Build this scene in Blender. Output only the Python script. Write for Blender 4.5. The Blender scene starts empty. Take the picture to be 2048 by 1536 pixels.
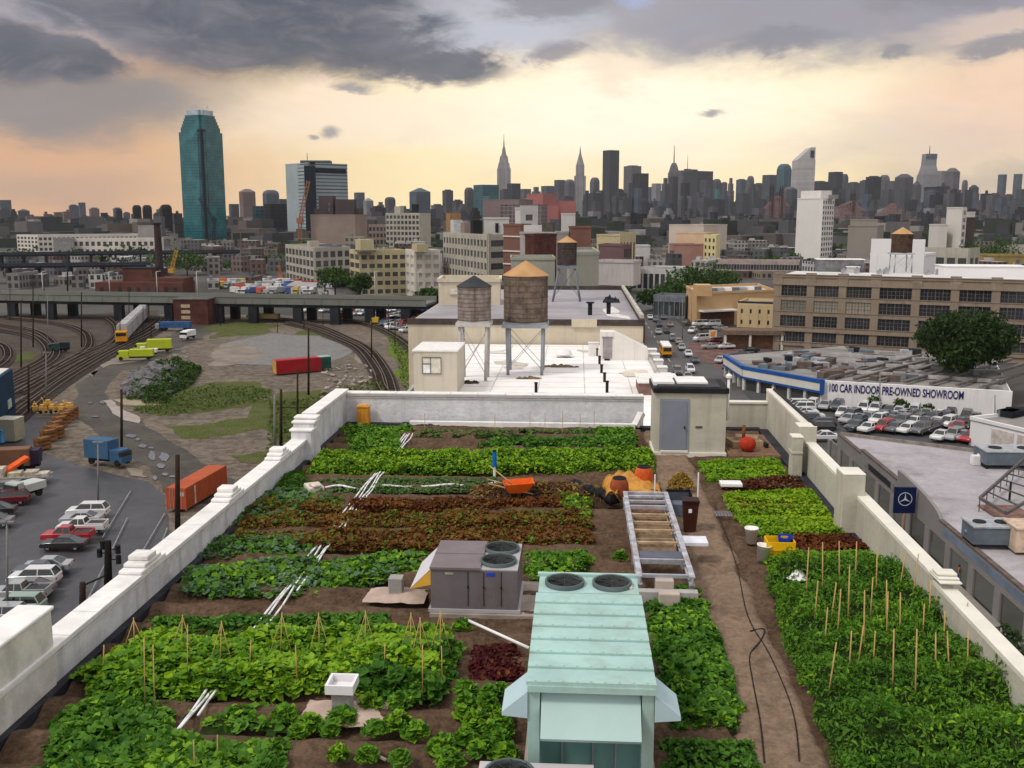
import bpy, math, random
import numpy as np
from mathutils import Vector, Matrix, noise as mnoise
random.seed(7); RS = np.random.RandomState(11)
sc = bpy.context.scene
COL = sc.collection
PI = math.pi
# ---------------------------------------------------------------- camera model
F = 2000.0; CX, CY = 1024.0, 768.0
PITCH = math.atan(338.0/F); YAW = math.atan(131.0/2028.4)
CAMZ = 9.6; ROOF = 0.0; ST = -26.0
cp, sp = math.cos(PITCH), math.sin(PITCH); cyw, syw = math.cos(YAW), math.sin(YAW)
FWD = Vector((-syw, cyw, 0)); RGT = Vector((cyw, syw, 0))
def ray(px, py):
    a = (px-CX)/F; b = -(py-CY)/F
    return RGT*a + FWD*(cp + b*sp) + Vector((0, 0, 1))*(-sp + b*cp)
def G(px, py, z=ST):
    "pixel of the photograph -> point of the horizontal plane z"
    r = ray(px, py); t = (z-CAMZ)/r.z
    return Vector((r.x*t, r.y*t, z))
def DP(px, py, D):
    "pixel -> point at forward distance D"
    r = ray(px, py); t = D/(r.x*FWD.x + r.y*FWD.y)
    return Vector((r.x*t, r.y*t, CAMZ + r.z*t))
def depth(p): return p[0]*FWD.x + p[1]*FWD.y
def proj(p):
    d = Vector(p) - Vector((0, 0, CAMZ))
    fx = d.dot(RGT); ff = d.x*FWD.x + d.y*FWD.y; zc = ff*cp - d.z*sp; yc = ff*sp + d.z*cp
    return CX + F*fx/zc, CY - F*yc/zc
# ---------------------------------------------------------------- materials
MATS = {}
def nt_new(name):
    m = bpy.data.materials.new(name); m.use_nodes = True
    nt = m.node_tree; b = nt.nodes['Principled BSDF']
    return m, nt, b
def mth(nt, op, a, b=None, c=None, clamp=False):
    n = nt.nodes.new('ShaderNodeMath'); n.operation = op; n.use_clamp = clamp
    for i, v in enumerate((a, b, c)):
        if v is None: continue
        if isinstance(v, (int, float)): n.inputs[i].default_value = v
        else: nt.links.new(v, n.inputs[i])
    return n.outputs[0]
def mixc(nt, f, a, b, blend='MIX'):
    n = nt.nodes.new('ShaderNodeMix'); n.data_type = 'RGBA'; n.blend_type = blend
    for i, v in ((0, f), (6, a), (7, b)):
        if isinstance(v, (int, float)): n.inputs[i].default_value = v
        elif isinstance(v, (tuple, list)): n.inputs[i].default_value = (v[0], v[1], v[2], 1)
        else: nt.links.new(v, n.inputs[i])
    return n.outputs[2]
def smooth(nt, v, a, b):
    n = nt.nodes.new('ShaderNodeMapRange'); n.interpolation_type = 'SMOOTHSTEP'
    n.inputs['From Min'].default_value = a; n.inputs['From Max'].default_value = b
    if a > b:
        n.inputs['From Min'].default_value = b; n.inputs['From Max'].default_value = a
        n.inputs['To Min'].default_value = 1; n.inputs['To Max'].default_value = 0
    nt.links.new(v, n.inputs['Value']); return n.outputs[0]
def noise_n(nt, vec, scale, detail=4, rough=.6, dist=0, stretch=None):
    if stretch:
        mp = nt.nodes.new('ShaderNodeMapping'); mp.inputs['Scale'].default_value = stretch
        nt.links.new(vec, mp.inputs[0]); vec = mp.outputs[0]
    n = nt.nodes.new('ShaderNodeTexNoise'); n.inputs['Scale'].default_value = scale
    n.inputs['Detail'].default_value = detail; n.inputs['Roughness'].default_value = rough
    n.inputs['Distortion'].default_value = dist
    nt.links.new(vec, n.inputs['Vector']); return n.outputs['Fac']
def sc3(c, k): return tuple(min(1, x*k) for x in c)
def M(name, col, rough=.85, var=.25, scale=1.0, bump=0.0, bscale=None, metal=0.0, dirt=0.0, dirtcol=(.08,.07,.06), streak=0.0, spec=.07, col2=None, fine=0.0):
    if name in MATS: return MATS[name]
    m, nt, b = nt_new(name)
    tc = nt.nodes.new('ShaderNodeTexCoord').outputs['Object']
    n1 = noise_n(nt, tc, scale, 5, .65)
    f = smooth(nt, n1, .3, .7)
    c = mixc(nt, f, sc3(col, 1-var), col2 if col2 else sc3(col, 1+var))
    if fine:
        n4 = noise_n(nt, tc, scale*9, 4, .8)
        c = mixc(nt, fine, c, mixc(nt, smooth(nt, n4, .35, .65), sc3(col, .35), sc3(col, 1.6)))
    if dirt:
        n2 = noise_n(nt, tc, scale*.37+.05, 6, .75)
        c = mixc(nt, mth(nt, 'MULTIPLY', smooth(nt, n2, .5, .72), dirt), c, dirtcol)
    if streak:
        n3 = noise_n(nt, tc, 1.0, 4, .6, stretch=(2.2, 2.2, .12))
        c = mixc(nt, mth(nt, 'MULTIPLY', smooth(nt, n3, .48, .75), streak), c, dirtcol)
    nt.links.new(c, b.inputs['Base Color'])
    b.inputs['Roughness'].default_value = rough; b.inputs['Metallic'].default_value = metal
    b.inputs['Specular IOR Level'].default_value = spec
    if bump:
        bn = nt.nodes.new('ShaderNodeBump'); bn.inputs['Strength'].default_value = min(1, bump); bn.inputs['Distance'].default_value = .05*max(1, bump)
        nt.links.new(noise_n(nt, tc, bscale or scale*8, 6, .7), bn.inputs['Height']); nt.links.new(bn.outputs[0], b.inputs['Normal'])
    MATS[name] = m; return m
def glassM(name, col, rough=.12, var=.5, scale=.4):
    if name in MATS: return MATS[name]
    m, nt, b = nt_new(name)
    oi = nt.nodes.new('ShaderNodeObjectInfo').outputs['Random']
    tc = nt.nodes.new('ShaderNodeTexCoord').outputs['Object']
    f = mth(nt, 'ADD', mth(nt, 'MULTIPLY', oi, .6), mth(nt, 'MULTIPLY', noise_n(nt, tc, scale, 2), .4))
    nt.links.new(mixc(nt, f, sc3(col, 1-var), sc3(col, 1+var*1.6)), b.inputs['Base Color'])
    b.inputs['Roughness'].default_value = rough; b.inputs['Specular IOR Level'].default_value = .6
    MATS[name] = m; return m
def leafM(name, col, col2, rough=.55, trans=.25):
    if name in MATS: return MATS[name]
    m, nt, b = nt_new(name)
    g = nt.nodes.new('ShaderNodeNewGeometry').outputs['Random Per Island']
    tc = nt.nodes.new('ShaderNodeTexCoord').outputs['Object']
    f = mth(nt, 'ADD', mth(nt, 'MULTIPLY', g, .55), mth(nt, 'MULTIPLY', smooth(nt, noise_n(nt, tc, .9, 4), .35, .65), .45))
    c = mixc(nt, f, col, col2)
    nt.links.new(c, b.inputs['Base Color']); b.inputs['Roughness'].default_value = rough
    b.inputs['Specular IOR Level'].default_value = .12
    tr = nt.nodes.new('ShaderNodeBsdfTranslucent'); nt.links.new(mixc(nt, 1.0, c, (1, 1.1, .6), 'MULTIPLY'), tr.inputs[0])
    mx = nt.nodes.new('ShaderNodeMixShader'); mx.inputs[0].default_value = trans
    nt.links.new(b.outputs[0], mx.inputs[1]); nt.links.new(tr.outputs[0], mx.inputs[2])
    nt.links.new(mx.outputs[0], nt.nodes['Material Output'].inputs[0])
    MATS[name] = m; return m
def winM(name, wall, glass, bay=3.0, floor=3.5, mort=.3, rough=.6, wx=0.0):
    "far facade: a grid of window openings in a wall (too far for single windows to show)"
    if name in MATS: return MATS[name]
    m, nt, b = nt_new(name)
    tc = nt.nodes.new('ShaderNodeTexCoord').outputs['Object']
    s = nt.nodes.new('ShaderNodeSeparateXYZ'); nt.links.new(tc, s.inputs[0])
    cb = nt.nodes.new('ShaderNodeCombineXYZ')
    nt.links.new(mth(nt, 'ADD', s.outputs[0], s.outputs[1]), cb.inputs[0]); nt.links.new(s.outputs[2], cb.inputs[1])
    br = nt.nodes.new('ShaderNodeTexBrick'); br.offset = 0; br.squash = 1
    br.inputs['Scale'].default_value = 1; br.inputs['Brick Width'].default_value = bay; br.inputs['Row Height'].default_value = floor
    br.inputs['Mortar Size'].default_value = mort; br.inputs['Mortar Smooth'].default_value = .1
    br.inputs['Color1'].default_value = (*sc3(glass, .6), 1); br.inputs['Color2'].default_value = (*sc3(glass, 1.7), 1)
    nt.links.new(cb.outputs[0], br.inputs['Vector'])
    n1 = noise_n(nt, tc, .02, 3)
    w = mixc(nt, smooth(nt, n1, .35, .65), sc3(wall, .85), sc3(wall, 1.15)); nt.links.new(w, br.inputs['Mortar'])
    g = nt.nodes.new('ShaderNodeNewGeometry'); s2 = nt.nodes.new('ShaderNodeSeparateXYZ'); nt.links.new(g.outputs['Normal'], s2.inputs[0])
    top = mth(nt, 'GREATER_THAN', s2.outputs[2], .6)
    nt.links.new(mixc(nt, top, br.outputs[0], sc3(wall, 1.0)), b.inputs['Base Color'])
    b.inputs['Roughness'].default_value = rough
    b.inputs['Specular IOR Level'].default_value = .2
    MATS[name] = m; return m
# ---------------------------------------------------------------- meshes
class MB:
    def __init__(s): s.v = []; s.f = []; s.m = []; s.sm = []
    def add(s, vs, fs, mi=0, smooth=False):
        o = len(s.v); s.v += [tuple(v) for v in vs]; s.f += [tuple(i+o for i in f) for f in fs]
        s.m += [mi]*len(fs); s.sm += [smooth]*len(fs); return s
    def box(s, x0, x1, y0, y1, z0, z1, mi=0):
        vs = [(x0,y0,z0),(x1,y0,z0),(x1,y1,z0),(x0,y1,z0),(x0,y0,z1),(x1,y0,z1),(x1,y1,z1),(x0,y1,z1)]
        return s.add(vs, [(0,3,2,1),(4,5,6,7),(0,1,5,4),(1,2,6,5),(2,3,7,6),(3,0,4,7)], mi)
    def obox(s, c, sx, sy, sz, rz=0, mi=0, rx=0, ry=0):
        "box centred at c, rotated"
        R = Matrix.Rotation(rz,3,'Z') @ Matrix.Rotation(ry,3,'Y') @ Matrix.Rotation(rx,3,'X')
        vs = [Vector(c) + R @ Vector((a*sx/2, b*sy/2, d*sz/2)) for d in (-1,1) for a, b in ((-1,-1),(1,-1),(1,1),(-1,1))]
        return s.add(vs, [(0,3,2,1),(4,5,6,7),(0,1,5,4),(1,2,6,5),(2,3,7,6),(3,0,4,7)], mi)
    def prism(s, poly, z0, z1, mi=0, top=None):
        n = len(poly); a = sum(poly[i][0]*poly[(i+1)%n][1]-poly[(i+1)%n][0]*poly[i][1] for i in range(n))
        if a < 0: poly = poly[::-1]
        vs = [(p[0],p[1],z0) for p in poly]+[(p[0],p[1],z1) for p in poly]
        s.add(vs, [tuple(range(n-1,-1,-1))]+[(i,(i+1)%n,n+(i+1)%n,n+i) for i in range(n)], mi)
        return s.add(vs[n:], [tuple(range(n))], mi if top is None else top)
    def cyl(s, x, y, z0, z1, r0, r1=None, n=16, mi=0, cap=True):
        r1 = r0 if r1 is None else r1
        vs = [(x+r*math.cos(2*PI*i/n), y+r*math.sin(2*PI*i/n), z) for z, r in ((z0,r0),(z1,r1)) for i in range(n)]
        s.add(vs, [(i,(i+1)%n,n+(i+1)%n,n+i) for i in range(n)], mi, n > 8)
        if cap: s.add(vs, [tuple(range(n-1,-1,-1)), tuple(range(n,2*n))], mi)
        return s
    def lathe(s, prof, x=0, y=0, n=16, mi=0):
        vs = [(x+r*math.cos(2*PI*i/n), y+r*math.sin(2*PI*i/n), z) for r, z in prof for i in range(n)]
        fs = [(k*n+i, k*n+(i+1)%n, (k+1)*n+(i+1)%n, (k+1)*n+i) for k in range(len(prof)-1) for i in range(n)]
        return s.add(vs, fs, mi, True)
    def tube(s, p, q, r, n=6, mi=0, r1=None):
        p = Vector(p); q = Vector(q); d = (q-p); 
        if d.length < 1e-6: return s
        d.normalize(); a = d.orthogonal().normalized(); b = d.cross(a); r1 = r if r1 is None else r1
        vs = [c + (a*math.cos(2*PI*i/n)+b*math.sin(2*PI*i/n))*rr for c, rr in ((p,r),(q,r1)) for i in range(n)]
        return s.add(vs, [(i,(i+1)%n,n+(i+1)%n,n+i) for i in range(n)]+[tuple(range(n-1,-1,-1)),tuple(range(n,2*n))], mi, n > 5)
    def path(s, pts, r, n=6, mi=0):
        for a, b in zip(pts[:-1], pts[1:]): s.tube(a, b, r, n, mi)
        return s
    def bar(s, p, q, w, h, mi=0):
        "rectangular bar from p to q, w across, h tall"
        p = Vector(p); q = Vector(q); d = (q-p).normalized(); side = d.cross(Vector((0,0,1)))
        if side.length < 1e-4: side = Vector((1,0,0))
        side.normalize(); up = side.cross(d)
        vs = [c + side*a*w/2 + up*b*h/2 for c in (p, q) for a, b in ((-1,-1),(1,-1),(1,1),(-1,1))]
        return s.add(vs, [(0,1,2,3),(7,6,5,4),(0,4,5,1),(1,5,6,2),(2,6,7,3),(3,7,4,0)], mi)
    def sheet(s, poly, z, mi=0): return s.add([(p[0],p[1],z) for p in poly], [tuple(range(len(poly)))], mi)
    def build(s, name, mats, parent=None, origin=None):
        if not isinstance(mats, (list, tuple)): mats = [mats]
        me = bpy.data.meshes.new(name); loc = Vector((0,0,0)); v = s.v
        if parent is None:
            if origin is None:
                a = np.array(v); loc = Vector(((a[:,0].min()+a[:,0].max())/2, (a[:,1].min()+a[:,1].max())/2, a[:,2].min()))
            else: loc = Vector(origin)
            v = [(p[0]-loc.x, p[1]-loc.y, p[2]-loc.z) for p in v]
        me.from_pydata(v, [], s.f)
        for m in mats: me.materials.append(m)
        me.polygons.foreach_set('material_index', s.m); me.polygons.foreach_set('use_smooth', s.sm)
        import bmesh
        bm = bmesh.new(); bm.from_mesh(me); bmesh.ops.recalc_face_normals(bm, faces=bm.faces)
        if any(len(f) > 4 for f in s.f): bmesh.ops.triangulate(bm, faces=[f for f in bm.faces if len(f.verts) > 4])
        bm.to_mesh(me); bm.free(); me.update()
        o = bpy.data.objects.new(name, me); COL.objects.link(o); o.location = loc
        if parent is not None: o.parent = parent
        return o
def bevel(o, w, seg=2):
    b = o.modifiers.new('bevel', 'BEVEL'); b.width = w; b.segments = seg; b.limit_method = 'ANGLE'; return o
def tag(o, label, cat, group=None):
    o['label'] = label; o['category'] = cat
    if group: o['group'] = group
    return o
def kind(o, k='structure', label=None):
    o['kind'] = k
    if label: o['label'] = label
    return o
def thing(name, label, cat, loc=(0,0,0), rz=0, group=None):
    o = bpy.data.objects.new(name, None); COL.objects.link(o); o.location = loc; o.rotation_euler = (0,0,rz)
    o.empty_display_size = .3
    return tag(o, label, cat, group)
KIDS = {}
def dup(root, loc, rz=0, label=None, group=None, color=None):
    def cc(o, par):
        c = o.copy(); COL.objects.link(c); c.parent = par
        for ch in KIDS.get(o.name) or [x for x in o.children]: cc(ch, c)
        return c
    r = cc(root, None); r.location = loc; r.rotation_euler = (0,0,rz)
    if label: r['label'] = label
    if group: r['group'] = group
    if color:
        for x in list(r.children)+[r]:
            x.color = (*color, 1)
    return r
# labels that count from the left, resolved once everything stands
DEFER = []
ORD = ['', 'second', 'third', 'fourth', 'fifth', 'sixth', 'seventh', 'eighth', 'ninth', 'tenth', 'eleventh', 'twelfth', 'thirteenth', 'fourteenth', 'fifteenth', 'sixteenth', 'seventeenth', 'eighteenth', 'nineteenth', 'twentieth', 'twenty-first', 'twenty-second', 'twenty-third', 'twenty-fourth', 'twenty-fifth', 'twenty-sixth','twenty-seventh','twenty-eighth','twenty-ninth','thirtieth','thirty-first','thirty-second','thirty-third','thirty-fourth','thirty-fifth','thirty-sixth']
def later(o, noun, where): DEFER.append((o, noun, where)); o['label'] = noun+' '+where; return o
SHORT = {'in the middle row of the showroom car park':'in the mid row of the showroom car park'}
def resolve():
    for o in PROTO.values():
        for c in list(o.children): bpy.data.objects.remove(c)
        bpy.data.objects.remove(o)
    d = {}
    for o, n, w in DEFER: d.setdefault((n, w), []).append(o)
    for (n, w), L in d.items():
        if len(L) == 1: L[0]['label'] = n+' '+w; continue
        L.sort(key=lambda o: proj(o.location)[0])
        for i, o in enumerate(L):
            o['label'] = ('leftmost ' + n + ' ' + w) if i == 0 else (ORD[min(i,35)]+' '+n+' from left '+w)
# ---------------------------------------------------------------- leaves
def leafmesh(name, parts, parent=None, extra=None, origin=None):
    """parts: list of (pos Nx3, size N, tilt, aspect, mat); extra: (MB, mats) solid geometry joined in"""
    V = []; T = []; MI = []; mats = []; off = 0
    for pos, size, tilt, asp, mat in parts:
        n = len(pos)
        if n == 0: continue
        yaw = RS.rand(n)*2*PI; pt = RS.randn(n)*tilt; rl = RS.randn(n)*tilt
        cy_, sy_ = np.cos(yaw), np.sin(yaw)
        d = np.stack([cy_*np.cos(pt), sy_*np.cos(pt), np.sin(pt)], 1)
        s_ = np.stack([-sy_*np.cos(rl), cy_*np.cos(rl), np.sin(rl)], 1)
        L = size[:, None]; up = np.cross(d, s_)
        p0 = pos - d*L*.36; p2 = pos + d*L*.52 - up*L*.14; A = L*asp*.5
        q = [p0, pos+s_*A*.85-d*L*.40+up*L*.08, pos+s_*A+d*L*.02+up*L*.09, p2, pos-s_*A+d*L*.02+up*L*.09, pos-s_*A*.85-d*L*.40+up*L*.08]
        V.append(np.stack(q, 1).reshape(-1, 3))
        i = off + 6*np.arange(n)
        T.append(np.stack([np.stack(t, 1) for t in ((i,i+2,i+1),(i,i+3,i+2),(i,i+4,i+3),(i,i+5,i+4))], 1).reshape(-1, 3))
        MI.append(np.full(4*n, len(mats))); mats.append(mat); off += 6*n
    V = np.concatenate(V); T = np.concatenate(T); MI = np.concatenate(MI)
    faces = T.tolist(); verts = V
    if extra:
        mb, em = extra; base = len(mats); mats += em
        faces += [tuple(i+off for i in f) for f in mb.f]; verts = np.concatenate([V, np.array(mb.v)])
        MI = np.concatenate([MI, np.array(mb.m)+base])
    loc = np.array([(verts[:,0].min()+verts[:,0].max())/2, (verts[:,1].min()+verts[:,1].max())/2, verts[:,2].min()]) if parent is None else np.zeros(3)
    me = bpy.data.meshes.new(name); me.from_pydata((verts-loc).tolist(), [], faces)
    for m in mats: me.materials.append(m)
    me.polygons.foreach_set('material_index', MI.astype(np.int32)); me.update()
    o = bpy.data.objects.new(name, me); COL.objects.link(o); o.location = loc
    if parent is not None: o.parent = parent
    return o
def inpoly(x, y, poly):
    c = np.zeros(len(x), bool); n = len(poly)
    for i in range(n):
        x0, y0 = poly[i][:2]; x1, y1 = poly[(i+1) % n][:2]
        if y0 == y1: continue
        c ^= ((y0 > y) != (y1 > y)) & (x < (x1-x0)*(y-y0)/(y1-y0)+x0)
    return c
def edgedist(x, y, poly):
    d = np.full(len(x), 1e9); n = len(poly)
    for i in range(n):
        a = np.array(poly[i][:2]); b = np.array(poly[(i+1) % n][:2]); ab = b-a; L = (ab**2).sum()+1e-9
        t = np.clip(((x-a[0])*ab[0]+(y-a[1])*ab[1])/L, 0, 1)
        d = np.minimum(d, np.hypot(x-a[0]-t*ab[0], y-a[1]-t*ab[1]))
    return d
def lump(x, y, s, seed):
    r = np.random.RandomState(seed); out = np.zeros_like(x)
    for k in range(5):
        a = r.rand()*2*PI; fq = s*(.6+1.2*r.rand()); out += np.sin((x*math.cos(a)+y*math.sin(a))*fq + r.rand()*6)
    return out/5
# ---------------------------------------------------------------- camera, sun, sky
cam_d = bpy.data.cameras.new('camera'); cam = bpy.data.objects.new('camera', cam_d); COL.objects.link(cam)
cam_d.sensor_width = 36; cam_d.lens = F/2048*36; cam_d.clip_end = 60000; cam_d.clip_start = .1
cam.location = (0, 0, CAMZ); cam.rotation_euler = (PI/2-PITCH, 0, YAW); sc.camera = cam
SUN_EL, SUN_AZ = math.radians(52), math.radians(-125)   # high, from behind left, through thin cloud
sl = bpy.data.lights.new('sun', 'SUN'); sl.energy = 1.5; sl.angle = math.radians(11); sl.color = (1, .95, .87)
so = bpy.data.objects.new('sun', sl); COL.objects.link(so)
sdir = Vector((math.sin(SUN_AZ)*math.cos(SUN_EL), math.cos(SUN_AZ)*math.cos(SUN_EL), math.sin(SUN_EL)))
so.rotation_euler = sdir.to_track_quat('Z', 'Y').to_euler(); so.location = (0, 0, 60)
w = bpy.data.worlds.new('World'); sc.world = w; w.use_nodes = True
nt = w.node_tree; bg = nt.nodes['Background']
sky = nt.nodes.new('ShaderNodeTexSky'); sky.sky_type = 'NISHITA'; sky.sun_disc = False
sky.sun_elevation = SUN_EL; sky.sun_rotation = SUN_AZ % (2*PI)
vec = nt.nodes.new('ShaderNodeTexCoord').outputs['Generated']
sx = nt.nodes.new('ShaderNodeSeparateXYZ'); nt.links.new(vec, sx.inputs[0]); X, Y, Z = sx.outputs
xr = mth(nt, 'ADD', mth(nt, 'MULTIPLY', X, RGT.x), mth(nt, 'MULTIPLY', Y, RGT.y))
yr = mth(nt, 'ADD', mth(nt, 'MULTIPLY', X, FWD.x), mth(nt, 'MULTIPLY', Y, FWD.y))
az = mth(nt, 'ARCTAN2', xr, yr); el = mth(nt, 'ARCSINE', Z)
u0 = mth(nt, 'MULTIPLY_ADD', az, 2130, 1024); v0 = mth(nt, 'MULTIPLY_ADD', el, -2090, 430)
na = noise_n(nt, vec, 5.0, 7, .6, .3, stretch=(1, 1, 2.6)); nb = noise_n(nt, vec, 6.5, 7, .62, .2, stretch=(1.3, 1, 3.1))
nf = noise_n(nt, vec, 16.0, 8, .62, .5, stretch=(1, 1, 2.4))
u = mth(nt, 'ADD', u0, mth(nt, 'MULTIPLY_ADD', na, 300, -150)); v = mth(nt, 'ADD', v0, mth(nt, 'MULTIPLY_ADD', nb, 130, -65))
u = mth(nt, 'ADD', u, mth(nt, 'MULTIPLY_ADD', nf, 130, -65)); v = mth(nt, 'ADD', v, mth(nt, 'MULTIPLY_ADD', nf, -60, 30))
def blob(cu, cv, ru, rv, a=1.25, b=.55, tilt=0, uu=None, vv=None):
    du = mth(nt, 'MULTIPLY_ADD', uu or u, 1/ru, -cu/ru); dv = mth(nt, 'MULTIPLY_ADD', vv or v, 1/rv, -cv/rv)
    if tilt: dv = mth(nt, 'ADD', dv, mth(nt, 'MULTIPLY', du, tilt))
    return smooth(nt, mth(nt, 'SQRT', mth(nt, 'ADD', mth(nt, 'MULTIPLY', du, du), mth(nt, 'MULTIPLY', dv, dv))), a, b)
# glowing low sky: orange at the sides, cream yellow in the middle, paler above
side = smooth(nt, u0, 150, 900); base = mixc(nt, side, (.66, .36, .18), (1.0, .80, .43))
base = mixc(nt, mth(nt, 'MULTIPLY', smooth(nt, u0, 1500, 2050), .75), base, (.72, .52, .36))
base = mixc(nt, mth(nt, 'MULTIPLY', blob(1260, 225, 620, 140, 1.3, .2), .92), base, (1.08, .94, .75))
base = mixc(nt, mth(nt, 'MULTIPLY', blob(650, 235, 330, 75, 1.4, .2), .7), base, (.92, .76, .60))
base = mixc(nt, mth(nt, 'MULTIPLY', blob(1950, 230, 260, 110, 1.3, .3), .8), base, (.86, .60, .44))
base = mixc(nt, mth(nt, 'MULTIPLY', blob(1800, 300, 240, 60, 1.3, .3), .45), base, (.62, .50, .44))
base = mixc(nt, mth(nt, 'MULTIPLY', blob(1980, 372, 260, 32, 1.4, .3), .6), base, (.42, .36, .29))
base = mixc(nt, mth(nt, 'MULTIPLY', blob(60, 380, 300, 36, 1.4, .2), .45), base, (.36, .26, .20))
# mid grey veil, left and across the top
base = mixc(nt, mth(nt, 'MULTIPLY', smooth(nt, v, 175, 70), .95), base, (.35, .34, .385))
base = mixc(nt, mth(nt, 'MULTIPLY', blob(60, 215, 400, 78, 1.35, .5), .93), base, (.225, .205, .20))
base = mixc(nt, mth(nt, 'MULTIPLY', blob(1750, 50, 500, 80, 1.3, .5), .75), base, (.29, .275, .31))
base = mixc(nt, mth(nt, 'MULTIPLY', blob(1000, 75, 200, 60, 1.3, .3), .8), base, (.52, .53, .60))
base = mixc(nt, mth(nt, 'MULTIPLY', blob(1265, 10, 60, 30, 1.3, .3), .9), base, (.36, .46, .72))
base = mixc(nt, mth(nt, 'MULTIPLY', blob(1250, 150, 100, 30, 1.4, .3), .85), base, (.95, .76, .58))
base = mixc(nt, mth(nt, 'MULTIPLY', blob(965, 125, 60, 24, 1.4, .3), .8), base, (.98, .82, .62))
base = mixc(nt, mth(nt, 'MULTIPLY', blob(600, 180, 50, 22, 1.4, .3), .8), base, (.98, .74, .56))
base = mixc(nt, mth(nt, 'MULTIPLY', blob(2000, 95, 160, 26, 1.4, .4), .55), base, (.80, .60, .46))
base = mixc(nt, mth(nt, 'MULTIPLY', blob(40, 35, 130, 40, 1.3, .4), .7), base, (.40, .37, .37))
# dark slate clouds
ud = mth(nt, 'ADD', u0, mth(nt, 'MULTIPLY_ADD', nf, 190, -95)); ud = mth(nt, 'ADD', ud, mth(nt, 'MULTIPLY_ADD', na, 110, -55))
vd = mth(nt, 'ADD', v0, mth(nt, 'MULTIPLY_ADD', nf, -90, 45)); vd = mth(nt, 'ADD', vd, mth(nt, 'MULTIPLY_ADD', nb, 50, -25))
dk = None
for a_ in ((480, 75, 260, 105), (60, 140, 140, 60), (270, 40, 200, 70), (720, 95, 200, 70), (870, 135, 150, 40), (640, 40, 200, 80), (160, 150, 110, 40)):
    b_ = blob(*a_, 1.25, .6, uu=ud, vv=vd); dk = b_ if dk is None else mth(nt, 'MAXIMUM', dk, b_)
dkc = mixc(nt, smooth(nt, na, .36, .64), (.062, .069, .094), (.128, .129, .156))
dkc = mixc(nt, mth(nt, 'MULTIPLY', smooth(nt, nf, .42, .75), .8), dkc, (.18, .176, .20))
base = mixc(nt, mth(nt, 'MULTIPLY', dk, .95), base, dkc)
d2 = blob(1110, 8, 140, 50, 1.25, .5, uu=ud, vv=vd)
for a_ in ((1120, 112, 60, 18), (1785, 128, 34, 14), (1980, 125, 90, 14), (1560, 100, 120, 22), (1900, 25, 180, 36), (700, 180, 50, 14)):
    d2 = mth(nt, 'MAXIMUM', d2, blob(*a_, 1.4, .4, uu=ud, vv=vd))
un = mth(nt, 'ADD', u0, mth(nt, 'MULTIPLY_ADD', nf, 60, -30)); vn = mth(nt, 'ADD', v0, mth(nt, 'MULTIPLY_ADD', nf, 40, -20))
for a_ in ((650, 267, 20, 12), (1433, 232, 24, 6), (615, 275, 10, 4)):
    d2 = mth(nt, 'MAXIMUM', d2, blob(*a_, 1.6, .3, uu=un, vv=vn))
base = mixc(nt, mth(nt, 'MULTIPLY', d2, .8), base, (.235, .225, .255))
base = mixc(nt, mth(nt, 'MULTIPLY', smooth(nt, nf, .45, .72), .10), base, (.34, .30, .31))
# overhead and behind: pale overcast
hi = smooth(nt, v0, -60, -700)
oc = mixc(nt, smooth(nt, na, .35, .7), (.93, .91, .90), (.55, .56, .61))
base = mixc(nt, hi, base, oc)
back = smooth(nt, yr, .35, -.25); base = mixc(nt, mth(nt, 'MULTIPLY', back, .85), base, (.80, .76, .74))
ten = mixc(nt, 1.0, base, (10, 10, 10), 'MULTIPLY')
for n_ in nt.nodes:
    if n_.type == 'MIX': n_.clamp_result = False; n_.clamp_factor = True
cover = mth(nt, 'MULTIPLY_ADD', smooth(nt, nf, .3, .6), .06, .92)
fin = mixc(nt, cover, sky.outputs[0], ten)
nt.links.new(fin, bg.inputs[0]); bg.inputs[1].default_value = .1
sc.view_settings.view_transform = 'Standard'; sc.view_settings.look = 'None'; sc.view_settings.exposure = .22
sc.view_settings.gamma = 1; sc.view_settings.use_curve_mapping = False
sc.cycles.use_denoising = True
sc.cycles.volume_bounces = 1
sc.cycles.max_bounces = 6; sc.cycles.diffuse_bounces = 2; sc.cycles.glossy_bounces = 2; sc.cycles.transmission_bounces = 2; sc.cycles.transparent_max_bounces = 4
sc.cycles.sample_clamp_indirect = 4
HAZE = 2.6e-5
hz = MB(); hz.box(-9000, 9000, -60, 9000, -28, 470)
hm = bpy.data.materials.new('haze air'); hm.use_nodes = True; hn = hm.node_tree
for n_ in list(hn.nodes):
    if n_.type != 'OUTPUT_MATERIAL': hn.nodes.remove(n_)
pv = hn.nodes.new('ShaderNodeVolumePrincipled'); pv.inputs['Color'].default_value = (.84, .87, .95, 1); pv.inputs['Density'].default_value = HAZE
hn.links.new(pv.outputs[0], hn.nodes['Material Output'].inputs['Volume'])
ho = hz.build('haze', hm); kind(ho, 'stuff', 'thin evening haze over the whole city')
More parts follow.
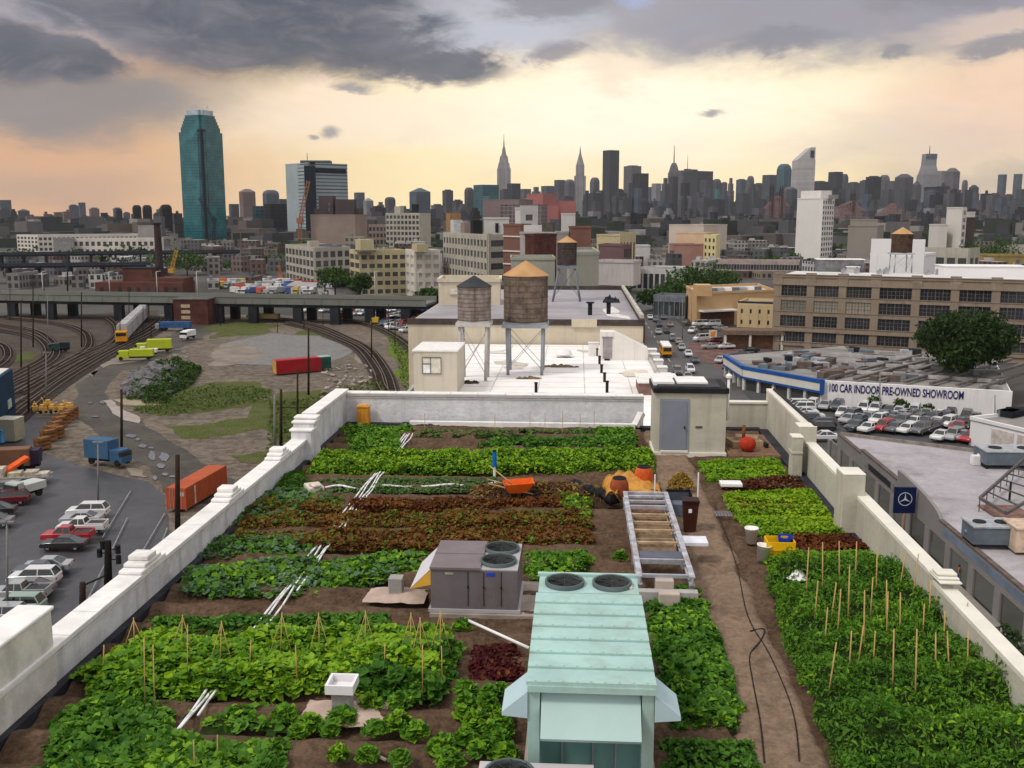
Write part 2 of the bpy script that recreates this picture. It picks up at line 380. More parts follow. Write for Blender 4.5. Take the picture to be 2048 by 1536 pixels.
# ---------------------------------------------------------------- the farm roof
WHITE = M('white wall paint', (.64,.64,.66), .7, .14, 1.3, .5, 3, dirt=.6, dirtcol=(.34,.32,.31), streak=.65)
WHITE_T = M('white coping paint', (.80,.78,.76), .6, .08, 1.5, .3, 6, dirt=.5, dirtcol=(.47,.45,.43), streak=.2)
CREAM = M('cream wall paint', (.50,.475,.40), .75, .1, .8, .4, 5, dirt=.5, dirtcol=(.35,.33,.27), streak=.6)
CREAM_T = M('pale cream paint', (.72,.69,.61), .65, .07, 1.2, .2, 6, dirt=.2, dirtcol=(.5,.47,.4))  # paler cream for wall and pillar tops, top light put into the colour
SOIL = M('soil', (.105,.066,.042), .95, .45, .7, 1, 9, fine=.5, col2=(.165,.108,.072))
PATH = M('trodden earth path', (.215,.15,.105), .95, .3, .5, .9, 8, fine=.35, dirt=.4, dirtcol=(.12,.08,.06))
FAB = M('black root barrier cloth', (.035,.036,.045), .6, .3, 2, .5, 4)
CONC = M('concrete', (.34,.29,.25), .9, .2, 1.5, .5, 12, dirt=.5, dirtcol=(.2,.15,.12))
GALV = M('galvanised steel', (.42,.44,.50), .45, .2, 2, metal=.4, dirt=.5, dirtcol=(.28,.2,.15))
BLACK = M('black rubber', (.02,.02,.022), .6, .3, 2)
PVC = M('white plastic pipe', (.80,.80,.80), .35, .05, 2)
BAM = M('bamboo cane', (.46,.31,.12), .7, .25, 3)
BRICK = M('brick red wall', (.20,.085,.06), .9, .25, 1.5, .3, 8)
YF, YN, XL, XR = 45.0, 9.0, -10.6, 8.35
def xr_(y): return 8.35 + (y-15)/30*.3
# building mass under the roof
t = thing('farm_building', 'tall factory building that carries the rooftop vegetable farm', 'building', (0,0,ST))
mb = MB(); mb.prism([(XL-.42,-12),(xr_(9)+.38,-12),(xr_(YF)+.38,YF+.4),(XL-.42,YF+.4)], 0, 25.86)
mb.build('wall', M('pale factory wall', (.40,.37,.31), .9, .15, .4, streak=.4), t)
mb = MB(); mb.box(XL-.42, 8.7, -12, YF+.4, 25.865, 25.9); mb.build('roof', FAB, t)
for i in range(9):
    y = 4+i*4.5
    for z in (4, 9, 14, 19): MB().box(XL-.5, XL-.41, y, y+2.6, z, z+2.6).build('window', glassM('dark window', (.03,.035,.04)), t)
# soil
nx, ny = 170, 300
def soilz(x, y):
    n = mnoise.noise(Vector((x*1.3, y*1.3, 0)))*.05 + mnoise.noise(Vector((x*5, y*5, 3)))*.03
    if 2.95 < x < 4.8: return -.06 + n*.5
    per = 1.25; ph = (y % per)/per
    return .05 + .11*math.sin(2*PI*ph)*(1 if x < 3 else .6) + n
vs = []; fs = []
xs = [XL + .25 + (8.1-XL-.25)*i/nx for i in range(nx+1)]; ys = [YN-1 + (YF-.35-YN+1)*j/ny for j in range(ny+1)]
for j, y in enumerate(ys):
    for i, x in enumerate(xs): vs.append((x, y, soilz(x, y)))
for j in range(ny):
    for i in range(nx):
        a = j*(nx+1)+i
        fs.append((a, a+1, a+nx+2, a+nx+1))
mb = MB()
pm = [0 if not (3.05 < (xs[k % nx]+xs[k % nx+1])/2 + .12*mnoise.noise(Vector((0, ys[k//nx]*.9, 5))) < 4.6) else 1 for k in range(len(fs))]
f0 = [f for f, k in zip(fs, pm) if k == 0]; f1 = [f for f, k in zip(fs, pm) if k == 1]
used = {}
def sub(faces):
    idx = {}; V = []; out = []
    for f in faces:
        r = []
        for i in f:
            if i not in idx: idx[i] = len(V); V.append(vs[i])
            r.append(idx[i])
        out.append(tuple(r))
    return V, out
mb = MB(); mb.add(vs, fs, 0, True); kind(mb.build('soil', SOIL), 'structure')
mb = MB(); pv_ = []; NP = 16; NY = 420
for j in range(NY+1):
    y = YN-1 + (YF-.6-YN+1)*j/NY
    a = 3.02+.16*mnoise.noise(Vector((0,y*.8,5)))+.06*mnoise.noise(Vector((0,y*4,6))); b = 4.62+.2*mnoise.noise(Vector((9,y*.7,5)))+.07*mnoise.noise(Vector((9,y*4,6)))
    for i in range(NP+1):
        x = a+(b-a)*i/NP; e = min(i, NP-i)
        pv_.append((x, y, (.0 if e > 1 else -.14 if e == 0 else -.02)+.012*mnoise.noise(Vector((x*5,y*3,1)))-.02*(abs(x-3.5) < .13)-.02*(abs(x-4.15) < .13)+.025))
mb.add(pv_, [(i+j*(NP+1), i+1+j*(NP+1), i+NP+2+j*(NP+1), i+NP+1+j*(NP+1)) for j in range(NY) for i in range(NP)], 0, True)
kind(mb.build('path', PATH), 'structure')
# --- parapets -------------------------------------------------
def coping(mb, p, q, z, w, side, h=.12, lip=.09):
    pass
def wallrun(mb, x0, x1, y0, y1, z, mi=0, ct=1, along='y', lip=.08, inner=1):
    "wall with coping, flush steps; inner side lip"
    if along == 'y':
        mb.box(x0, x1, y0, y1, -.5, z-.14, mi); mb.box(x0-lip, x1+lip, y0, y1, z-.14, z-.05, ct); n = max(1, int((y1-y0)/1.25))
        for k in range(n): mb.box(x0-lip-.04, x1+lip+.04, y0+(y1-y0)*k/n+.012, y0+(y1-y0)*(k+1)/n-.012, z-.05, z+.006*RS.rand(), ct)
        mb.box(x0-lip*.5, x1+lip*.5, y0, y1, z-.24, z-.19, mi)
    else:
        mb.box(x0, x1, y0, y1, -.5, z-.14, mi); mb.box(x0, x1, y0-lip, y1+lip, z-.14, z-.05, ct); n = max(1, int((x1-x0)/1.25))
        for k in range(n): mb.box(x0+(x1-x0)*k/n+.012, x0+(x1-x0)*(k+1)/n-.012, y0-lip-.04, y1+lip+.04, z-.05, z+.006*RS.rand(), ct)
        mb.box(x0, x1, y0-lip*.5, y1+lip*.5, z-.24, z-.19, mi)
t = thing('parapet_wall', 'long white painted parapet wall with stepped caps above the parking lot', 'parapet', (0,0,0))
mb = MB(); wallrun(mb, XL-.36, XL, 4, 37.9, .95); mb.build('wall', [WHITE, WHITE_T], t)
for y, s in ((23.3, .85), (29.5, .8), (34.8, .8)):
    mb = MB(); a, b = XL-.44, XL+.10
    for k, (l, h) in enumerate(((1.7*s, .10), (1.15*s, .20), (.6*s, .33))):
        mb.box(a-.03+k*.02, b+.03-k*.02, y-l/2, y+l/2, .952+(.0 if k == 0 else (.10,.20)[k-1]), .95+h)
    bevel(mb.build('cap', WHITE_T, t), .03)
mb = MB(); mb.box(XL-.62, XL+.06, 16.2, 18.55, -.4, 1.72, 0); mb.box(XL-.66, XL+.10, 16.14, 18.61, 1.722, 1.80, 1)
bevel(mb.build('pillar', [M('white pillar paint', (.62,.60,.55), .7, .15, 1.5, .5, 4, dirt=.7, dirtcol=(.40,.38,.32), streak=.5), WHITE_T], t), .03)
mb = MB(); y = 37.9
for k, (l, z) in enumerate(((.9, 1.25), (.8, 1.5), (.5, 1.62))):
    mb.box(XL-.5, XL+.32+.02*k, y-.3+k*.35, y-.3+k*.35+l, -.5, z, 0)
    mb.box(XL-.56, XL+.36+.02*k, y-.34+k*.35, y-.3+k*.35+l, z+.002, z+.09, 1)
bevel(mb.build('cap', [WHITE, WHITE_T], t), .03)
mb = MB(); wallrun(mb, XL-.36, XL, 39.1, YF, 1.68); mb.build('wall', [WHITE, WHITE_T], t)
t = thing('parapet_wall', 'white painted brick parapet across the far end of the garden', 'parapet', (0,0,0))
mb = MB(); wallrun(mb, XL-.2, 3.1, YF, YF+.38, 1.5, along='x'); mb.build('wall', [M('white painted brick', (.70,.70,.73), .75, .12, 1.6, .9, 5, dirt=.45, dirtcol=(.42,.42,.46), streak=.5), WHITE_T], t)
t = thing('parapet_wall', 'long cream parapet wall with two tall square pillars beside the street', 'parapet', (0,0,0))
def rwall(y0, y1, z, lip=.012):
    mb = MB(); 
    for (o0, o1, z0, z1, mi) in ((0, .35, -.5, z-.1, 0), (-lip, .35+lip, z-.1, z, 1)):
        a = [(xr_(y0)+o0, y0), (xr_(y0)+o1, y0), (xr_(y1)+o1, y1), (xr_(y1)+o0, y1)]
        mb.prism(a, z0, z1, mi)
    mb.build('wall', [CREAM, CREAM_T], t)
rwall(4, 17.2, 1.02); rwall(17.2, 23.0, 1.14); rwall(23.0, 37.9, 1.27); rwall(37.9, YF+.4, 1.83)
for y, x, z, w_ in ((30.0, 8.05, 1.9, .62), (37.2, 8.3, 1.82, .5)):
    mb = MB(); mb.box(x, x+.66, y-w_/2, y+w_/2+.25, -.3, z, 0); mb.box(x-.006, x+.666, y-w_/2-.006, y+w_/2+.256, z+.002, z+.05, 1)
    bevel(mb.build('pillar', [CREAM, CREAM_T], t), .02)
mb = MB(); mb.box(7.95, 8.33, 36.3, 36.85, -.3, 1.55, 0); mb.box(7.93, 8.34, 36.28, 36.87, 1.552, 1.62, 1); mb.box(7.92, 8.34, 36.27, 36.88, .95, 1.05, 0)
bevel(mb.build('pillar', [CREAM, CREAM_T], t), .02)
mb = MB()
for k, (l, h) in enumerate(((.9, .05), (.6, .10), (.35, .17))): mb.box(8.36+.01*k, 8.86-.01*k, 22.6-l/2+.2, 22.6+l/2+.2, 1.275+(.0 if k == 0 else (.052,.102)[k-1]), 1.27+h)
bevel(mb.build('cap', CREAM_T, t), .02)
mb = MB(); mb.box(xr_(36)+.30, xr_(36)+.42, 37.0, YF, 1.832, 1.9); mb.build('railing', BLACK, t)
t = tag(MB().box(6.0, xr_(YF), YF, YF+.35, -.5, 1.2, 0).box(6.0, xr_(YF), YF-.05, YF+.4, 1.202, 1.28, 1).build('parapet_wall', [CREAM, CREAM_T]), 'short cream parapet wall behind the red vent, right of the stair hut', 'parapet')
# root barrier strips at the foot of the walls
mb = MB(); mb.prism([(XL+.02, 10), (XL+.2, 10), (XL+.24, YF-.4), (XL+.02, YF-.4)], -.2, .12)
mb.prism([(7.98, 14), (8.33, 14), (8.62, YF-.4), (8.2, YF-.4)], -.2, .12); mb.box(XL, 8.3, YF-.45, YF-.02, -.2, .12)
kind(mb.build('drainage_mat', FAB))
# low white ledge along the back wall
mb = MB(); a = G(815, 862, 0); b = G(1270, 862, 0)
mb.box(a.x, b.x, YF-.75, YF-.45, .1, .32); mb.bar((b.x, YF-.6, .21), (3.0, YF-.25, .75), .3, .22)
tag(mb.build('ledge', WHITE_T), 'low white ledge lying along the foot of the far white wall', 'ledge')
# --- stair hut
bl = G(1318, 908, 0); br = G(1455, 911, 0); y0 = 39.9; x0, x1 = 3.22, 6.05; HZ = 2.55
t = thing('stair_hut', 'cream roof hut with a blue grey door and black tarred roof edge', 'hut', ((x0+x1)/2, y0, 0)); w2 = (x1-x0)/2
mb = MB(); mb.box(-w2, w2, 0, 2.3, -.2, HZ); mb.build('wall', CREAM, t)
mb = MB(); mb.box(-w2-.07, w2+.05, -.12, 2.0, -.2, .12); mb.build('plinth', CREAM_T, t)
mb = MB(); mb.box(-w2-.1, w2+.08, -.1, 2.4, HZ+.002, HZ+.2); mb.box(-w2+.1, w2-.25, .05, 2.2, HZ+.2, HZ+.26, 1)
mb.box(-w2-.05, -w2+.8, .6, 2.2, HZ+.2, HZ+.34, 2); mb.box(-.5, .75, .7, 2.2, HZ+.2, HZ+.33, 2)
mb.build('roof', [BLACK, M('tar', (.05,.05,.055), .6, .3), WHITE_T], t)
mb = MB(); dx = -w2+.28; mb.box(dx-.1, dx+1.08, -.03, .02, .2, 2.32); mb.build('door_frame', M('grey blue frame', (.25,.27,.31), .6, .1), t)
mb = MB(); mb.box(dx, dx+.98, -.055, -.032, .24, 2.24); d = mb.build('door', M('blue grey door paint', (.215,.235,.29), .5, .07, 1, dirt=.25, dirtcol=(.2,.18,.16)), t)
mb = MB(); mb.box(dx+.88, dx+.93, -.13, -.056, 1.1, 1.2); mb.build('handle', BLACK, d)
mb = MB(); mb.box(dx-.05, dx+1.05, -.16, -.036, .125, .2); mb.build('step', CREAM_T, t)
mb = MB(); mb.box(1.38-1.2+.03, 1.38-1.2+.30, -.02, -.002, 1.12, 1.2); mb.build('sign', M('dark sign', (.08,.08,.07)), t)
mb = MB(); mb.tube((w2+.1, .3, 1.4), (w2+.1, .3, 3.15), .055, 10); mb.cyl(w2+.1, .3, 3.15, 3.24, .13, .13, 12); mb.cyl(w2+.1, .3, 3.24, 3.32, .13, .03, 12)
tag_ = mb.build('vent_pipe', WHITE_T, t)
# sand tray with red vent
p = G(1500, 905, 0)
mb = MB(); mb.box(6.15, 8.15, 39.2, 43.2, 0, .17, 0); mb.box(6.25, 8.05, 39.3, 43.1, .172, .2, 1)
tag(mb.build('planter', [M('weathered plank', (.22,.13,.09), .9, .3, 2), M('tan mulch', (.21,.13,.085), .95, .3, 3, .8)]), 'wide shallow wooden planter bed of tan mulch right of the stair hut', 'planter')
t = thing('chiminea', 'round red fire pot with a short chimney on the mulch bed', 'fire pot', (6.95, 39.9, .2))
mb = MB(); mb.lathe([(.02,0),(.2,.02),(.31,.15),(.34,.32),(.28,.48),(.12,.58),(.02,.6)], n=20); mb.build('pot', M('red enamel', (.42,.04,.02), .4, .25, 3), t)
mb = MB(); mb.tube((-.16,.1,.45), (-.16,.1,1.05), .07, 10); mb.build('chimney', M('rust brown', (.22,.08,.04), .8, .3, 4), t)
t = thing('fire_pit', 'low tan mound of stone slabs behind the red fire pot', 'stones', (7.0, 41.0, .2))
mb = MB(); mb.obox((0,0,.12), 1.3, .9, .24, .2); mb.obox((.1,.1,.3), .9, .6, .14, -.15); mb.build('slab', M('tan stone', (.42,.30,.20), .9, .25, 2), t)
mb = MB(); mb.obox((.75,-.1,.1), .12, .9, .18, .2); mb.build('slab', BLACK, t)
# orange hive box on back wall
t = thing('supply_box', 'orange yellow box standing against the white wall in the far left corner', 'box', (G(734,842,.1).x, YF-.4, .1))
mb = MB(); mb.box(-.26,.26,-.2,.2,.05,.82); bevel(mb.build('body', M('orange yellow plastic', (.62,.27,.03), .5, .15, 3), t), .02)
mb = MB(); mb.box(-.29,.29,-.23,.23,.822,.88); mb.box(-.2,.2,-.15,.15,.881,.93); mb.build('lid', M('pale orange plastic', (.72,.38,.10), .5), t)
mb = MB(); mb.box(-.3,.3,-.25,.23,0,.05); mb.build('base', M('brown base', (.3,.13,.04)), t)
# black tarp heap by back wall
mb = MB(); c = G(842, 853, .1)
for k in range(9): mb.lathe([(.01,.28-.01*k),(.16,.24),(.28,.1),(.3,0)], c.x-.75+k*.19+RS.rand()*.05, YF-.62+RS.rand()*.1, 9)
tag(mb.build('tarp', FAB), 'dark grey rolled tarp lying along the base of the far white wall', 'tarp')
# --- irrigation pipes: three white pipes from back wall to the front
P0 = G(818, 866, .2); P1 = G(368, 1452, .25)
segs = [(0,.075,.25,4),(.145,.165,.3,3),(.22,.255,.3,4),(.36,.375,.28,3),(.43,.46,.3,3),(.475,.53,.3,5),(.55,.60,.3,4),(.64,.675,.3,3),(.73,.77,.3,4),(.79,.86,.3,3),(.865,.90,.3,2),(.985,1.0,.3,3)]
# pipes run the whole way and dip under the leaves; ends are staggered lengths
gr = 'white irrigation pipes lying in a bundle across the garden'
D0 = Vector((P0.x, P0.y, 0)); D1 = Vector((P1.x, P1.y, 0)); dd = (D1-D0).normalized(); nn = Vector((-dd.y, dd.x, 0))
lab = ['leftmost white plastic pipe of the bundle crossing the garden', 'second white plastic pipe from the left in the garden bundle', 'third white plastic pipe from the left in the garden bundle', 'rightmost white plastic pipe of the bundle crossing the garden']
for k in range(4):
    off = (1.5-k)*-.115; e0 = [0,.3,.1,0][k]; e1 = [.6,0,-.5,-7][k]
    pts = []
    a = D0 + dd*e0; b = D1 + dd*e1; n = 40
    mb = MB()
    for i in range(n+1):
        q = a + (b-a)*i/n; q = q + nn*(off + .03*math.sin(i*.7+k*2)); pts.append((q.x, q.y, .175 + .03*math.sin(i*1.1+k)))
    mb.path(pts, .026, 8); tag(mb.build('water_pipe', PVC), lab[k], 'pipe', gr)
a = G(320, 1520, .2); b = G(345, 1490, .2)
tag(MB().tube((a.x,a.y,.2),(b.x,b.y,.22),.03,8).build('water_pipe', PVC), 'short separate white pipe poking out at the lower left of the garden', 'pipe')
a = G(930, 1238, .35); b = G(1058, 1296, .4)
tag(MB().tube(a,b,.035,8).build('drain_pipe', PVC), 'white pipe slanting from the grey cooling unit to the mint green one', 'pipe')
a = G(726, 1498, .1); b = G(772, 1520, .1)
tag(MB().tube(a,b,.03,8).build('stick', M('pale red stick', (.6,.5,.47),.6)), 'short pale stick lying on bare soil at the bottom of the garden', 'stick')
# blue post
p = G(989, 950, .1); t = thing('garden_pump', 'thin blue topped post standing in the bright green row', 'post', (p.x,p.y,0))
MB().cyl(0,0,0,.42,.05,n=10).build('post', PVC, t); MB().cyl(0,0,.421,.98,.085,n=12).build('sleeve', M('blue plastic', (.01,.16,.42),.4), t); MB().cyl(0,0,.981,1.05,.07,n=12).build('cap', BLACK, t)
# --- HVAC units
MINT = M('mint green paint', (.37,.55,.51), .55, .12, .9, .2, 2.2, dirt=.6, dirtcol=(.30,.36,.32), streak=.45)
MINTD = M('mint green recess shade', (.16,.33,.31), .6, .1, .7, streak=.3)  # darker mint for the set-back body, recess shade put into the colour
def fan(t, x, y, z, r):
    mb = MB(); mb.lathe([(r+.04,0),(r+.04,.09),(r,.09),(r,-.0)], x, y, 28); mb.v = [(a,b,c+z) for a,b,c in mb.v]
    f = mb.build('fan', M('fan ring', (.10,.13,.13), .5), t)
    mb = MB(); mb.cyl(x,y,z+.004,z+.012,r-.004,n=28); mb.build('dark_disc', M('fan dark disc', (.012,.014,.014), .8), f)  # thin disc on the closed deck, darkness below the fan put into its colour
    mb = MB(); mb.cyl(x,y,z+.02,z+.06,r*.22,n=16)
    for k in range(5):
        a = k*2*PI/5; mb.obox((x+math.cos(a)*r*.55, y+math.sin(a)*r*.55, z+.035), r*.8, r*.34, .012, a, rx=.35)
    mb.build('blade', M('fan blade', (.05,.055,.055), .4), f)
    mb = MB()
    for k in range(7):
        rr = r*(k+1)/7.4; n = 24
        mb.path([(x+rr*math.cos(2*PI*i/n), y+rr*math.sin(2*PI*i/n), z+.085) for i in range(n+1)], .005, 4)
    for k in range(4): a = k*PI/4; mb.tube((x-math.cos(a)*r, y-math.sin(a)*r, z+.09), (x+math.cos(a)*r, y+math.sin(a)*r, z+.09), .007, 4)
    mb.build('grille', M('grille wire', (.05,.055,.055), .5), f)
UZ = 2.2; A = G(1055,1366,UZ); B = G(1310,1368,UZ); C = G(1072,1150,UZ)
ux0, ux1, uy0, uy1 = A.x, B.x, A.y, C.y
t = thing('rooftop_cooling_unit', 'large mint green rooftop cooling unit with side hoods and two fans', 'cooling unit', ((ux0+ux1)/2, (uy0+uy1)/2, 0)); W = (ux1-ux0)/2; L = (uy1-uy0)/2
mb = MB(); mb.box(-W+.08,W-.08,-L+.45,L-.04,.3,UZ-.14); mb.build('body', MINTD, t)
for sx_ in (-1,1):
    mb = MB(); mb.box(sx_*(W-.1)-.1, sx_*(W-.1)+.1, -L+.05, -L+.3, .3, UZ-.15); bevel(mb.build('corner_post', MINT, t), .01)
n = 7; Lf = 2*L-.95
mb = MB(); mb.box(-W,W,-L-.03,L-.95,UZ-.14,UZ-.035)
for k in range(n):
    a = -L + Lf*k/n; b = -L + Lf*(k+1)/n - .012
    mb.add([(-W-.02,a,UZ-.034),(W+.02,a,UZ-.034),(W+.02,b,UZ-.034),(-W-.02,b,UZ-.034),(-W-.02,a,UZ+.03),(W+.02,a,UZ+.03),(W+.02,b,UZ-.005),(-W-.02,b,UZ-.005)],[(0,3,2,1),(4,5,6,7),(0,1,5,4),(1,2,6,5),(2,3,7,6),(3,0,4,7)])
    for q in range(9):
        x = -W+.12+q*(2*W-.24)/8; mb.box(x-.012,x+.012,a+.02,a+.05,UZ+.03,UZ+.045)
mb.build('roof_panel', MINT, t)
mb = MB(); mb.box(-W+.02,W-.02,L-.95,L,UZ-.14,UZ); mb.box(-W-.02,W+.02,L-.06,L+.05,UZ+.002,UZ+.06); mb.build('fan_deck', MINT, t)
fan(t, -W*.47, L-.48, UZ, .36); fan(t, W*.47, L-.48, UZ, .36)
mb = MB(); mb.box(W-.2,W-.14,L-.7,L-.5,UZ+.002,UZ+.04); mb.build('sticker', M('white red tag', (.8,.55,.5)), t)
mb = MB(); mb.add([(-W+.22,-L+.2,UZ-.2),(W-.22,-L+.2,UZ-.2),(W-.22,-L-.32,UZ-.78),(-W+.22,-L-.32,UZ-.78),(-W+.22,-L+.2,UZ-.26),(W-.22,-L+.2,UZ-.26),(W-.22,-L-.28,UZ-.84),(-W+.22,-L-.28,UZ-.84)],[(0,1,2,3),(7,6,5,4),(3,2,6,7),(0,3,7,4),(1,5,6,2),(0,4,5,1)])
mb.build('hood', M('pale mint panel', (.40,.55,.53), .5, .05, .8, dirt=.2, dirtcol=(.35,.42,.4)), t)
for s in (-1,1):
    mb = MB(); a = s*(W+.0); b = s*(W+.42)
    z1_, z0_ = UZ-.16, UZ-.52
    mb.add([(a,-L+.02,z1_),(a,-L+.8,z1_),(b,-L+.8,z0_),(b,-L+.02,z0_),(a,-L+.02,z0_-.1),(a,-L+.8,z0_-.1),(b,-L+.8,z0_-.06),(b,-L+.02,z0_-.06)],[(0,1,2,3),(0,3,7,4),(1,5,6,2),(3,2,6,7)])
    mb.build('side_hood', M('pale blue mint panel', (.42,.56,.60), .5, .05, .8), t)
for x in (-W*.45, .05, W*.42):
    mb = MB(); mb.box(x-.012,x+.012,-L+.40,-L+.448,.35,1.35); mb.build('handle_rail', GALV, t)
mb = MB(); mb.box(-W+.3,W-.3,-L+.3,-L+.44,.32,.36); mb.box(-W-.1,W+.1,-L,L,.02,.3); mb.build('curb', CONC, t)
mb = MB()
for k in range(12): mb.tube((W+.05+.02*math.sin(k), L-1.6+k*.05, .8+k*.09), (W+.05+.02*math.sin(k+1), L-1.55+k*.05, .89+k*.09), .03, 6)
mb.build('cable', GALV, t)
# grey unit
GREY = M('warm grey sheet metal', (.165,.145,.155), .5, .12, .9, dirt=.55, dirtcol=(.10,.075,.065), streak=.5); GREYL = M('pale grey sheet', (.40,.38,.40), .5, .08, .8)
zb, zt = .25, 1.25; A = G(862,1216,zb); B = G(1036,1216,zb); uy0 = A.y; gx0, gx1 = A.x, B.x; C = G(880,1084,zt)
t = thing('rooftop_cooling_unit', 'squat brown grey cooling unit with two black fans and a yellow edged hood', 'cooling unit', ((gx0+gx1)/2,(uy0+C.y)/2,0)); W = (gx1-gx0)/2; L = (C.y-uy0)/2
mb = MB(); mb.box(-W,W,-L,L,zb,zt-.03); mb.build('body', GREY, t)
for k in range(3):
    x = (-W+.9, -W+1.28, -W+1.7)[k]; mb = MB(); mb.box(x-.008,x+.008,-L-.012,-L-.002,zb+.08,zt-.06); mb.box(x-.02,x+.02,-L-.03,-L-.002,.78,.83); mb.build('door_seam', BLACK, t)
mb = MB(); mb.box(-W+.02,W,-L,L,zt-.028,zt); mb.build('top', GREYL, t)
mb = MB(); mb.box(-W-.02,-W+1.2,-L-.04,L+.02,zt+.002,zt+.045); mb.box(-W-.02,-W+1.2,-.02,.02,zt+.046,zt+.06); mb.build('top_panel', M('warm grey lid', (.20,.165,.175), .5, .1, .8), t)
fan(t, W-.48, .48, zt, .40); fan(t, W-.50, -.44, zt, .40)
mb = MB(); mb.box(W-.75,W-.55,-L-.01,-L-.002,zt-.16,zt-.08); mb.build('logo', M('blue badge', (.03,.06,.5)), t)
mb = MB(); mb.box(-W+.35,-W+.55,-L-.01,-L-.002,zt-.14,zt-.09); mb.build('logo', M('beige badge', (.4,.36,.25)), t)
mb = MB(); x = -W; y0_, y1_ = -L+.02, L-.1
mb.add([(x,y0_,zt-.02),(x,y1_,zt-.02),(x-.5,y1_,zt-.52),(x-.5,y0_,zt-.52)],[(0,1,2,3)]); mb.build('hood', M('pale lilac panel', (.62,.60,.64), .5, .05), t)
mb = MB(); mb.add([(x,y0_-.003,zt-.03),(x-.5,y0_-.003,zt-.53),(x-.002,y0_-.003,zt-.42),(x,y0_-.003,zt-.03)][:3],[(0,1,2)]); mb.add([(x,y0_,zt-.42),(x,y1_,zt-.42),(x-.5,y1_,zt-.53),(x-.5,y0_,zt-.53)],[(0,1,2,3)])
mb.build('hood_side', M('yellow foam', (.75,.42,.06), .7, .05), t)
mb = MB(); mb.box(-W-.06,W+.06,-L-.04,L,zb-.08,zb-.002); mb.build('base_rail', GREYL, t)
mb = MB(); mb.box(-W-.02,W+.5,-L-.14,L+.2,0,.16); mb.build('curb', CONC, t)
# concrete plinth vents
def vent(name, label, px, py, w, cap=None):
    p = G(px, py, .12); t = thing(name, label, 'roof vent', (p.x, p.y, 0))
    mb = MB(); q = MB()
    pts = []
    for i in range(9):
        for j in range(7):
            x = (i-4)/4*w; y = (j-3)/3*w*.62; r = max(abs(x)/w, abs(y)/(w*.62))
            pts.append((x*(1+.06*mnoise.noise(Vector((x*3,y*3,px)))), y*(1+.12*mnoise.noise(Vector((x*3,y*2,px+4)))), .26-.13*r**3+.03*mnoise.noise(Vector((x*4,y*4,px)))))
    mb.add(pts, [(j+i*7, j+1+i*7, j+8+i*7, j+7+i*7) for i in range(8) for j in range(6)], 0, True); mb.build('slab', M('stained roof membrane', (.47,.36,.30), .85, .2, 1.5, .5, 6, dirt=.5, dirtcol=(.28,.19,.15)), t)
    s = w*.36; mb = MB(); mb.box(-s*.62,s*.62,-s*.6,s*.6,.2,.2+s*1.55); bevel(mb.build('chimney', M('grey cement block', (.36,.34,.33), .9, .15, 2, .5, 9), t), .02)
    if cap:
        mb = MB(); z = .2+s*1.55; a = s*.85
        for x_, y_, sx_, sy_ in ((0,-a,2*a+.05,.05),(0,a,2*a+.05,.05),(-a,0,.05,2*a-.05),(a,0,.05,2*a-.05)): mb.obox((x_,y_,z+.09), sx_, sy_, .18)
        mb.box(-a+.03,a-.03,-a+.03,a-.03,z+.002,z+.04); mb.build('cap', M('white sheet', (.78,.76,.78), .5, .06), t)
    return t
vent('roof_vent', 'cement vent stub on a pale slab left of the grey cooling unit', 793, 1192, .78)
vent('roof_vent', 'cement vent with a white square cap in front of the bean bed', 686, 1428, .80, 1)
# metal dunnage frame
z = .72; fl = G(1246,982,z); nl = G(1290,1152,z); fr = G(1328,977,z); nr = G(1385,1150,z); x0, x1 = (fl.x+nl.x)/2-.03, (fr.x+nr.x)/2; y0, y1 = nl.y, fl.y
t = thing('steel_frame', 'long ladder shaped steel support frame standing in the middle of the garden', 'steel frame', ((x0+x1)/2, y0, 0)); W = (x1-x0)/2; L = y1-y0
WS = M('worn white steel', (.40,.40,.44), .55, .35, 3, dirt=.8, dirtcol=(.25,.18,.14)); PLK = M('plank', (.40,.29,.19), .85, .3, 3)
for s in (-1,1):
    mb = MB(); mb.box(s*W-.07,s*W+.07,0,L,z-.03,z); mb.box(s*W-.02,s*W+.02,0,L,z-.2,z-.03); mb.box(s*W-.07,s*W+.07,0,L,z-.23,z-.2); mb.build('rail', WS, t)
    for y in (.2, L*.33, L*.66, L-.2): mb = MB(); mb.box(s*W-.06,s*W+.06,y-.06,y+.06,0,z-.23); mb.build('leg', GALV, t)
for k, (f_, m_, h_) in enumerate(((.03,GALV,.1),(.17,GALV,.16),(.36,PLK,.07),(.50,PLK,.07),(.60,PLK,.06),(.70,PLK,.06),(.80,GALV,.14),(.88,GALV,.10),(.95,WS,.1),(1.0,WS,.14))):
    mb = MB(); y = f_*L; mb.box(-W+.075,W-.075,y-.05,y+.05,z-.06-h_*.5,z-.06+h_*.3); mb.build('cross_bar', m_, t)
for k,(f_,c_) in enumerate(((.36,(.16,.10,.06)),(.50,(.22,.14,.08)),(.63,(.17,.11,.06)),(.76,(.2,.1,.06)))):
    q_=MB(); y_=f_*L; q_.box(-W+.12,W-.12,y_,y_+.80,.30,.36)
    for a_,b_,c2,d2_ in ((-W+.12,-W+.15,y_,y_+.8),(W-.15,W-.12,y_,y_+.8),(-W+.151,W-.151,y_,y_+.03),(-W+.151,W-.151,y_+.77,y_+.8)): q_.box(a_,b_,c2,d2_,.361,.52)
    q_.build('tray',PLK,t); q_=MB(); q_.box(-W+.16,W-.16,y_+.04,y_+.76,.362,.44); q_.build('tray_soil',M('tray soil %d'%k,c_,.95,.5,6,1,14),t)
mb = MB(); mb.box(-W+.08,W-.08,L*.20,L*.27,z-.12,z-.06); mb.build('channel', M('slate steel', (.10,.11,.14), .5, .2), t)
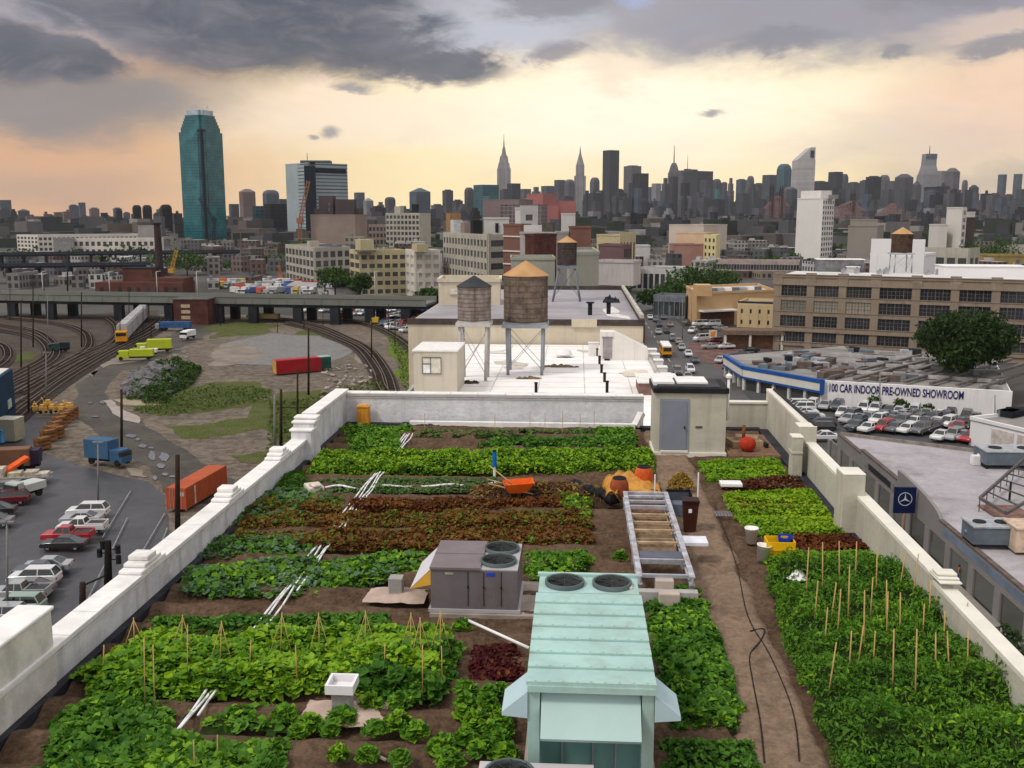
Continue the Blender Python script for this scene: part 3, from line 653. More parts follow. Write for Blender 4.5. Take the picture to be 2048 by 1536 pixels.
mb = MB(); mb.box(-W-.15,W+.12,-.3,-.05,.12,.42); bevel(mb.build('beam', M('grey end beam', (.40,.38,.36), .8, .15, 2), t), .01)
mb = MB(); mb.box(-.22,.3,-.62,-.31,.02,.5); mb.box(-.26,.2,-.04,.3,.02,.62); bevel(mb.build('pad', M('tan cement pad', (.45,.38,.33), .9, .1, 2), t), .03)
mb = MB(); mb.box(-W-.1,W+.1,-.75,0,.02,.12); mb.build('mat', FAB, t)
mb = MB(); mb.box(W+.075, W+.75, L*.36, L*.44, z-.14, z-.05); mb.build('shelf', M('pale sheet', (.62,.62,.68), .4), t)
# wheelbarrow
p = G(1035, 1000, .1); t = thing('wheelbarrow', 'orange wheelbarrow with wooden handles beside the compost heap', 'wheelbarrow', (p.x,p.y,.05), .15)
OR = M('orange enamel', (.72,.12,.015), .4, .12, 3)
mb = MB(); mb.add([(-.32,-.24,.35),(.28,-.22,.35),(.28,.22,.35),(-.32,.24,.35),(-.48,-.36,.66),(.55,-.36,.72),(.55,.36,.72),(-.48,.36,.66)],[(0,3,2,1),(0,1,5,4),(1,2,6,5),(2,3,7,6),(3,0,4,7)])
o = mb.build('tray', OR, t); so_ = o.modifiers.new('s','SOLIDIFY'); so_.thickness = .02
for s in (-1,1): MB().tube((.5,s*.2,.3),(-1.0,s*.3,.72),.022,6).build('handle', PLK, t); MB().tube((-.3,s*.24,.4),(-.4,s*.24,0),.018,6).build('leg', BLACK, t)
w_ = MB(); w_.lathe([(.12,-.05),(.19,-.05),(.2,0),(.19,.05),(.12,.05)], n=18); w_.v = [(.6+a, c, .2+b) for a,b,c in w_.v]; w_.build('wheel', BLACK, t)
MB().tube((-.9,.6,1.1),(-.1,.25,.5),.022,6).build('shovel_shaft', M('light wood', (.6,.42,.25)), t)
# drums and orange tarp
def drum(px,py,r,h,col,lab,top=None):
    p = G(px,py,.05); t = thing('compost_drum', lab, 'drum', (p.x,p.y,.05))
    mb = MB(); mb.lathe([(r*.75,0),(r*.95,.08),(r,h*.45),(r*.93,h*.8),(r*.72,h)], n=20); mb.build('barrel', col, t)
    mb = MB(); mb.lathe([(r*.72,h),(r*.66,h+.05),(r*.6,h+.03),(0.01,h-.03)], n=20); mb.build('dark_fill', BLACK, t)  # black disc closes the barrel, the dark inside is put into its colour
drum(1287, 968, .34, .62, M('red orange drum', (.55,.10,.03), .45, .2, 3), 'round red orange drum with a dark open top against the yellow tarp')
drum(1238, 1000, .33, .75, M('rust drum', (.28,.07,.03), .6, .3, 3), 'rust brown drum with a dark top left of the red orange drum')
mb = MB(); a = G(1232,962,.3); b = G(1308,955,.3); pts = []
for i in range(25):
    for j in range(9):
        s = i/24; x = a.x-.35+(b.x-a.x+.5)*s; y = a.y+.9-j*.22+.25*math.sin(s*5); zz = .12+.27*math.sin(min(1,s*1.15)*PI)**.6*(1-(j/8)**2.5)+.07*math.sin(s*30+j)*(1-j/9)
        pts.append((x,y,max(.1,zz)))
mb.add(pts,[(j+i*9,j+1+i*9,j+10+i*9,j+9+i*9) for i in range(24) for j in range(8)],0,True)
q = G(1218,1012,.1)
pts = []
for i in range(14):
    for j in range(5): pts.append((q.x-.15+j*.12+.05*math.sin(i), q.y-.3+i*.16, .35+.22*math.sin(j*.9+i*.5)+.15))
mb.add(pts,[(j+i*5,j+1+i*5,j+6+i*5,j+5+i*5) for i in range(13) for j in range(4)],0,True)
o = mb.build('tarp', M('yellow orange tarp', (.50,.24,.05), .6, .25, 3, .5, 5)); tag(o, 'crumpled yellow orange tarp heaped behind the two round drums', 'tarp')
m_ = o.modifiers.new('s','SOLIDIFY'); m_.thickness = .015
# compost heap
def heap(name,label,cat,px0,px1,py,h,wd,mat,seed,kd=None,z=.05):
    a = G(px0,py,z); b = G(px1,py,z); n = 40; m2 = 12; pts = []
    for i in range(n+1):
        for j in range(m2+1):
            s = i/n; q = j/m2; x = a.x+(b.x-a.x)*s; y = a.y+(q-.5)*wd
            k = (math.sin(PI*s)**.5)*(math.sin(PI*q)**.8)
            pts.append((x, y, z-.05+h*k*(.7+.9*mnoise.noise(Vector((x*2.2,y*2.2,seed)))+.4*mnoise.noise(Vector((x*7,y*7,seed))))))
    mb = MB(); mb.add(pts,[(j+i*(m2+1),j+1+i*(m2+1),j+m2+2+i*(m2+1),j+m2+1+i*(m2+1)) for i in range(n) for j in range(m2)],0,True)
    o = mb.build(name, mat)
    if kd: kind(o, 'stuff', label)
    else: tag(o, label, cat)
    return o
def litter(name,label,cat,px0,px1,py,h,wd,cols,n,size,z=.1,par=None):
    a = G(px0,py,z); b = G(px1,py,z); s = RS.rand(n); q = RS.randn(n)*.22
    x = a.x+(b.x-a.x)*s; y = a.y+q*wd*2; zz = z+np.abs(h*np.sin(PI*s)**.5*np.exp(-(q*2.2)**2))*RS.rand(n)**.4
    pos = np.stack([x,y,zz],1); k = n//2
    o = leafmesh(name,[(pos[:k],size*(.5+RS.rand(k)),.7,.35,cols[0]),(pos[k:],size*(.5+RS.rand(n-k)),.7,.35,cols[1])],par)
    return tag(o,label,cat)
heap('compost_heap','dark brown compost heap strewn across the middle of the garden','compost',930,1245,992,.42,1.9,M('compost', (.05,.03,.02),.95,.5,2,1,8,fine=.5),3)
STRAW = leafM('dry straw', (.20,.11,.04), (.42,.27,.10)); HAUL = leafM('dry stalks dark', (.07,.035,.018), (.16,.08,.03))
litter('straw','dry tan stalks thrown over the compost heap','straw',940,1220,985,.42,.9,(STRAW,HAUL),2600,.17)
litter('straw','yellow straw mound behind the black crates','straw',1338,1385,975,.55,.35,(STRAW,leafM('yellow straw', (.40,.28,.04), (.6,.42,.08))),1500,.14)
mb = MB(); a = G(1145,975,.2); b = G(1235,1005,.2); mb.path([(a.x+(b.x-a.x)*i/12, a.y+(b.y-a.y)*i/12+.1*math.sin(i), .3+.07*math.sin(i*1.7)) for i in range(13)], .17, 8)
tag(mb.build('tarp', BLACK), 'long black rolled tarp at the right end of the compost heap','tarp')
# crates and bins near the frame
p = G(1357,1010,0); t = thing('crate','black plastic crate with straw standing behind the frame','crate',(p.x,p.y,0))
mb = MB(); 
for x_,y_,sx_,sy_ in ((0,-.3,.8,.03),(0,.3,.8,.03),(-.4,0,.03,.57),(.4,0,.03,.57)): mb.obox((x_,y_,.25),sx_,sy_,.42)
mb.box(-.38,.38,-.28,.28,.05,.1); mb.build('body',BLACK,t)
p = G(1352,1022,0); t = thing('storage_box','slate blue storage box with open lid in front of the black crate','box',(p.x,p.y-.4,0))
mb = MB(); mb.box(-.42,.38,-.25,.25,0,.42); bevel(mb.build('body',M('slate plastic', (.13,.15,.20),.5,.1),t),.02)
mb = MB(); mb.obox((-.02,.27,.52),.8,.03,.3,0,rx=-.3); mb.build('lid',M('dark lid', (.05,.05,.07),.5),t)
p = G(1379,1062,0); t = thing('rubbish_bin','tall dark brown bin with a white sticker right of the frame','bin',(p.x,p.y,0))
mb = MB(); mb.add([(-.17,-.16,0),(.17,-.16,0),(.17,.16,0),(-.17,.16,0),(-.24,-.22,.95),(.24,-.22,.95),(.24,.22,.95),(-.24,.22,.95)],[(0,3,2,1),(4,5,6,7),(0,1,5,4),(1,2,6,5),(2,3,7,6),(3,0,4,7)]); mb.build('body',M('dark brown plastic', (.055,.02,.014),.4),t)
mb = MB(); mb.box(-.26,.26,-.25,.25,.952,1.02); mb.build('lid',M('darker brown plastic', (.03,.015,.012),.4),t)
mb = MB(); mb.obox((-.02,-.212,.7),.1,.006,.12); mb.build('sticker',PVC,t)
for px,py,h,lab in ((1309,1000,.9,'thin white stake beside the red orange drum'),(1395,1012,1.15,'thin white stake beside the path, right of the straw'),):
    p = G(px,py,0); tag(MB().cyl(p.x,p.y,0,h,.025,n=6).build('stake',PVC),lab,'stake')
# hoop of wire grid
p = G(1447,1033,.05); mb = MB()
for k in range(6): mb.bar((p.x-.25+k*.1,p.y-.25,.14),(p.x-.25+k*.1,p.y+.25,.14),.012,.012); mb.bar((p.x-.25,p.y-.25+k*.1,.15),(p.x+.25,p.y-.25+k*.1,.15),.012,.012)
tag(mb.build('wire_tray',M('wire grey', (.3,.3,.32),.5)),'small grey wire tray lying on the path edge','tray')
# buckets
def bucket(px,py,h,r,lab,mat,rx=0,name='bucket'):
    p = G(px,py,.12); t = thing(name,lab,'bucket',(p.x,p.y,.1)); t.rotation_euler = (0,rx,0)
    mb = MB(); mb.lathe([(.01,.01),(r*.82,.0),(r,h),(r*1.08,h),(r*1.08,h-.03),(r*.93,h-.03),(r*.8,.03),(.01,.03)],n=20); mb.build('body',mat,t)
    n=12; mb = MB(); mb.path([(r*1.05*math.cos(PI*i/n),-r*.4-.1*math.sin(PI*i/n),h-.03-.06*math.sin(PI*i/n)) for i in range(n+1)],.006,5); mb.build('handle',GALV,t)
bucket(1502,1084,.46,.19,'upright white bucket beside the path, farther from the yellow crate',M('white plastic', (.86,.85,.83),.35,.04))
bucket(1524,1118,.44,.19,'leaning white bucket left of the yellow crate',M('white plastic', (.86,.85,.83),.35,.04),.12)
p = G(1558,1114,.1); t = thing('crate','bright yellow plastic crate at the corner of the tomato bed','crate',(p.x,p.y,.1)); t.scale=(1.3,1.3,1.25)
mb = MB(); W=.27
for z0_,z1_,e in ((0,.22,.0),(.222,.26,.03),(.262,.42,.02)):
    for x_,y_,sx_,sy_ in ((0,-.2-e,2*W+2*e,.02),(0,.2+e,2*W+2*e,.02),(-W-e,0,.02,.38),(W+e,0,.02,.38)): mb.obox((x_,y_,(z0_+z1_)/2),sx_,sy_,z1_-z0_)
mb.box(-W,W,-.19,.19,0,.03); mb.build('body',M('yellow plastic', (.80,.46,.01),.4,.05),t)
p2 = thing('tub','round blue tub resting in the yellow crate','tub',(p.x+.18,p.y+.12,.42))
mb = MB(); mb.lathe([(.01,0),(.15,0),(.2,.26),(.22,.26),(.17,.03),(.01,.03)],n=20); mb.build('body',M('deep blue plastic', (.01,.03,.28),.4),p2)
p = G(1594,1150,.5); mb = MB(); mb.lathe([(.01,.16),(.12,.15),(.2,.06),(.27,.02),(.3,0)],p.x,p.y,18); mb.v=[(a,b,c+.45) for a,b,c in mb.v]
tag(mb.build('plastic_lid',PVC),'white plastic lid lying on the leaves near the tomato stakes','lid')
p = G(1470,973,.2); mb = MB(); mb.obox((p.x-.15,p.y,.3),.75,.5,.12); o = mb.build('foam_box',PVC); bevel(o,.02); tag(o,'flat white foam box on the dark red row right of the path','box')
p = G(628,972,.3); mb = MB(); mb.obox((p.x,p.y,.2),.55,.8,.3,.5); mb.obox((p.x+.1,p.y-.2,.4),.3,.5,.1,.6); o = mb.build('cloth_bundle',M('cream cloth', (.62,.55,.48),.9,.2,4)); bevel(o,.05,3); tag(o,'cream folded cloth bundle by the left parapet','cloth')
mb = MB(); a = G(650,968,.3); b = G(1000,962,.3); mb.path([(a.x+(b.x-a.x)*i/30,a.y+(b.y-a.y)*i/30+.1*math.sin(i*.9),.17+.05*math.sin(i*.7)) for i in range(31)],.038,6)
tag(mb.build('row_cover',M('white fleece', (.75,.74,.74),.8)),'thin white rolled fleece lying along the front of the bright green row','fleece')
# hoses on the path
def hose(pts,lab,r=.014):
    P = [G(x,y,.03) for x,y in pts]; mb = MB(); q=[]
    for i in range(len(P)-1):
        for k in range(6):
            t_=k/6; p0=P[max(0,i-1)];p1=P[i];p2_=P[i+1];p3=P[min(len(P)-1,i+2)]
            q.append(tuple(.5*((2*p1[c])+(-p0[c]+p2_[c])*t_+(2*p0[c]-5*p1[c]+4*p2_[c]-p3[c])*t_*t_+(-p0[c]+3*p1[c]-3*p2_[c]+p3[c])*t_**3) for c in (0,1))+(.03,))
    mb.path(q,r,6); tag(mb.build('hose',BLACK),lab,'hose')
hose([(1397,1180),(1420,1270),(1455,1360),(1470,1440)],'black hose along the left edge of the path')
hose([(1428,1010),(1470,1120),(1495,1230),(1540,1310),(1585,1420),(1600,1536)],'black hose running along the right side of the path',.013)
hose([(1500,1262),(1528,1258),(1522,1280),(1500,1310),(1505,1360),(1520,1440),(1530,1536)],'looped black hose lying in the middle of the path',.015)
# unit at bottom edge
A = G(960,1522,1.0); B = G(1187,1522,1.0); p = ((A.x+B.x)/2, A.y, 0); t = thing('rooftop_cooling_unit','lilac grey unit cut off by the bottom edge of the photo','cooling unit',p); W=(B.x-A.x)/2
mb = MB(); mb.box(-W+.03,W-.03,-1.4,-.03,.1,.95); mb.build('body',GREY,t)
mb = MB(); mb.box(-W,W,-1.43,0,.952,1.0); mb.build('top',M('lilac grey lid', (.52,.48,.50),.5,.06),t)
fan(t,-W*.45,-.42,1.0,.36)
# ---------------------------------------------------------------- planting
LG = leafM('bright vine leaf', (.09,.23,.008), (.28,.47,.03)); DG = leafM('dark green leaf', (.018,.075,.008), (.075,.19,.02))
YG = leafM('yellow green leaf', (.12,.25,.008), (.32,.47,.02)); MG = leafM('mid green leaf', (.045,.145,.012), (.13,.28,.03))
GG = leafM('grey green leaf', (.06,.12,.06), (.16,.25,.15)); RB = leafM('red brown leaf', (.095,.027,.009), (.205,.075,.018))
OL = leafM('olive brown leaf', (.115,.065,.01), (.22,.15,.022)); DR = leafM('dark red leaf', (.045,.008,.01), (.12,.018,.022))
TG = leafM('tomato leaf', (.03,.10,.012), (.13,.27,.028), trans=.2); DUST = leafM('dusty green leaf', (.07,.11,.04), (.15,.20,.07))
UNDER = M('shaded underlayer', (.018,.035,.008), .95, .4, 2); UNDR = M('shaded red underlayer', (.03,.014,.006), .95, .4, 2)  # dark sheet below the leaves, inner shade put into its colour
def bed(name, label, poly, h, dens, size, mix, seed, rowper=0, rowaxis='y', asp=.8, tilt=.45, under=UNDER, hum=3.0, gap=.0, z0=.05, cat='crop', edge=.35, stuff=True):
    "poly in photo pixels on the soil"
    h *= .8
    P = [G(a, b, 0) for a, b in poly]; xs_ = [p.x for p in P]; ys_ = [p.y for p in P]
    x0, x1, y0, y1 = min(xs_), max(xs_), min(ys_), max(ys_); area = (x1-x0)*(y1-y0); n = int(area*dens*1.25)
    n = min(n, 60000)
    x = x0+(x1-x0)*RS.rand(n); y = y0+(y1-y0)*RS.rand(n)
    wob = lump(x, y, 4.0, seed+5)*.16
    pl = [(p.x, p.y) for p in P]; k = inpoly(x+wob, y+wob*.7, pl); x, y = x[k], y[k]
    def hgt(x, y):
        e = edgedist(x, y, pl); f = np.clip(e/edge, 0, 1)**.6
        hh = f*(.78+.5*lump(x, y, hum, seed)+.22*lump(x, y, hum*3.3, seed+1))
        if rowper:
            c = (y if rowaxis == 'y' else x)
            hh = hh*(.35+.65*np.clip(np.abs(np.sin(PI*c/rowper))*1.5, 0, 1))
        return h*np.clip(hh, .0, 1.5)
    hh = hgt(x, y); keep = (hh > h*gap) & (lump(x, y, hum*1.7, seed+9) > -1+gap*1.6) ; x, y, hh = x[keep], y[keep], hh[keep]
    z = z0+hh*(1.05-.62*RS.rand(len(x))**1.6)
    pos = np.stack([x, y, z], 1); parts = []; r = RS.rand(len(x)) + .35*lump(x, y, 1.6, seed+3); 
    tot = sum(m[1] for m in mix); lo = -9.; acc = 0; qs = np.quantile(r, [0]+list(np.cumsum([m[1]/tot for m in mix])))
    for i, (mt, wt, *rest) in enumerate(mix):
        sel = (r >= qs[i]) & (r < qs[i+1] + (1e-9 if i == len(mix)-1 else 0)); s_ = rest[0] if rest else 1
        parts.append((pos[sel], size*s_*(.40+1.05*RS.rand(sel.sum())**1.3), tilt, asp, mt))
    mb = MB()
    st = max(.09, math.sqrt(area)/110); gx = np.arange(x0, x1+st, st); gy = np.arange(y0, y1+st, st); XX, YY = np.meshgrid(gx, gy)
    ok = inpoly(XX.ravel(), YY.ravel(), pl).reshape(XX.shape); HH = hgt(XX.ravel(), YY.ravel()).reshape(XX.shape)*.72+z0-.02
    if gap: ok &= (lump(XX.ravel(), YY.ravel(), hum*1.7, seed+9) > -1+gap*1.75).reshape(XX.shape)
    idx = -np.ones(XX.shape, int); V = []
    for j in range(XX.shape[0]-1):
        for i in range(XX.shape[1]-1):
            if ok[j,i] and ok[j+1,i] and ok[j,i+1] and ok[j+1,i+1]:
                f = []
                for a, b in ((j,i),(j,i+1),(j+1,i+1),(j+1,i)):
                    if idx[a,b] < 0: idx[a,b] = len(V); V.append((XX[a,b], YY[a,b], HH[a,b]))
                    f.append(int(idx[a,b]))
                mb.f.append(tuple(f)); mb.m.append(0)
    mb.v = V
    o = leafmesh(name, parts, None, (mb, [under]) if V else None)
    tag(o, label, cat)
    if stuff: kind(o, 'stuff')
    return o
bed('leafy_bed','loose mid green plants in the far left corner below the orange box',[(680,862),(830,858),(800,875),(815,915),(700,905),(690,880)],.38,170,.17,[(MG,3),(LG,1),(DG,1)],1,hum=2.2,gap=.15)
bed('crop_row','thin pale olive row just in front of the low white ledge',[(830,866),(1270,862),(1270,874),(830,880)],.22,130,.12,[(DUST,3),(MG,2)],2,gap=.45)
bed('crop_row','sparse second row of mid green plants near the far wall',[(960,884),(1280,880),(1275,904),(950,902)],.35,140,.16,[(MG,3),(DG,2)],3,gap=.35)
bed('crop_row','clump of mid green plants at the right end of the far rows',[(1185,862),(1270,860),(1272,892),(1190,890)],.36,150,.16,[(MG,3),(LG,1)],4,gap=.2)
bed('crop_row','long dense bright green row across the far garden',[(640,916),(1306,908),(1306,950),(610,956)],.50,430,.125,[(DG,2),(YG,3),(LG,2)],5,hum=4,edge=.2)
bed('crop_row','thin dusty grey green row in front of the white fleece',[(640,962),(1010,960),(1010,990),(660,990)],.22,260,.10,[(DUST,4),(GG,1),(MG,1)],6,gap=.1)
bed('fennel_clump','feathery dark green clump against the left parapet',[(560,960),(600,940),(620,975),(580,990),(545,985)],.5,300,.12,[(DG,2),(MG,2)],7,asp=.3,tilt=.9)
bed('squash_patch','grey green squash leaves sprawling along the left parapet',[(500,990),(640,985),(690,1005),(560,1050),(470,1060),(420,1090),(440,1050)],.28,130,.20,[(GG,3),(MG,2),(OL,1)],8,gap=.25)
bed('amaranth_row','farthest rust red row in the middle of the garden',[(700,1008),(1160,1004),(1185,1024),(690,1030)],.32,420,.11,[(RB,5),(DR,1),(OL,1)],9,under=UNDR,edge=.2)
bed('amaranth_row','left rust brown row mixed with green weeds',[(520,1012),(690,1008),(690,1030),(500,1034)],.3,300,.11,[(RB,1.6),(OL,3),(MG,2)],10,under=UNDR,edge=.2,gap=.1)
bed('amaranth_row','middle olive and rust red row of the three',[(490,1040),(1180,1030),(1190,1062),(470,1066)],.34,380,.11,[(OL,4),(RB,3),(MG,1.2)],11,under=UNDR,edge=.2)
bed('amaranth_row','nearest rust brown row of the three, tinged with olive',[(470,1074),(1185,1066),(1190,1100),(640,1108),(450,1104)],.36,380,.12,[(RB,3),(OL,3),(DR,.5),(MG,.7)],12,under=UNDR,edge=.2)
bed('weed_patch','yellow green weeds at the right end of the rust red rows',[(1090,1000),(1190,1000),(1190,1030),(1150,1100),(1175,1060),(1110,1020)],.4,200,.14,[(YG,1),(MG,3),(OL,1)],13,gap=.3)
bed('kale_row','grey green kale row in front of the rust red rows',[(420,1085),(640,1075),(650,1112),(390,1125)],.32,190,.18,[(GG,3),(MG,3)],14,gap=.12)
bed('kale_row','blue green leafy row beside the white pipes',[(370,1142),(640,1120),(660,1170),(600,1200),(360,1198)],.34,170,.20,[(GG,3),(MG,3),(LG,1)],15,gap=.12)
bed('squash_patch','mid green squash plants between the pipes and the small vent',[(640,1130),(860,1108),(850,1150),(760,1178),(640,1195)],.34,170,.18,[(MG,3),(LG,1),(GG,1)],16,gap=.2)
bed('seedling_rows','short rows of seedlings right of the grey cooling unit',[(1045,1112),(1180,1105),(1190,1140),(1080,1180),(1045,1180)],.28,200,.15,[(MG,3),(LG,1)],17,rowper=.42,rowaxis='x',gap=.2)
bed('crop_row','thin dark green row behind the bean bed',[(300,1246),(780,1236),(775,1268),(290,1276)],.30,260,.14,[(DG,2),(MG,3)],18,gap=.08,edge=.2)
bed('bean_bed','large bright green bed of climbing beans in the left foreground',[(210,1330),(330,1288),(500,1284),(900,1272),(912,1330),(880,1390),(760,1385),(640,1392),(560,1405),(440,1400),(350,1412),(200,1400),(140,1370)],.62,380,.18,[(LG,4),(YG,1.3),(MG,2.4)],19,hum=2.0,asp=.95,tilt=.4)
bed('bean_bed','darker green bean vines at the right end of the bean bed',[(690,1370),(760,1330),(915,1300),(912,1370),(870,1418),(765,1400),(690,1385)],.72,340,.19,[(DG,3),(MG,2)],20,hum=2.4,asp=.95)
bed('squash_patch','dark green squash leaves filling the bottom left corner',[(110,1440),(200,1400),(350,1415),(345,1470),(440,1500),(590,1490),(560,1560),(460,1640),(60,1640),(90,1500)],.36,230,.19,[(MG,3),(DG,2),(LG,1)],21,hum=2.2,asp=.95,gap=.12)
bed('squash_patch','straggling squash vines crossing the white pipes in front of the bean bed',[(360,1425),(560,1415),(600,1440),(590,1475),(440,1490),(370,1470)],.26,150,.17,[(MG,3),(LG,1)],41,gap=.5)
bed('red_lettuce_patch','dark red lettuce patch left of the mint green unit',[(940,1300),(1030,1292),(1052,1330),(1035,1368),(955,1372),(930,1335)],.22,420,.12,[(DR,5),(RB,.7)],22,under=UNDR,gap=.08)
bed('cucumber_bed','dark green sprawling bed between the mint green unit and the path',[(1282,1192),(1400,1188),(1420,1240),(1470,1370),(1480,1470),(1340,1470),(1320,1400),(1300,1300)],.38,280,.18,[(MG,3),(DG,3),(LG,1)],23,gap=.1)
bed('lettuce_bed','bright green lettuce rows right of the stair hut path',[(1395,928),(1560,925),(1580,965),(1415,972)],.26,420,.12,[(YG,2),(LG,3),(MG,1)],24,rowper=1.3,edge=.15)
bed('red_lettuce_row','narrow dark red row right of the path behind the yellow green bed',[(1436,966),(1600,962),(1615,984),(1450,990)],.28,400,.11,[(DR,3),(RB,3),(GG,.6)],25,under=UNDR,edge=.15)
bed('lettuce_bed','yellow green lettuce bed in rows beside the cream parapet',[(1442,992),(1625,985),(1690,1075),(1500,1085)],.26,480,.12,[(YG,5),(LG,2),(OL,.5)],26,rowper=1.25,edge=.15,gap=.1)
bed('red_lettuce_row','rust red strip between the yellow green bed and the tomatoes',[(1580,1080),(1700,1074),(1745,1108),(1590,1112)],.22,380,.12,[(RB,4),(DR,1)],27,under=UNDR,edge=.15)
bed('herb_bed','low bright green strip at the far end of the tomatoes',[(1520,1122),(1700,1108),(1760,1120),(1760,1150),(1540,1160)],.32,420,.11,[(LG,3),(MG,2)],28)
bed('tomato_bed','tall feathery dark green tomato bed with many stakes beside the cream parapet',[(1530,1165),(1770,1140),(1840,1190),(2050,1400),(2300,1600),(1690,1600),(1610,1400),(1560,1270)],1.0,560,.12,[(TG,4),(MG,3),(LG,1)],29,hum=3.4,asp=.42,tilt=.8,rowper=0)
bed('ground_crop','low green rows at the bottom edge left of the path',[(1320,1490),(1510,1490),(1530,1600),(1320,1600)],.28,240,.12,[(MG,3),(DG,2)],30)
def plant(px, py, r, seed, mats, lab):
    p = G(px, py, .1); n = int(70+r*220); a = RS.rand(n)*2*PI; q = RS.rand(n)**.6*r; z = .08+(.42*r+.12)*(1-(q/r)**2)*RS.rand(n)**.4 + .05
    pos = np.stack([q*np.cos(a), q*np.sin(a), z], 1); k = int(n*.65)
    t = thing('squash_plant', lab, 'plant', (p.x, p.y, .05), group='small squash plants on the open soil')
    leafmesh('leaf', [(pos[:k], .15*(.6+.7*RS.rand(k)), .4, .95, mats[0]), (pos[k:], .14*(.6+.7*RS.rand(n-k)), .4, .95, mats[1])], t).rotation_euler = (0,0,0)
    mb = MB()
    for i in range(6): b = i*1.05; mb.tube((0,0,0), (r*.6*math.cos(b), r*.6*math.sin(b), .16), .01, 5)
    mb.build('stem', MG, t)
    return t
SP = [(925,1262,.25),(930,1388,.26),(930,1415,.24),(925,1438,.18),(978,1396,.24),(975,1418,.26),(955,1455,.34),(985,1470,.26),(1000,1390,.2),(1003,1445,.24),(1005,1466,.22),(1000,1490,.24),(885,1505,.34),(930,1490,.3),(970,1510,.34),(1010,1520,.3),(900,1530,.3),(685,1446,.36),(740,1418,.3),(800,1415,.3),(750,1470,.24),(795,1455,.3),(830,1474,.3),(570,1440,.3),(620,1460,.3),(600,1475,.22),(660,1474,.16),(678,1520,.2),(735,1522,.22),(800,1528,.2),(1090,1165,.2),(1170,1128,.2),(1240,1120,.22)]
for i, (x, y, r) in enumerate(SP):
    t = plant(x, y, r*.85, i, (MG, LG) if i % 3 else (LG, DG), '')
    wh = 'left of the mint green unit' if (x > 900 and y < 1480 and y > 1300) else 'at the bottom of the garden' if y >= 1480 else 'near the white capped vent' if y > 1400 else 'behind the cooling units'
    later(t, ('big' if r > .29 else 'small' if r < .23 else 'medium')+' leafy squash plant', wh)
# bamboo stakes
def stake(px, py, top, lean, lab, where, z=.1, tri=False):
    b = G(px, py, z); d = depth(b); tp = DP(px+lean, top, d); t = tp
    mb = MB(); mb.tube(b, t, .013, 6)
    if tri:
        for s in (-1, 1): mb.tube((b.x+s*.28, b.y+.1*s, z), (t.x, t.y, t.z-.05), .009, 6)
    o = mb.build('bamboo_stake', BAM, None, origin=b); tag(o, '', 'stake', 'bamboo stakes in the beds'); later(o, lab, where)
for x, y, t_ in ((205,1330,1290),(270,1285,1235),(290,1390,1275),(362,1290,1230),(375,1350,1250),(440,1320,1242),(310,1400,1290),(560,1300,1225),(640,1300,1226),(730,1290,1222),(820,1292,1225),(843,1310,1235),(880,1300,1222),(498,1330,1280),(595,1350,1290),(768,1330,1288),(845,1370,1290),(885,1350,1292),(435,1500,1470),(390,1520,1480)):
    stake(x, y+30, t_, RS.randint(-4,5), 'crossed bamboo canes', 'in the bean bed', tri=(t_ < 1262 and y < 1325))
ST_ = [(1612,1095,1185,-12),(1648,1085,1165,3),(1682,1082,1150,1),(1712,1083,1145,0),(1755,1095,1170,-6),(1798,1100,1155,-14),(1825,1108,1175,-12),(1698,1130,1225,3),(1742,1155,1215,-2),(1775,1160,1225,3),(1628,1162,1230,-10),(1660,1165,1225,-12),(1730,1180,1290,-8),(1675,1178,1260,-2),(1775,1183,1260,-4),(1803,1185,1255,2),(1848,1208,1255,-5),(1860,1160,1215,-4),(1890,1222,1275,2),(1930,1205,1250,-16),(1655,1285,1370,-35),(1700,1262,1320,-16),(1715,1250,1310,-14),(1748,1262,1310,-2),(1788,1258,1365,-4),(1833,1258,1385,5),(1875,1265,1345,2),(1905,1262,1350,14),(1938,1262,1330,10),(1650,1215,1270,-18)]
for x, t_, b_, ln in ST_:
    p = G(x, b_+52, .1) ; d = depth(p); b = DP(x, b_, d); q = DP(x-ln*.5+RS.uniform(-5,7), t_, d)
    mb = MB(); mb.tube((b.x, b.y, .1), q, .018, 6, r1=.013); o = mb.build('bamboo_stake', BAM, None, origin=(b.x, b.y, .1)); tag(o, '', 'stake', 'bamboo stakes in the beds')
    later(o, 'bamboo stake', 'in the %s of the tomato bed' % ('far rows' if t_ < 1120 else 'middle rows' if t_ < 1200 else 'near rows'))
for i, x in enumerate((725,850,990,1060,1090,1125,1160,1188)):
    b = G(x, 866, .1); later(tag(MB().tube(b, (b.x, b.y, .95+.2*RS.rand()), .012, 5).build('bamboo_stake', BAM), '', 'stake', 'bamboo stakes in the beds'), 'thin cane', 'before the far white wall')
# ---------------------------------------------------------------- ground, streets, yards
def fract(P, amp, seed=0, it=4):
    pts = [Vector((p[0], p[1])) for p in P]
    r = random.Random(seed)
    for k in range(it):
        out = []
        for i, p in enumerate(pts):
            q = pts[(i+1) % len(pts)]; d = q-p; m = (p+q)/2
            out.append(p); out.append(m + Vector((-d.y, d.x))*(r.random()-.5)*amp)
        pts = out
    return pts
LV = [0]
def patch(name, poly, mat, amp=.25, z=None, px=True, it=4, label=None):
    LV[0] += 1; zz = ST + .005*LV[0] if z is None else z
    P = [G(a, b) for a, b in poly] if px else poly
    pts = fract(P, amp, LV[0]*3+1, it) if amp else P
    mb = MB(); mb.sheet([(p[0], p[1]) for p in pts], zz)
    o = mb.build(name, mat); return kind(o)
GRD = M('city ground', (.085,.08,.075), .95, .3, .01, dirt=.4, dirtcol=(.07,.08,.05))
mb = MB(); mb.box(-8900, 8900, -50, 8900, ST-.5, ST); kind(mb.build('ground', GRD))
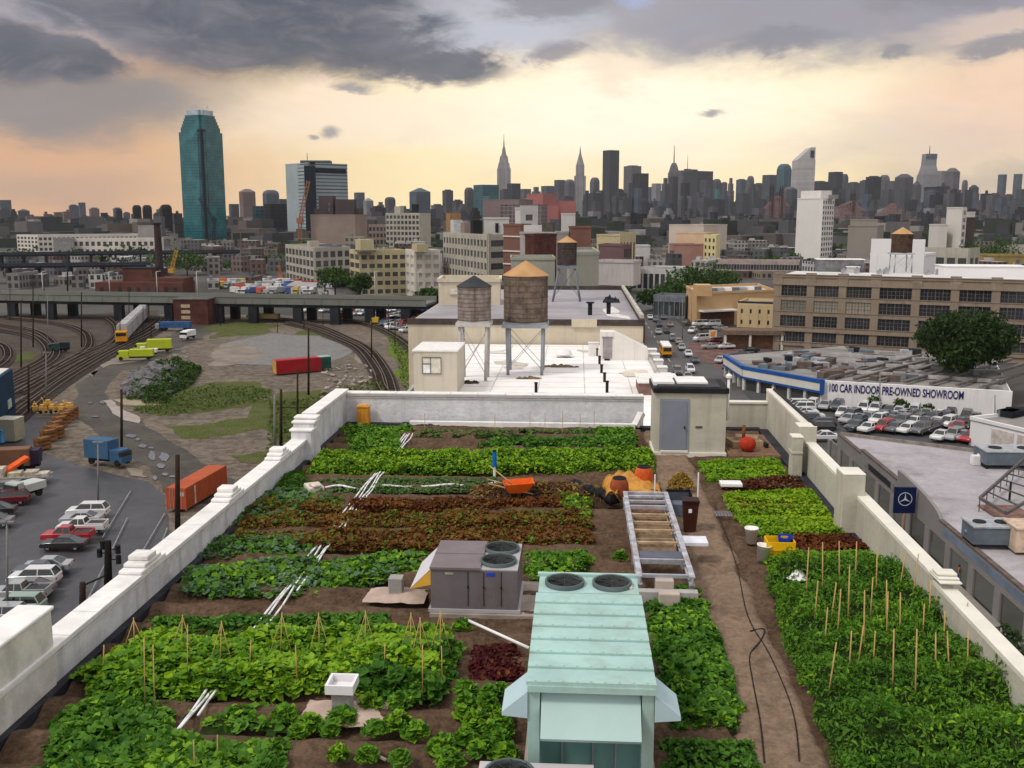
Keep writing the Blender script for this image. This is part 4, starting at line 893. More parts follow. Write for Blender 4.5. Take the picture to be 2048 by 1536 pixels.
DIRT = M('yard dirt', (.15,.122,.098), .95, .35, .06, .6, 2, dirt=.6, dirtcol=(.08,.07,.06), fine=.55)
DIRTL = M('pale dirt', (.22,.185,.155), .95, .25, .12, .4, 2, dirt=.3, dirtcol=(.15,.13,.10))
WET = M('wet dirt road', (.068,.06,.05), .6, .4, .12, .5, 2, dirt=.6, dirtcol=(.12,.10,.08), spec=.12, fine=.35)
ASPH = M('wet asphalt', (.068,.068,.073), .4, .3, .09, .3, 3, dirt=.8, dirtcol=(.042,.042,.046), spec=.16, fine=.12)
SLAB = M('old concrete slab', (.19,.185,.18), .8, .15, .08, .3, 1, dirt=.75, dirtcol=(.12,.105,.085), fine=.25)
GRS = M('rough grass', (.08,.095,.028), .95, .4, .3, .8, 2, dirt=.9, dirtcol=(.12,.095,.07), fine=.6)
GRB = M('bright rough grass', (.11,.16,.02), .95, .3, .3, .8, 2, dirt=.7, dirtcol=(.12,.12,.05), fine=.6)
PALE = M('pale concrete', (.33,.29,.26), .85, .15, .3, .3)
patch('yard', [(-700,980),(-300,760),(0,650),(330,628),(560,630),(760,640),(880,660),(900,900),(700,1500),(0,1500)], DIRT, .08)
patch('yard', [(-200,640),(0,632),(180,628),(320,620),(335,640),(250,690),(100,760),(-200,900)], M('rail yard ballast', (.075,.06,.05), .95, .35, .12, .6, 1, dirt=.5, dirtcol=(.16,.12,.09), fine=.5), .1)
patch('parking_lot', [(-500,960),(38,836),(150,832),(122,860),(85,905),(150,930),(240,952),(300,965),(330,990),(345,1100),(300,1500),(-700,1700)], ASPH, .05)
patch('dirt_road', [(335,1000),(300,935),(215,882),(180,852),(148,805),(150,770),(200,732),(270,703),(340,672),(370,655),(430,640),(470,645),(400,680),(350,703),(300,735),(240,742),(218,770),(232,808),(275,830),(335,880),(400,925),(470,960),(440,1010)], WET, .1)
patch('grass', [(255,812),(330,785),(420,765),(510,763),(548,790),(500,812),(400,826),(320,832)], GRS, .3)
patch('grass', [(330,853),(400,850),(520,832),(560,850),(470,868),(400,880),(350,868)], GRS, .35)
patch('grass', [(405,660),(500,641),(562,650),(545,664),(470,672),(420,678)], GRS, .3)
patch('grass', [(560,785),(640,780),(660,880),(600,905),(545,880)], GRS, .3)
patch('grass', [(770,672),(800,672),(828,710),(828,790),(812,810),(800,760),(790,715)], GRB, .15)
patch('grass', [(455,912),(520,903),(560,910),(540,928),(480,925)], GRS, .3)
patch('grass', [(610,660),(655,668),(700,690),(640,688),(600,676)], GRS, .3)
patch('grass', [(60,770),(140,735),(200,715),(120,760),(60,800)], GRS, .3)
patch('grass', [(-20,725),(60,705),(70,715),(0,740)], GRS, .3)
patch('concrete_slab', [(415,712),(440,690),(540,668),(640,672),(700,695),(705,706),(660,724),(560,732),(460,728)], SLAB, .12)
patch('pale_dirt', [(425,705),(470,688),(510,690),(520,715),(470,730),(430,735)], DIRTL, .3)
patch('pale_dirt', [(690,672),(735,700),(752,735),(735,735),(710,705),(670,682)], DIRTL, .2)
patch('pale_dirt', [(250,935),(285,942),(297,955),(262,952)], DIRTL, .2)
patch('pale_dirt', [(340,700),(290,720),(220,730),(180,760),(205,735),(270,705)], DIRTL, .25)
patch('concrete_apron', [(205,802),(222,800),(250,822),(280,835),(278,848),(250,842),(225,828)], PALE, .08)
patch('concrete_apron', [(225,800),(300,795),(325,800),(325,812),(250,812)], M('sandy concrete', (.30,.25,.18), .9, .2, .3), .1)
for i, (x, y, a, b) in enumerate([(304,912,7,10),(328,915,11,9),(322,933,9,5),(345,954,7,2),(330,950,7,3),(310,957,5,5),(285,893,9,4),(302,897,6,2),(262,873,12,4),(276,880,5,3),(355,700,7,2),(368,705,6,2),(372,715,6,2),(350,712,8,3),(342,695,5,3),(205,806,6,3),(180,807,5,2),(190,835,8,1.5)]):
    patch('puddle', [(x-a,y),(x-a*.4,y-b),(x+a*.6,y-b*.7),(x+a,y),(x+a*.5,y+b),(x-a*.5,y+b*.8)], M('puddle water', (.13,.13,.14), .1, .2, 1, spec=1), .1, it=3)
# painted lines on the lot
for k, (a, b) in enumerate((((120,1320),(255,1040)),((205,1080),(262,985)),((60,1000),(105,955)),((180,1290),(330,1030)),((300,1150),(335,1060)))):
    A = G(*a); B = G(*b); mb = MB(); mb.bar((A.x,A.y,ST+.3),(B.x,B.y,ST+.3),.12,.01); kind(mb.build('painted_line', M('worn line paint', (.24,.24,.24), .8, .3, 2)))
# ---- railway tracks
RAIL = M('rusty rail', (.20,.15,.12), .5, .3, 1, metal=.3); SLP = M('sleeper', (.05,.038,.03), .95, .3, 1); BAL = M('track ballast', (.06,.048,.042), .95, .4, .8, .8, 3, fine=.5)
def smoothpath(P, n=8):
    q = []
    for i in range(len(P)-1):
        p0=P[max(0,i-1)];p1=P[i];p2=P[i+1];p3=P[min(len(P)-1,i+2)]
        for k in range(n):
            t=k/n; q.append(Vector([.5*((2*p1[c])+(-p0[c]+p2[c])*t+(2*p0[c]-5*p1[c]+4*p2[c]-p3[c])*t*t+(-p0[c]+3*p1[c]-3*p2[c]+p3[c])*t**3) for c in (0,1)]))
    q.append(Vector(P[-1][:2])); return q
def strip(mb, q, w, z, mi=0, off=0, h=0):
    L = []; 
    for i, p in enumerate(q):
        d = (q[min(i+1,len(q)-1)]-q[max(i-1,0)]).normalized(); n = Vector((-d.y, d.x)); L.append((p+n*(off-w/2), p+n*(off+w/2)))
    m = len(L)
    vs = [(a.x,a.y,z+h) for a,b in L]+[(b.x,b.y,z+h) for a,b in L]; fs = [(i,i+1,m+i+1,m+i) for i in range(m-1)]
    if h:
        vs += [(a.x,a.y,z) for a,b in L]+[(b.x,b.y,z) for a,b in L]; fs += [(i,i+1,2*m+i+1,2*m+i) for i in range(m-1)]+[(m+i,m+i+1,3*m+i+1,3*m+i) for i in range(m-1)]
    mb.add(vs, fs, mi)
def track(pts, w=3.6, dark=True):
    LV[0] += 1; q = smoothpath([G(a,b) for a,b in pts]); mb = MB(); z = ST+.005*LV[0]
    strip(mb, q, w, z, 0)
    z2 = ST+.75
    for i in range(len(q)-1):
        d = q[i+1]-q[i]; n = max(1,int(d.length/1.3)); a = math.atan2(d.y,d.x)
        for k in range(n): p = q[i]+d*k/n; mb.obox((p.x,p.y,z2-.08),.26,2.5,.14,a,1)
    for s in (-.72,.72): strip(mb, q, .12, z2, 2, s, .14)
    kind(mb.build('railway_track', [BAL, SLP, RAIL]))
for T in ([(812,860),(788,800),(772,750),(738,703),(690,677),(640,656),(580,643),(520,636)], [(805,835),(765,780),(752,745),(720,703),(680,682),(630,662),(575,648)],
          [(860,800),(848,745),(832,708),(790,674),(740,652),(680,640)],
          [(0,868),(80,803),(150,753),(230,706),(300,672),(330,648),(352,625)], [(-20,855),(60,800),(140,745),(225,697),(290,665),(322,640)],
          [(-60,835),(50,778),(140,722),(215,690),(240,665),(250,640)], [(-60,800),(40,748),(93,716),(90,692),(55,672),(-40,656)],
          [(-60,812),(60,752),(110,720),(106,690),(66,664),(-20,648)], [(-60,822),(80,755),(160,712),(178,690),(165,665),(110,648),(20,638)], [(-60,770),(0,735),(16,712),(0,692),(-60,680)],
          [(40,790),(150,730),(215,700),(235,680),(232,655),(215,640)]): track(T)
# yard rows of dirt berm
# ---- poles
WOOD = M('dark timber pole', (.035,.024,.018), .9, .3, 2); STEELP = M('pole steel', (.20,.20,.20), .6, .15, 2)
def pole(px, top, base, r=.16, mat=None, lab='', where='', arms=0, name='utility_pole', lean=0, z=ST, dz=0):
    b = G(px, base, z); d = depth(b); q = DP(px+lean, top, d)
    t = thing(name, '', 'pole', (b.x, b.y, z)); tx = Vector((q.x-b.x, q.y-b.y, q.z-z))
    mb = MB(); mb.tube((0,0,-.3), tx, r, 8, r1=r*.75); mb.build('post', mat or WOOD, t)
    if arms:
        for k in range(arms):
            zz = tx.z*(1-.06-.07*k); mb = MB(); c = tx*(zz/tx.z); mb.bar(c+Vector((-1.1,0,0)), c+Vector((1.1,0,0)), .12, .14); mb.build('cross_arm', mat or WOOD, t)
            for s in (-1,-.5,.5,1): 
                mb = MB(); mb.cyl(c.x+s, c.y, c.z+.08, c.z+.3, .06, n=6); mb.build('insulator', M('insulator', (.25,.22,.2), .4), t)
    later(t, lab, where); return t, tx
for x, a, b, r, ar in ((42,600,742,.2,0),(66,572,694,.2,0),(57,732,828,.22,0),(163,585,695,.22,1),(240,620,690,.14,0),(258,575,662,.15,0),(302,630,690,.15,0),(286,612,672,.12,0),(20,560,640,.12,0)):
    pole(x, a, b, r, None, 'dark timber pole', 'standing in the rail yard', ar)
for x, a, b, r, ar in ((617,656,790,.24,0),(595,738,872,.2,0),(743,640,722,.2,0),(555,627,665,.13,0),(608,625,658,.15,0),(646,626,656,.15,0),(790,640,692,.14,0),(777,608,668,.14,0),(470,610,640,.12,0),(441,615,652,.1,0)):
    pole(x, a, b, r, None, 'dark pole', 'beside the curved track', ar)
for x, a, b in ((562,779,900),(549,790,905)): pole(x, a, b, .26 if x == 562 else .2, None if x == 562 else STEELP, 'black fence post' if x == 562 else 'grey fence post', 'beside the white parapet corner')
pole(243,779,908,.24,None,'thick timber pole with pale top','behind the blue truck'); pole(355,910,1068,.34,None,'thick brown timber pole','in front of the orange container')
pole(165,1165,1222,.34,None,'short thick timber stub','between the parked cars and the white parapet')
t, tx = pole(216,1082,1190,.42,M('near black pole', (.014,.012,.012), .9),'near black pole with transformers','above the parked cars')
for s, zz in ((-1,-.8),(1,-1.4),(1,-.4),(-.6,.0)):
    mb = MB(); mb.cyl(tx.x+s*.9, tx.y, tx.z+zz-.8, tx.z+zz, .25, n=10); mb.tube((tx.x, tx.y, tx.z+zz-.4), (tx.x+s*.9, tx.y, tx.z+zz-.4), .06, 5); mb.build('transformer', BLACK, t)
mb = MB(); mb.tube((tx.x,tx.y,tx.z-3.2),(tx.x-2.6,tx.y,tx.z-4.4),.1,6); mb.obox((tx.x-2.8,tx.y,tx.z-4.6),.5,.3,.4); mb.build('lamp_arm', BLACK, t)
for x, a, b, wh in ((14,1045,1240,'at the left edge of the parking lot'),(196,885,1012,'behind the white pickup row'),(92,705,812,'near the blue building'),(95,590,700,'in the rail yard')):
    t, tx = pole(x, a, b, .13, STEELP, 'slim grey lamp post', wh, name='street_lamp'); t['category'] = 'lamp post'
    for s in (-1,1): MB().obox((tx.x+s*.35, tx.y, tx.z+.05), .6, .3, .16).build('lamp_head', STEELP, t)
# ---- vehicles
def paint():
    if 'paint' in MATS: return MATS['paint']
    m, nt, b = nt_new('car paint'); oi = nt.nodes.new('ShaderNodeObjectInfo'); nt.links.new(oi.outputs['Color'], b.inputs['Base Color'])
    b.inputs['Roughness'].default_value = .3; b.inputs['Coat Weight'].default_value = .5; b.inputs['Metallic'].default_value = .1; MATS['paint'] = m; return m
PAINT = paint(); CGL = M('car glass', (.018,.022,.026), .08, .1, 1, spec=.8); TYRE = M('tyre rubber', (.018,.018,.018), .85, .1, 3)
HL = M('headlight glass', (.6,.6,.6), .2, .05); TL = M('tail light', (.35,.01,.01), .3, .05)
def slab(mb, prof, ys, mi=0):
    "profile (x,z) swept over y slices [(y, shrink)] about its centre"
    cx_ = sum(p[0] for p in prof)/len(prof); cz = sum(p[1] for p in prof)/len(prof); n = len(prof); vs = []
    for y, k, kz in ys: vs += [(cx_+(p[0]-cx_)*k, y, cz+(p[1]-cz)*kz) for p in prof]
    fs = [(s*n+i, s*n+(i+1)%n, (s+1)*n+(i+1)%n, (s+1)*n+i) for s in range(len(ys)-1) for i in range(n)]
    mb.add(vs, fs+[tuple(range(n)), tuple(range(n*(len(ys)-1), n*len(ys)))], mi)
KINDS = {
 'sedan': dict(L=4.7, low=[(-2.35,.35),(-2.38,.62),(-2.25,.88),(-1.1,.95),(1.5,.98),(2.25,.95),(2.35,.7),(2.33,.35)], cab=[(-1.15,.93),(-.45,1.42),(.75,1.43),(1.6,.96)]),
 'suv': dict(L=4.8, low=[(-2.38,.4),(-2.4,.8),(-2.2,1.05),(-1.15,1.12),(2.2,1.15),(2.4,1.0),(2.42,.4)], cab=[(-1.25,1.1),(-.6,1.72),(1.9,1.70),(2.3,1.12)]),
 'pickup': dict(L=5.4, low=[(-2.7,.45),(-2.72,.85),(-2.5,1.08),(-1.3,1.14),(2.68,1.14),(2.72,.5)], cab=[(-1.35,1.12),(-.75,1.75),(.35,1.75),(.62,1.12)]),
 'van': dict(L=5.2, low=[(-2.6,.4),(-2.62,.9),(-2.2,1.2),(-1.8,1.3),(2.55,1.3),(2.6,.4)], cab=[(-1.9,1.25),(-1.2,2.0),(2.4,2.0),(2.56,1.27)])}
PROTO = {}
def car_proto(k, simple=False):
    if (k, simple) in PROTO: return PROTO[(k, simple)]
    S = KINDS[k]; hw = .9
    low = MB(); slab(low, S['low'], [(-hw,.965,.86),(-hw+.07,1,1),(hw-.07,1,1),(hw,.965,.86)])
    cab = MB(); c = S['cab']; ch = c[1][1]-c[0][1]
    vs = [(x, s*(hw-.08-.2*(z-c[0][1])/ch), z) for s in (-1,1) for x, z in c]; cab.add(vs, [(0,1,2,3),(7,6,5,4),(0,4,5,1),(1,5,6,2),(2,6,7,3)])
    roof = MB(); x0, x1, zt = c[1][0], c[2][0], c[1][1]; w_ = hw-.28
    roof.box(x0-.02,x1+.02,-w_-.02,w_+.02,zt-.04,zt+.045)
    for s in (-1,1):
        yb = s*(hw-.07); yt = s*(w_+.0)
        for a, b in ((c[0],c[1]),(c[3],c[2])): roof.bar((a[0],yb,a[1]),(b[0],yt,b[1]),.09,.07)
        mid = (x0+x1)/2; roof.bar((mid,yb,c[0][1]),(mid,yt,zt),.09,.05)
    if k == 'pickup':
        roof.box(.75,2.66,-.88,-.8,1.14,1.3); roof.box(.75,2.66,.8,.88,1.14,1.3); roof.box(2.6,2.7,-.8,.8,1.14,1.3); roof.box(.62,.75,-.88,.88,1.14,1.3)
        bedm = MB().box(.76,2.6,-.79,.79,1.142,1.16)
    wx = S['L']/2-.85; wheels = []
    for x in (-wx, wx-.05):
        for s in (-1,1):
            wl = MB(); n = 16; vs = [(x+.34*math.cos(2*PI*i/n), s*(hw-.2)+e*.13, .34+.34*math.sin(2*PI*i/n)) for e in (-1,1) for i in range(n)]
            wl.add(vs, [(i,(i+1)%n,n+(i+1)%n,n+i) for i in range(n)]+[tuple(range(n)),tuple(range(n,2*n))])
            vs = [(x+.19*math.cos(2*PI*i/n), s*(hw-.06)+s*.012, .34+.19*math.sin(2*PI*i/n)) for i in range(n)]; wl.add(vs,[tuple(range(n))],1); wheels.append(wl)
    RIM = M('rim silver', (.4,.4,.42), .3, metal=.6)
    xe = S['L']/2
    if simple:
        mb = MB()
        for o, mi in ((low,0),(cab,1),(roof,0)): mb.add(o.v, o.f, mi)
        for wl in wheels: mb.add(wl.v, wl.f, 2)
        mb.v = list(mb.v); r = mb.build('parked_car', [PAINT, CGL, TYRE], None, origin=(0,0,0)); r['label']=''; r['category']='car'
    else:
        r = thing('parked_car', '', 'car')
        body = low.build('body', PAINT, r); bevel(body, .05, 2); cab.build('windows', CGL, r); bevel(roof.build('roof', PAINT, r), .02, 2)
        if k == 'pickup': bedm.build('load_bed', M('bed liner', (.06,.06,.065)), r)
        for wl in wheels: wl.build('wheel', [TYRE, RIM], r)
        for s in (-1,1): MB().box(-xe-.005,-xe+.1,s*.68-.14,s*.68+.14,.62,.76).build('headlight', HL, r); MB().box(xe-.12,xe+.01,s*.72-.1,s*.72+.1,.7,.9).build('taillight', TL, r)
    r.location = (0,0,-500); PROTO[(k, simple)] = r; return r
CC = dict(white=(.72,.72,.72), silver=(.36,.37,.39), grey=(.13,.13,.14), black=(.016,.016,.018), red=(.42,.02,.03), darkred=(.13,.012,.02), blue=(.05,.09,.22), green=(.28,.38,.32), tan=(.30,.24,.16), slate=(.055,.065,.08))
CN = dict(darkred='dark red', green='pale green', slate='slate blue')
def car(px, py, k, c, head, where, simple=False, z=None, group=None, name='parked_car', zoff=.2):
    p = G(px, py); r = dup(car_proto(k, simple), (p.x, p.y, (ST+zoff) if z is None else z), head, None, group, CC[c]); r.name = name
    later(r, CN.get(c, c)+' '+{'suv':'estate car'}.get(k, k), where); return r
g = 'cars parked in the lot below the white parapet'
for px, py, k, c, h in ((177,1036,'suv','white',.12),(165,1050,'sedan','silver',.12),(166,1068,'pickup','white',.12),(137,1086,'pickup','red',.1),(130,1101,'sedan','black',.08)):
    car(px, py, k, c, h, 'in the near row of the wet lot', group=g)
for px, py, k, c, h in ((97,1146,'sedan','silver',.15),(78,1155,'sedan','slate',.12),(70,1172,'suv','white',.1),(60,1191,'sedan','grey',.1),(42,1203,'pickup','silver',.1),(36,1229,'suv','green',.08),(0,1250,'suv','silver',.08)):
    car(px, py, k, c, h, 'in the lower row of the wet lot', group=g)
for px, py, k, c, h in ((18,1011,'suv','darkred',.3),(-8,1032,'sedan','black',.2),(-14,1055,'sedan','grey',.2),(10,992,'suv','grey',.3)):
    car(px, py, k, c, h, 'at the left edge of the wet lot', group=g)
# ---- generic truck
def truck(px, py, head, cabc, boxc, L, H, label, boxlen=None, name='box_truck', z=ST+.35, cat='truck'):
    p = G(px, py); t = thing(name, label, cat, (p.x,p.y,z), head); cm = M('paint %s' % str(cabc), cabc, .4, .08, .5); bm_ = M('paint %s' % str(boxc), boxc, .5, .12, .4, dirt=.2)
    bl = boxlen or L*.68; mb = MB(); mb.box(-L/2+L-bl, L/2, -1.15, 1.15, .9, .9+H); bevel(mb.build('cargo_box', bm_, t), .05)
    mb = MB(); slab(mb, [(-L/2,.5),(-L/2,1.3),(-L/2+.35,2.3),(-L/2+L-bl-.1,2.35),(-L/2+L-bl-.1,.5)], [(-1.05,.97,.97),(-1,1,1),(1,1,1),(1.05,.97,.97)]); c_ = mb.build('cab', cm, t)
    mb = MB(); mb.box(-L/2+.02,-L/2+.5,-1.065,1.065,1.4,2.1); mb.build('cab_window', CGL, c_)
    mb = MB(); mb.box(-L/2+.3,L/2-.1,-.5,.5,.45,.88); mb.build('chassis', BLACK, t)
    for x in (-L/2+.9, L/2-1.1):
        for s in (-1,1):
            mb = MB(); n = 14; vs = [(x+.48*math.cos(2*PI*i/n), s*.95+e*.15, .48+.48*math.sin(2*PI*i/n)) for e in (-1,1) for i in range(n)]
            mb.add(vs,[(i,(i+1)%n,n+(i+1)%n,n+i) for i in range(n)]+[tuple(range(n)),tuple(range(n,2*n))]); mb.build('wheel', TYRE, t)
    return t
truck(218,932,PI-.28,(.045,.11,.20),(.05,.12,.215),6.6,2.7,'blue box truck parked beside the dirt road',4.3)
def container(name, px0, py0, px1, py1, w, h, mat, label, cat='container', ends=None, z=ST+.3, ribs=True):
    A = G(px0,py0); B = G(px1,py1); d = Vector((B.x-A.x,B.y-A.y)); L = d.length; a = math.atan2(d.y,d.x)
    t = thing(name,label,cat,(A.x,A.y,z),a); mb = MB(); mb.box(0,L,0,w,.12,h)
    if ribs:
        n = int(L/.35)
        for k in range(n): mb.box(.2+k*(L-.4)/n,.2+(k+.5)*(L-.4)/n,-.035,-.001,.3,h-.2)
    mb.build('body',mat,t)
    mb = MB()
    for x in (0,L): mb.box(x-.08,x+.08,-.05,.08,0,h+.02); mb.box(x-.08,x+.08,w-.08,w+.05,0,h+.02)
    mb.build('frame',mat,t)
    if ends:
        mb = MB(); mb.box(-.06,-.002,.08,w-.08,.15,h-.08); dd_ = mb.build('door',ends,t)
        mb = MB()
        for y in (.5,.9,w-.9,w-.5): mb.tube((-.1,y,.2),(-.1,y,h-.1),.03,5)
        mb.build('lock_bar',GALV,dd_)
    return t
ORC = M('orange red container', (.42,.095,.04), .6, .15, .4, dirt=.35, dirtcol=(.22,.06,.03), streak=.3)
t = container('shipping_container',373,1026,454,976,2.44,2.75,ORC,'long orange red shipping container behind the white parapet',ends=ORC)
mb = MB(); mb.box(2.2,2.6,-.06,-.038,.2,2.5); mb.build('white_stripe',M('faded white', (.6,.45,.4)),t)
mb = MB(); mb.box(-.075,-.062,.2,1.0,1.8,2.3); mb.build('label_patch',M('faded white', (.6,.45,.4)),t)
RC = M('red dumpster paint', (.36,.02,.025), .5, .1, .4, dirt=.2)
t = container('skip',554,752,642,744,2.6,3.1,RC,'long red open skip with a green box at its right end','skip',ends=M('yellow end', (.55,.36,.06)))
t2 = container('crate',640,742,662,740,2.5,2.8,M('dark green box', (.03,.09,.08)),'dark green metal box with pale lid beside the red skip','box')
mb = MB(); mb.box(0,3.0,0,2.5,2.82,2.95); mb.build('lid',M('pale green lid', (.3,.42,.4)),t2)
# blue building, beige box
BB = M('dark blue cladding', (.012,.045,.09), .6, .15, .2)
t = thing('warehouse','dark navy blue warehouse with a white roof at the left edge','warehouse',(0,0,ST)); p0=G(33,838); p1=G(-150,1010); p3=G(-260,838); p2=(p1.x+p3.x-p0.x,p1.y+p3.y-p0.y); fp=[tuple(p0.xy),tuple(p1.xy),p2,tuple(p3.xy)]
MB().prism(fp,0,9.0).build('wall',BB,t); MB().prism([(p0.x-.6+(q[0]-p0.x)*.98,p0.y+(q[1]-p0.y)*.98) for q in fp],9.002,9.1).build('roof',M('white roof', (.62,.60,.57),.8,.1,.1),t)
d_=Vector((p1.x-p0.x,p1.y-p0.y)).normalized(); n_=Vector((-d_.y,d_.x)); 
if n_.dot(Vector((-p0.x,-p0.y)))<0: n_=-n_
q=Vector(p0.xy)+d_*3.2+n_*.06; MB().bar((q.x,q.y,3.6),(q.x+d_.x*2.6,q.y+d_.y*2.6,3.6),.1,1.5).build('window',M('pale green panel', (.45,.50,.42)),t)
q=Vector(p0.xy)+n_*.06; MB().bar((q.x,q.y,2.4),(q.x+d_.x*20,q.y+d_.y*20,2.4),.1,.2).build('band',M('navy band', (.01,.02,.04)),t)
A = G(22,882); t = thing('storage_shed','beige metal shed beside the dark blue warehouse','shed',(A.x,A.y,ST)); mb = MB(); mb.box(-1.6,1.6,-1.5,1.5,.25,3.7); bevel(mb.build('body',M('beige metal', (.36,.33,.25),.6,.1,.5,dirt=.4),t),.06)
mb = MB(); mb.box(-1.64,1.64,-1.54,1.54,3.702,3.8); mb.build('roof',M('pale beige', (.5,.48,.4)),t); mb = MB(); mb.box(-1,-.1,-1.53,-1.502,.4,2.6); mb.build('door',M('beige metal', (.36,.33,.25)),t)
A = G(4,886); t=tag(MB().box(A.x-1,A.x+.6,A.y-1,A.y+.5,ST+.2,ST+2.1).box(A.x-1.05,A.x+.65,A.y-1.05,A.y+.55,ST+2.1,ST+2.2).build('bin',M('light blue plastic', (.12,.33,.62),.5)),'light blue bin against the dark blue warehouse','bin')
# lumber stacks
LUM = M('stacked timber', (.22,.105,.045), .9, .4, 1.2, .5, 5)
for k,(x,y) in enumerate(((86,900),(98,884),(104,875),(112,866),(120,856),(128,848),(136,842),(143,837),(117,877))):
    p = G(x,y); t = thing('timber_stack','', 'timber stack',(p.x,p.y,ST+.25),.9+.3*RS.rand(),'timber stacks at the edge of the lot'); w = 1.15 if k < 8 else .8
    for j in range(3): mb = MB(); mb.box(-w,w,-.6,.6,j*.62,j*.62+.48); mb.box(-w*.9,-w*.75,-.6,.6,j*.62+.48,j*.62+.6); mb.box(w*.75,w*.9,-.6,.6,j*.62+.48,j*.62+.6); mb.build('bundle',LUM,t)
    later(t,'brown banded timber stack','at the edge of the wet lot')
YEL = M('machine yellow', (.62,.36,.08), .5, .2, 2)
for k,(x,y) in enumerate(((71,828),(87,830),(96,820),(107,829),(126,829),(139,826))):
    p = G(x,y); t = thing('pump_trailer','','machine',(p.x,p.y,ST+.25),RS.rand()*3,'yellow machines at the far end of the lot')
    mb = MB(); mb.box(-.7,.7,-.45,.45,.5,1.3); mb.box(-.3,.5,-.3,.3,1.3,1.7); bevel(mb.build('body',YEL,t),.08); mb = MB(); mb.tube((-.5,0,1.3),(-1.0,0,2.2),.09,6); mb.build('arm',YEL,t)
    for s in (-1,1): 
        mb = MB(); mb.tube((0,s*.46,.35),(0,s*.62,.35),.35,12); mb.build('wheel',TYRE,t)
    later(t,'small yellow wheeled machine','at the far end of the wet lot')
# flat trailer with junk at left edge
p = G(40,968); t = thing('flat_trailer','flatbed trailer loaded with pale pallets at the left edge of the lot','trailer',(p.x,p.y,ST+.3),.25); mb = MB(); mb.box(-4,4,-1.3,1.3,.7,.9); mb.build('bed',M('grey deck', (.3,.28,.25)),t)
for x_,y_,h_,c_ in ((-2.5,0,1.2,(.5,.45,.38)),(-.5,.2,.5,(.45,.42,.3)),(1.6,0,.6,(.42,.36,.30)),(3,-.3,.35,(.5,.46,.38))): mb = MB(); mb.box(x_-.8,x_+.8,y_-1,y_+.9,.902,.9+h_); mb.build('load',M('pallet load %.1f'%x_,c_,.9,.4,2),t)
for x in (-2.8,2.8):
    for s in (-1,1): MB().tube((x,s*1.1,.38),(x,s*1.35,.38),.38,12).build('wheel',TYRE,t)
p = G(22,965); t = thing('loading_ramp','bright orange slanting ramp at the left edge of the lot','ramp',(p.x,p.y,ST+.3),.9); mb = MB(); mb.bar((-2.6,0,.5),(2.4,0,2.8),1.5,.35); mb.build('deck',M('ramp orange', (.70,.10,.02),.5),t); MB().box(1.4,1.6,-.6,.6,0,2.2).build('leg',BLACK,t)
p = G(10,948); truck(10,948,.3,(.18,.07,.04),(.20,.10,.06),7,2.4,'rust brown box truck behind the orange ramp')
p = G(36,945); truck(37,944,.3,(.03,.02,.05),(.04,.03,.06),6,2.0,'dark purple box truck behind the pale trailer')
truck(52,1000,1.2,(.4,.42,.4),(.5,.52,.5),4.6,1.0,'small pale utility cart right of the orange ramp')
# debris mound with bushes
def rocks(name,label,cat,poly,n,s0,s1,mat,h=1.5,seed=1,kd='stuff'):
    r = random.Random(seed); P = [G(a,b) for a,b in poly]; xs_=[p.x for p in P]; ys_=[p.y for p in P]; mb = MB(); pl=[(p.x,p.y) for p in P]; c=0
    while c < n:
        x = r.uniform(min(xs_),max(xs_)); y = r.uniform(min(ys_),max(ys_))
        if not inpoly(np.array([x]),np.array([y]),pl)[0]: continue
        e = edgedist(np.array([x]),np.array([y]),pl)[0]; s = r.uniform(s0,s1); mb.obox((x,y,ST+.3+min(h,e*.35)*r.random()),s*1.6,s,s*.5,r.random()*3,0,r.uniform(-.5,.5),r.uniform(-.5,.5)); c += 1
    o = mb.build(name,mat); tag(o,label,cat)
    if kd: kind(o,kd)
    return o
rocks('rubble','heap of grey broken concrete slabs beside the dirt road','rubble',[(250,800),(255,760),(300,732),(350,728),(395,750),(360,775),(320,798)],380,.5,1.7,M('grey rubble', (.15,.145,.15),.9,.3,.5),1.7,3)
def shrub(name,label,poly,h,dens,size,mats,seed,z=ST+.3,kd='stuff',cat='bushes'):
    P = [G(a,b,z) for a,b in poly]; pl=[(p.x,p.y) for p in P]; x0,x1=min(p[0] for p in pl),max(p[0] for p in pl); y0,y1=min(p[1] for p in pl),max(p[1] for p in pl)
    n=int((x1-x0)*(y1-y0)*dens); x=x0+(x1-x0)*RS.rand(n); y=y0+(y1-y0)*RS.rand(n); k=inpoly(x,y,pl); x,y=x[k],y[k]
    e=edgedist(x,y,pl); hh=h*np.clip(e/(h*.9),0,1)**.6*np.clip(.7+.9*lump(x,y,1.1,seed)+.4*lump(x,y,3,seed+1),.1,1.6); zz=z+hh*RS.rand(len(x))**.4; m=len(x)//2; pos=np.stack([x,y,zz],1)
    o=leafmesh(name,[(pos[:m],size*(.5+RS.rand(m)),.7,.7,mats[0]),(pos[m:],size*(.5+RS.rand(len(x)-m)),.7,.7,mats[1])]); tag(o,label,cat)
    if kd: kind(o,kd)
    return o
TL1 = leafM('tree leaf dark', (.018,.045,.010), (.05,.10,.022)); TL2 = leafM('tree leaf mid', (.035,.075,.014), (.085,.15,.03)); TL3 = leafM('dry shrub leaf', (.07,.09,.02), (.14,.16,.04))
shrub('bushes','dark green bushes growing over the grey rubble heap',[(285,805),(280,782),(315,762),(300,738),(345,725),(405,738),(385,768),(345,788),(335,806)],2.0,16,.6,(TL1,TL2),5)
shrub('bushes','green scrub creeping over the left foot of the rubble heap',[(252,798),(262,770),(290,755),(300,775),(290,800)],1.3,10,.5,(TL1,TL2),15)
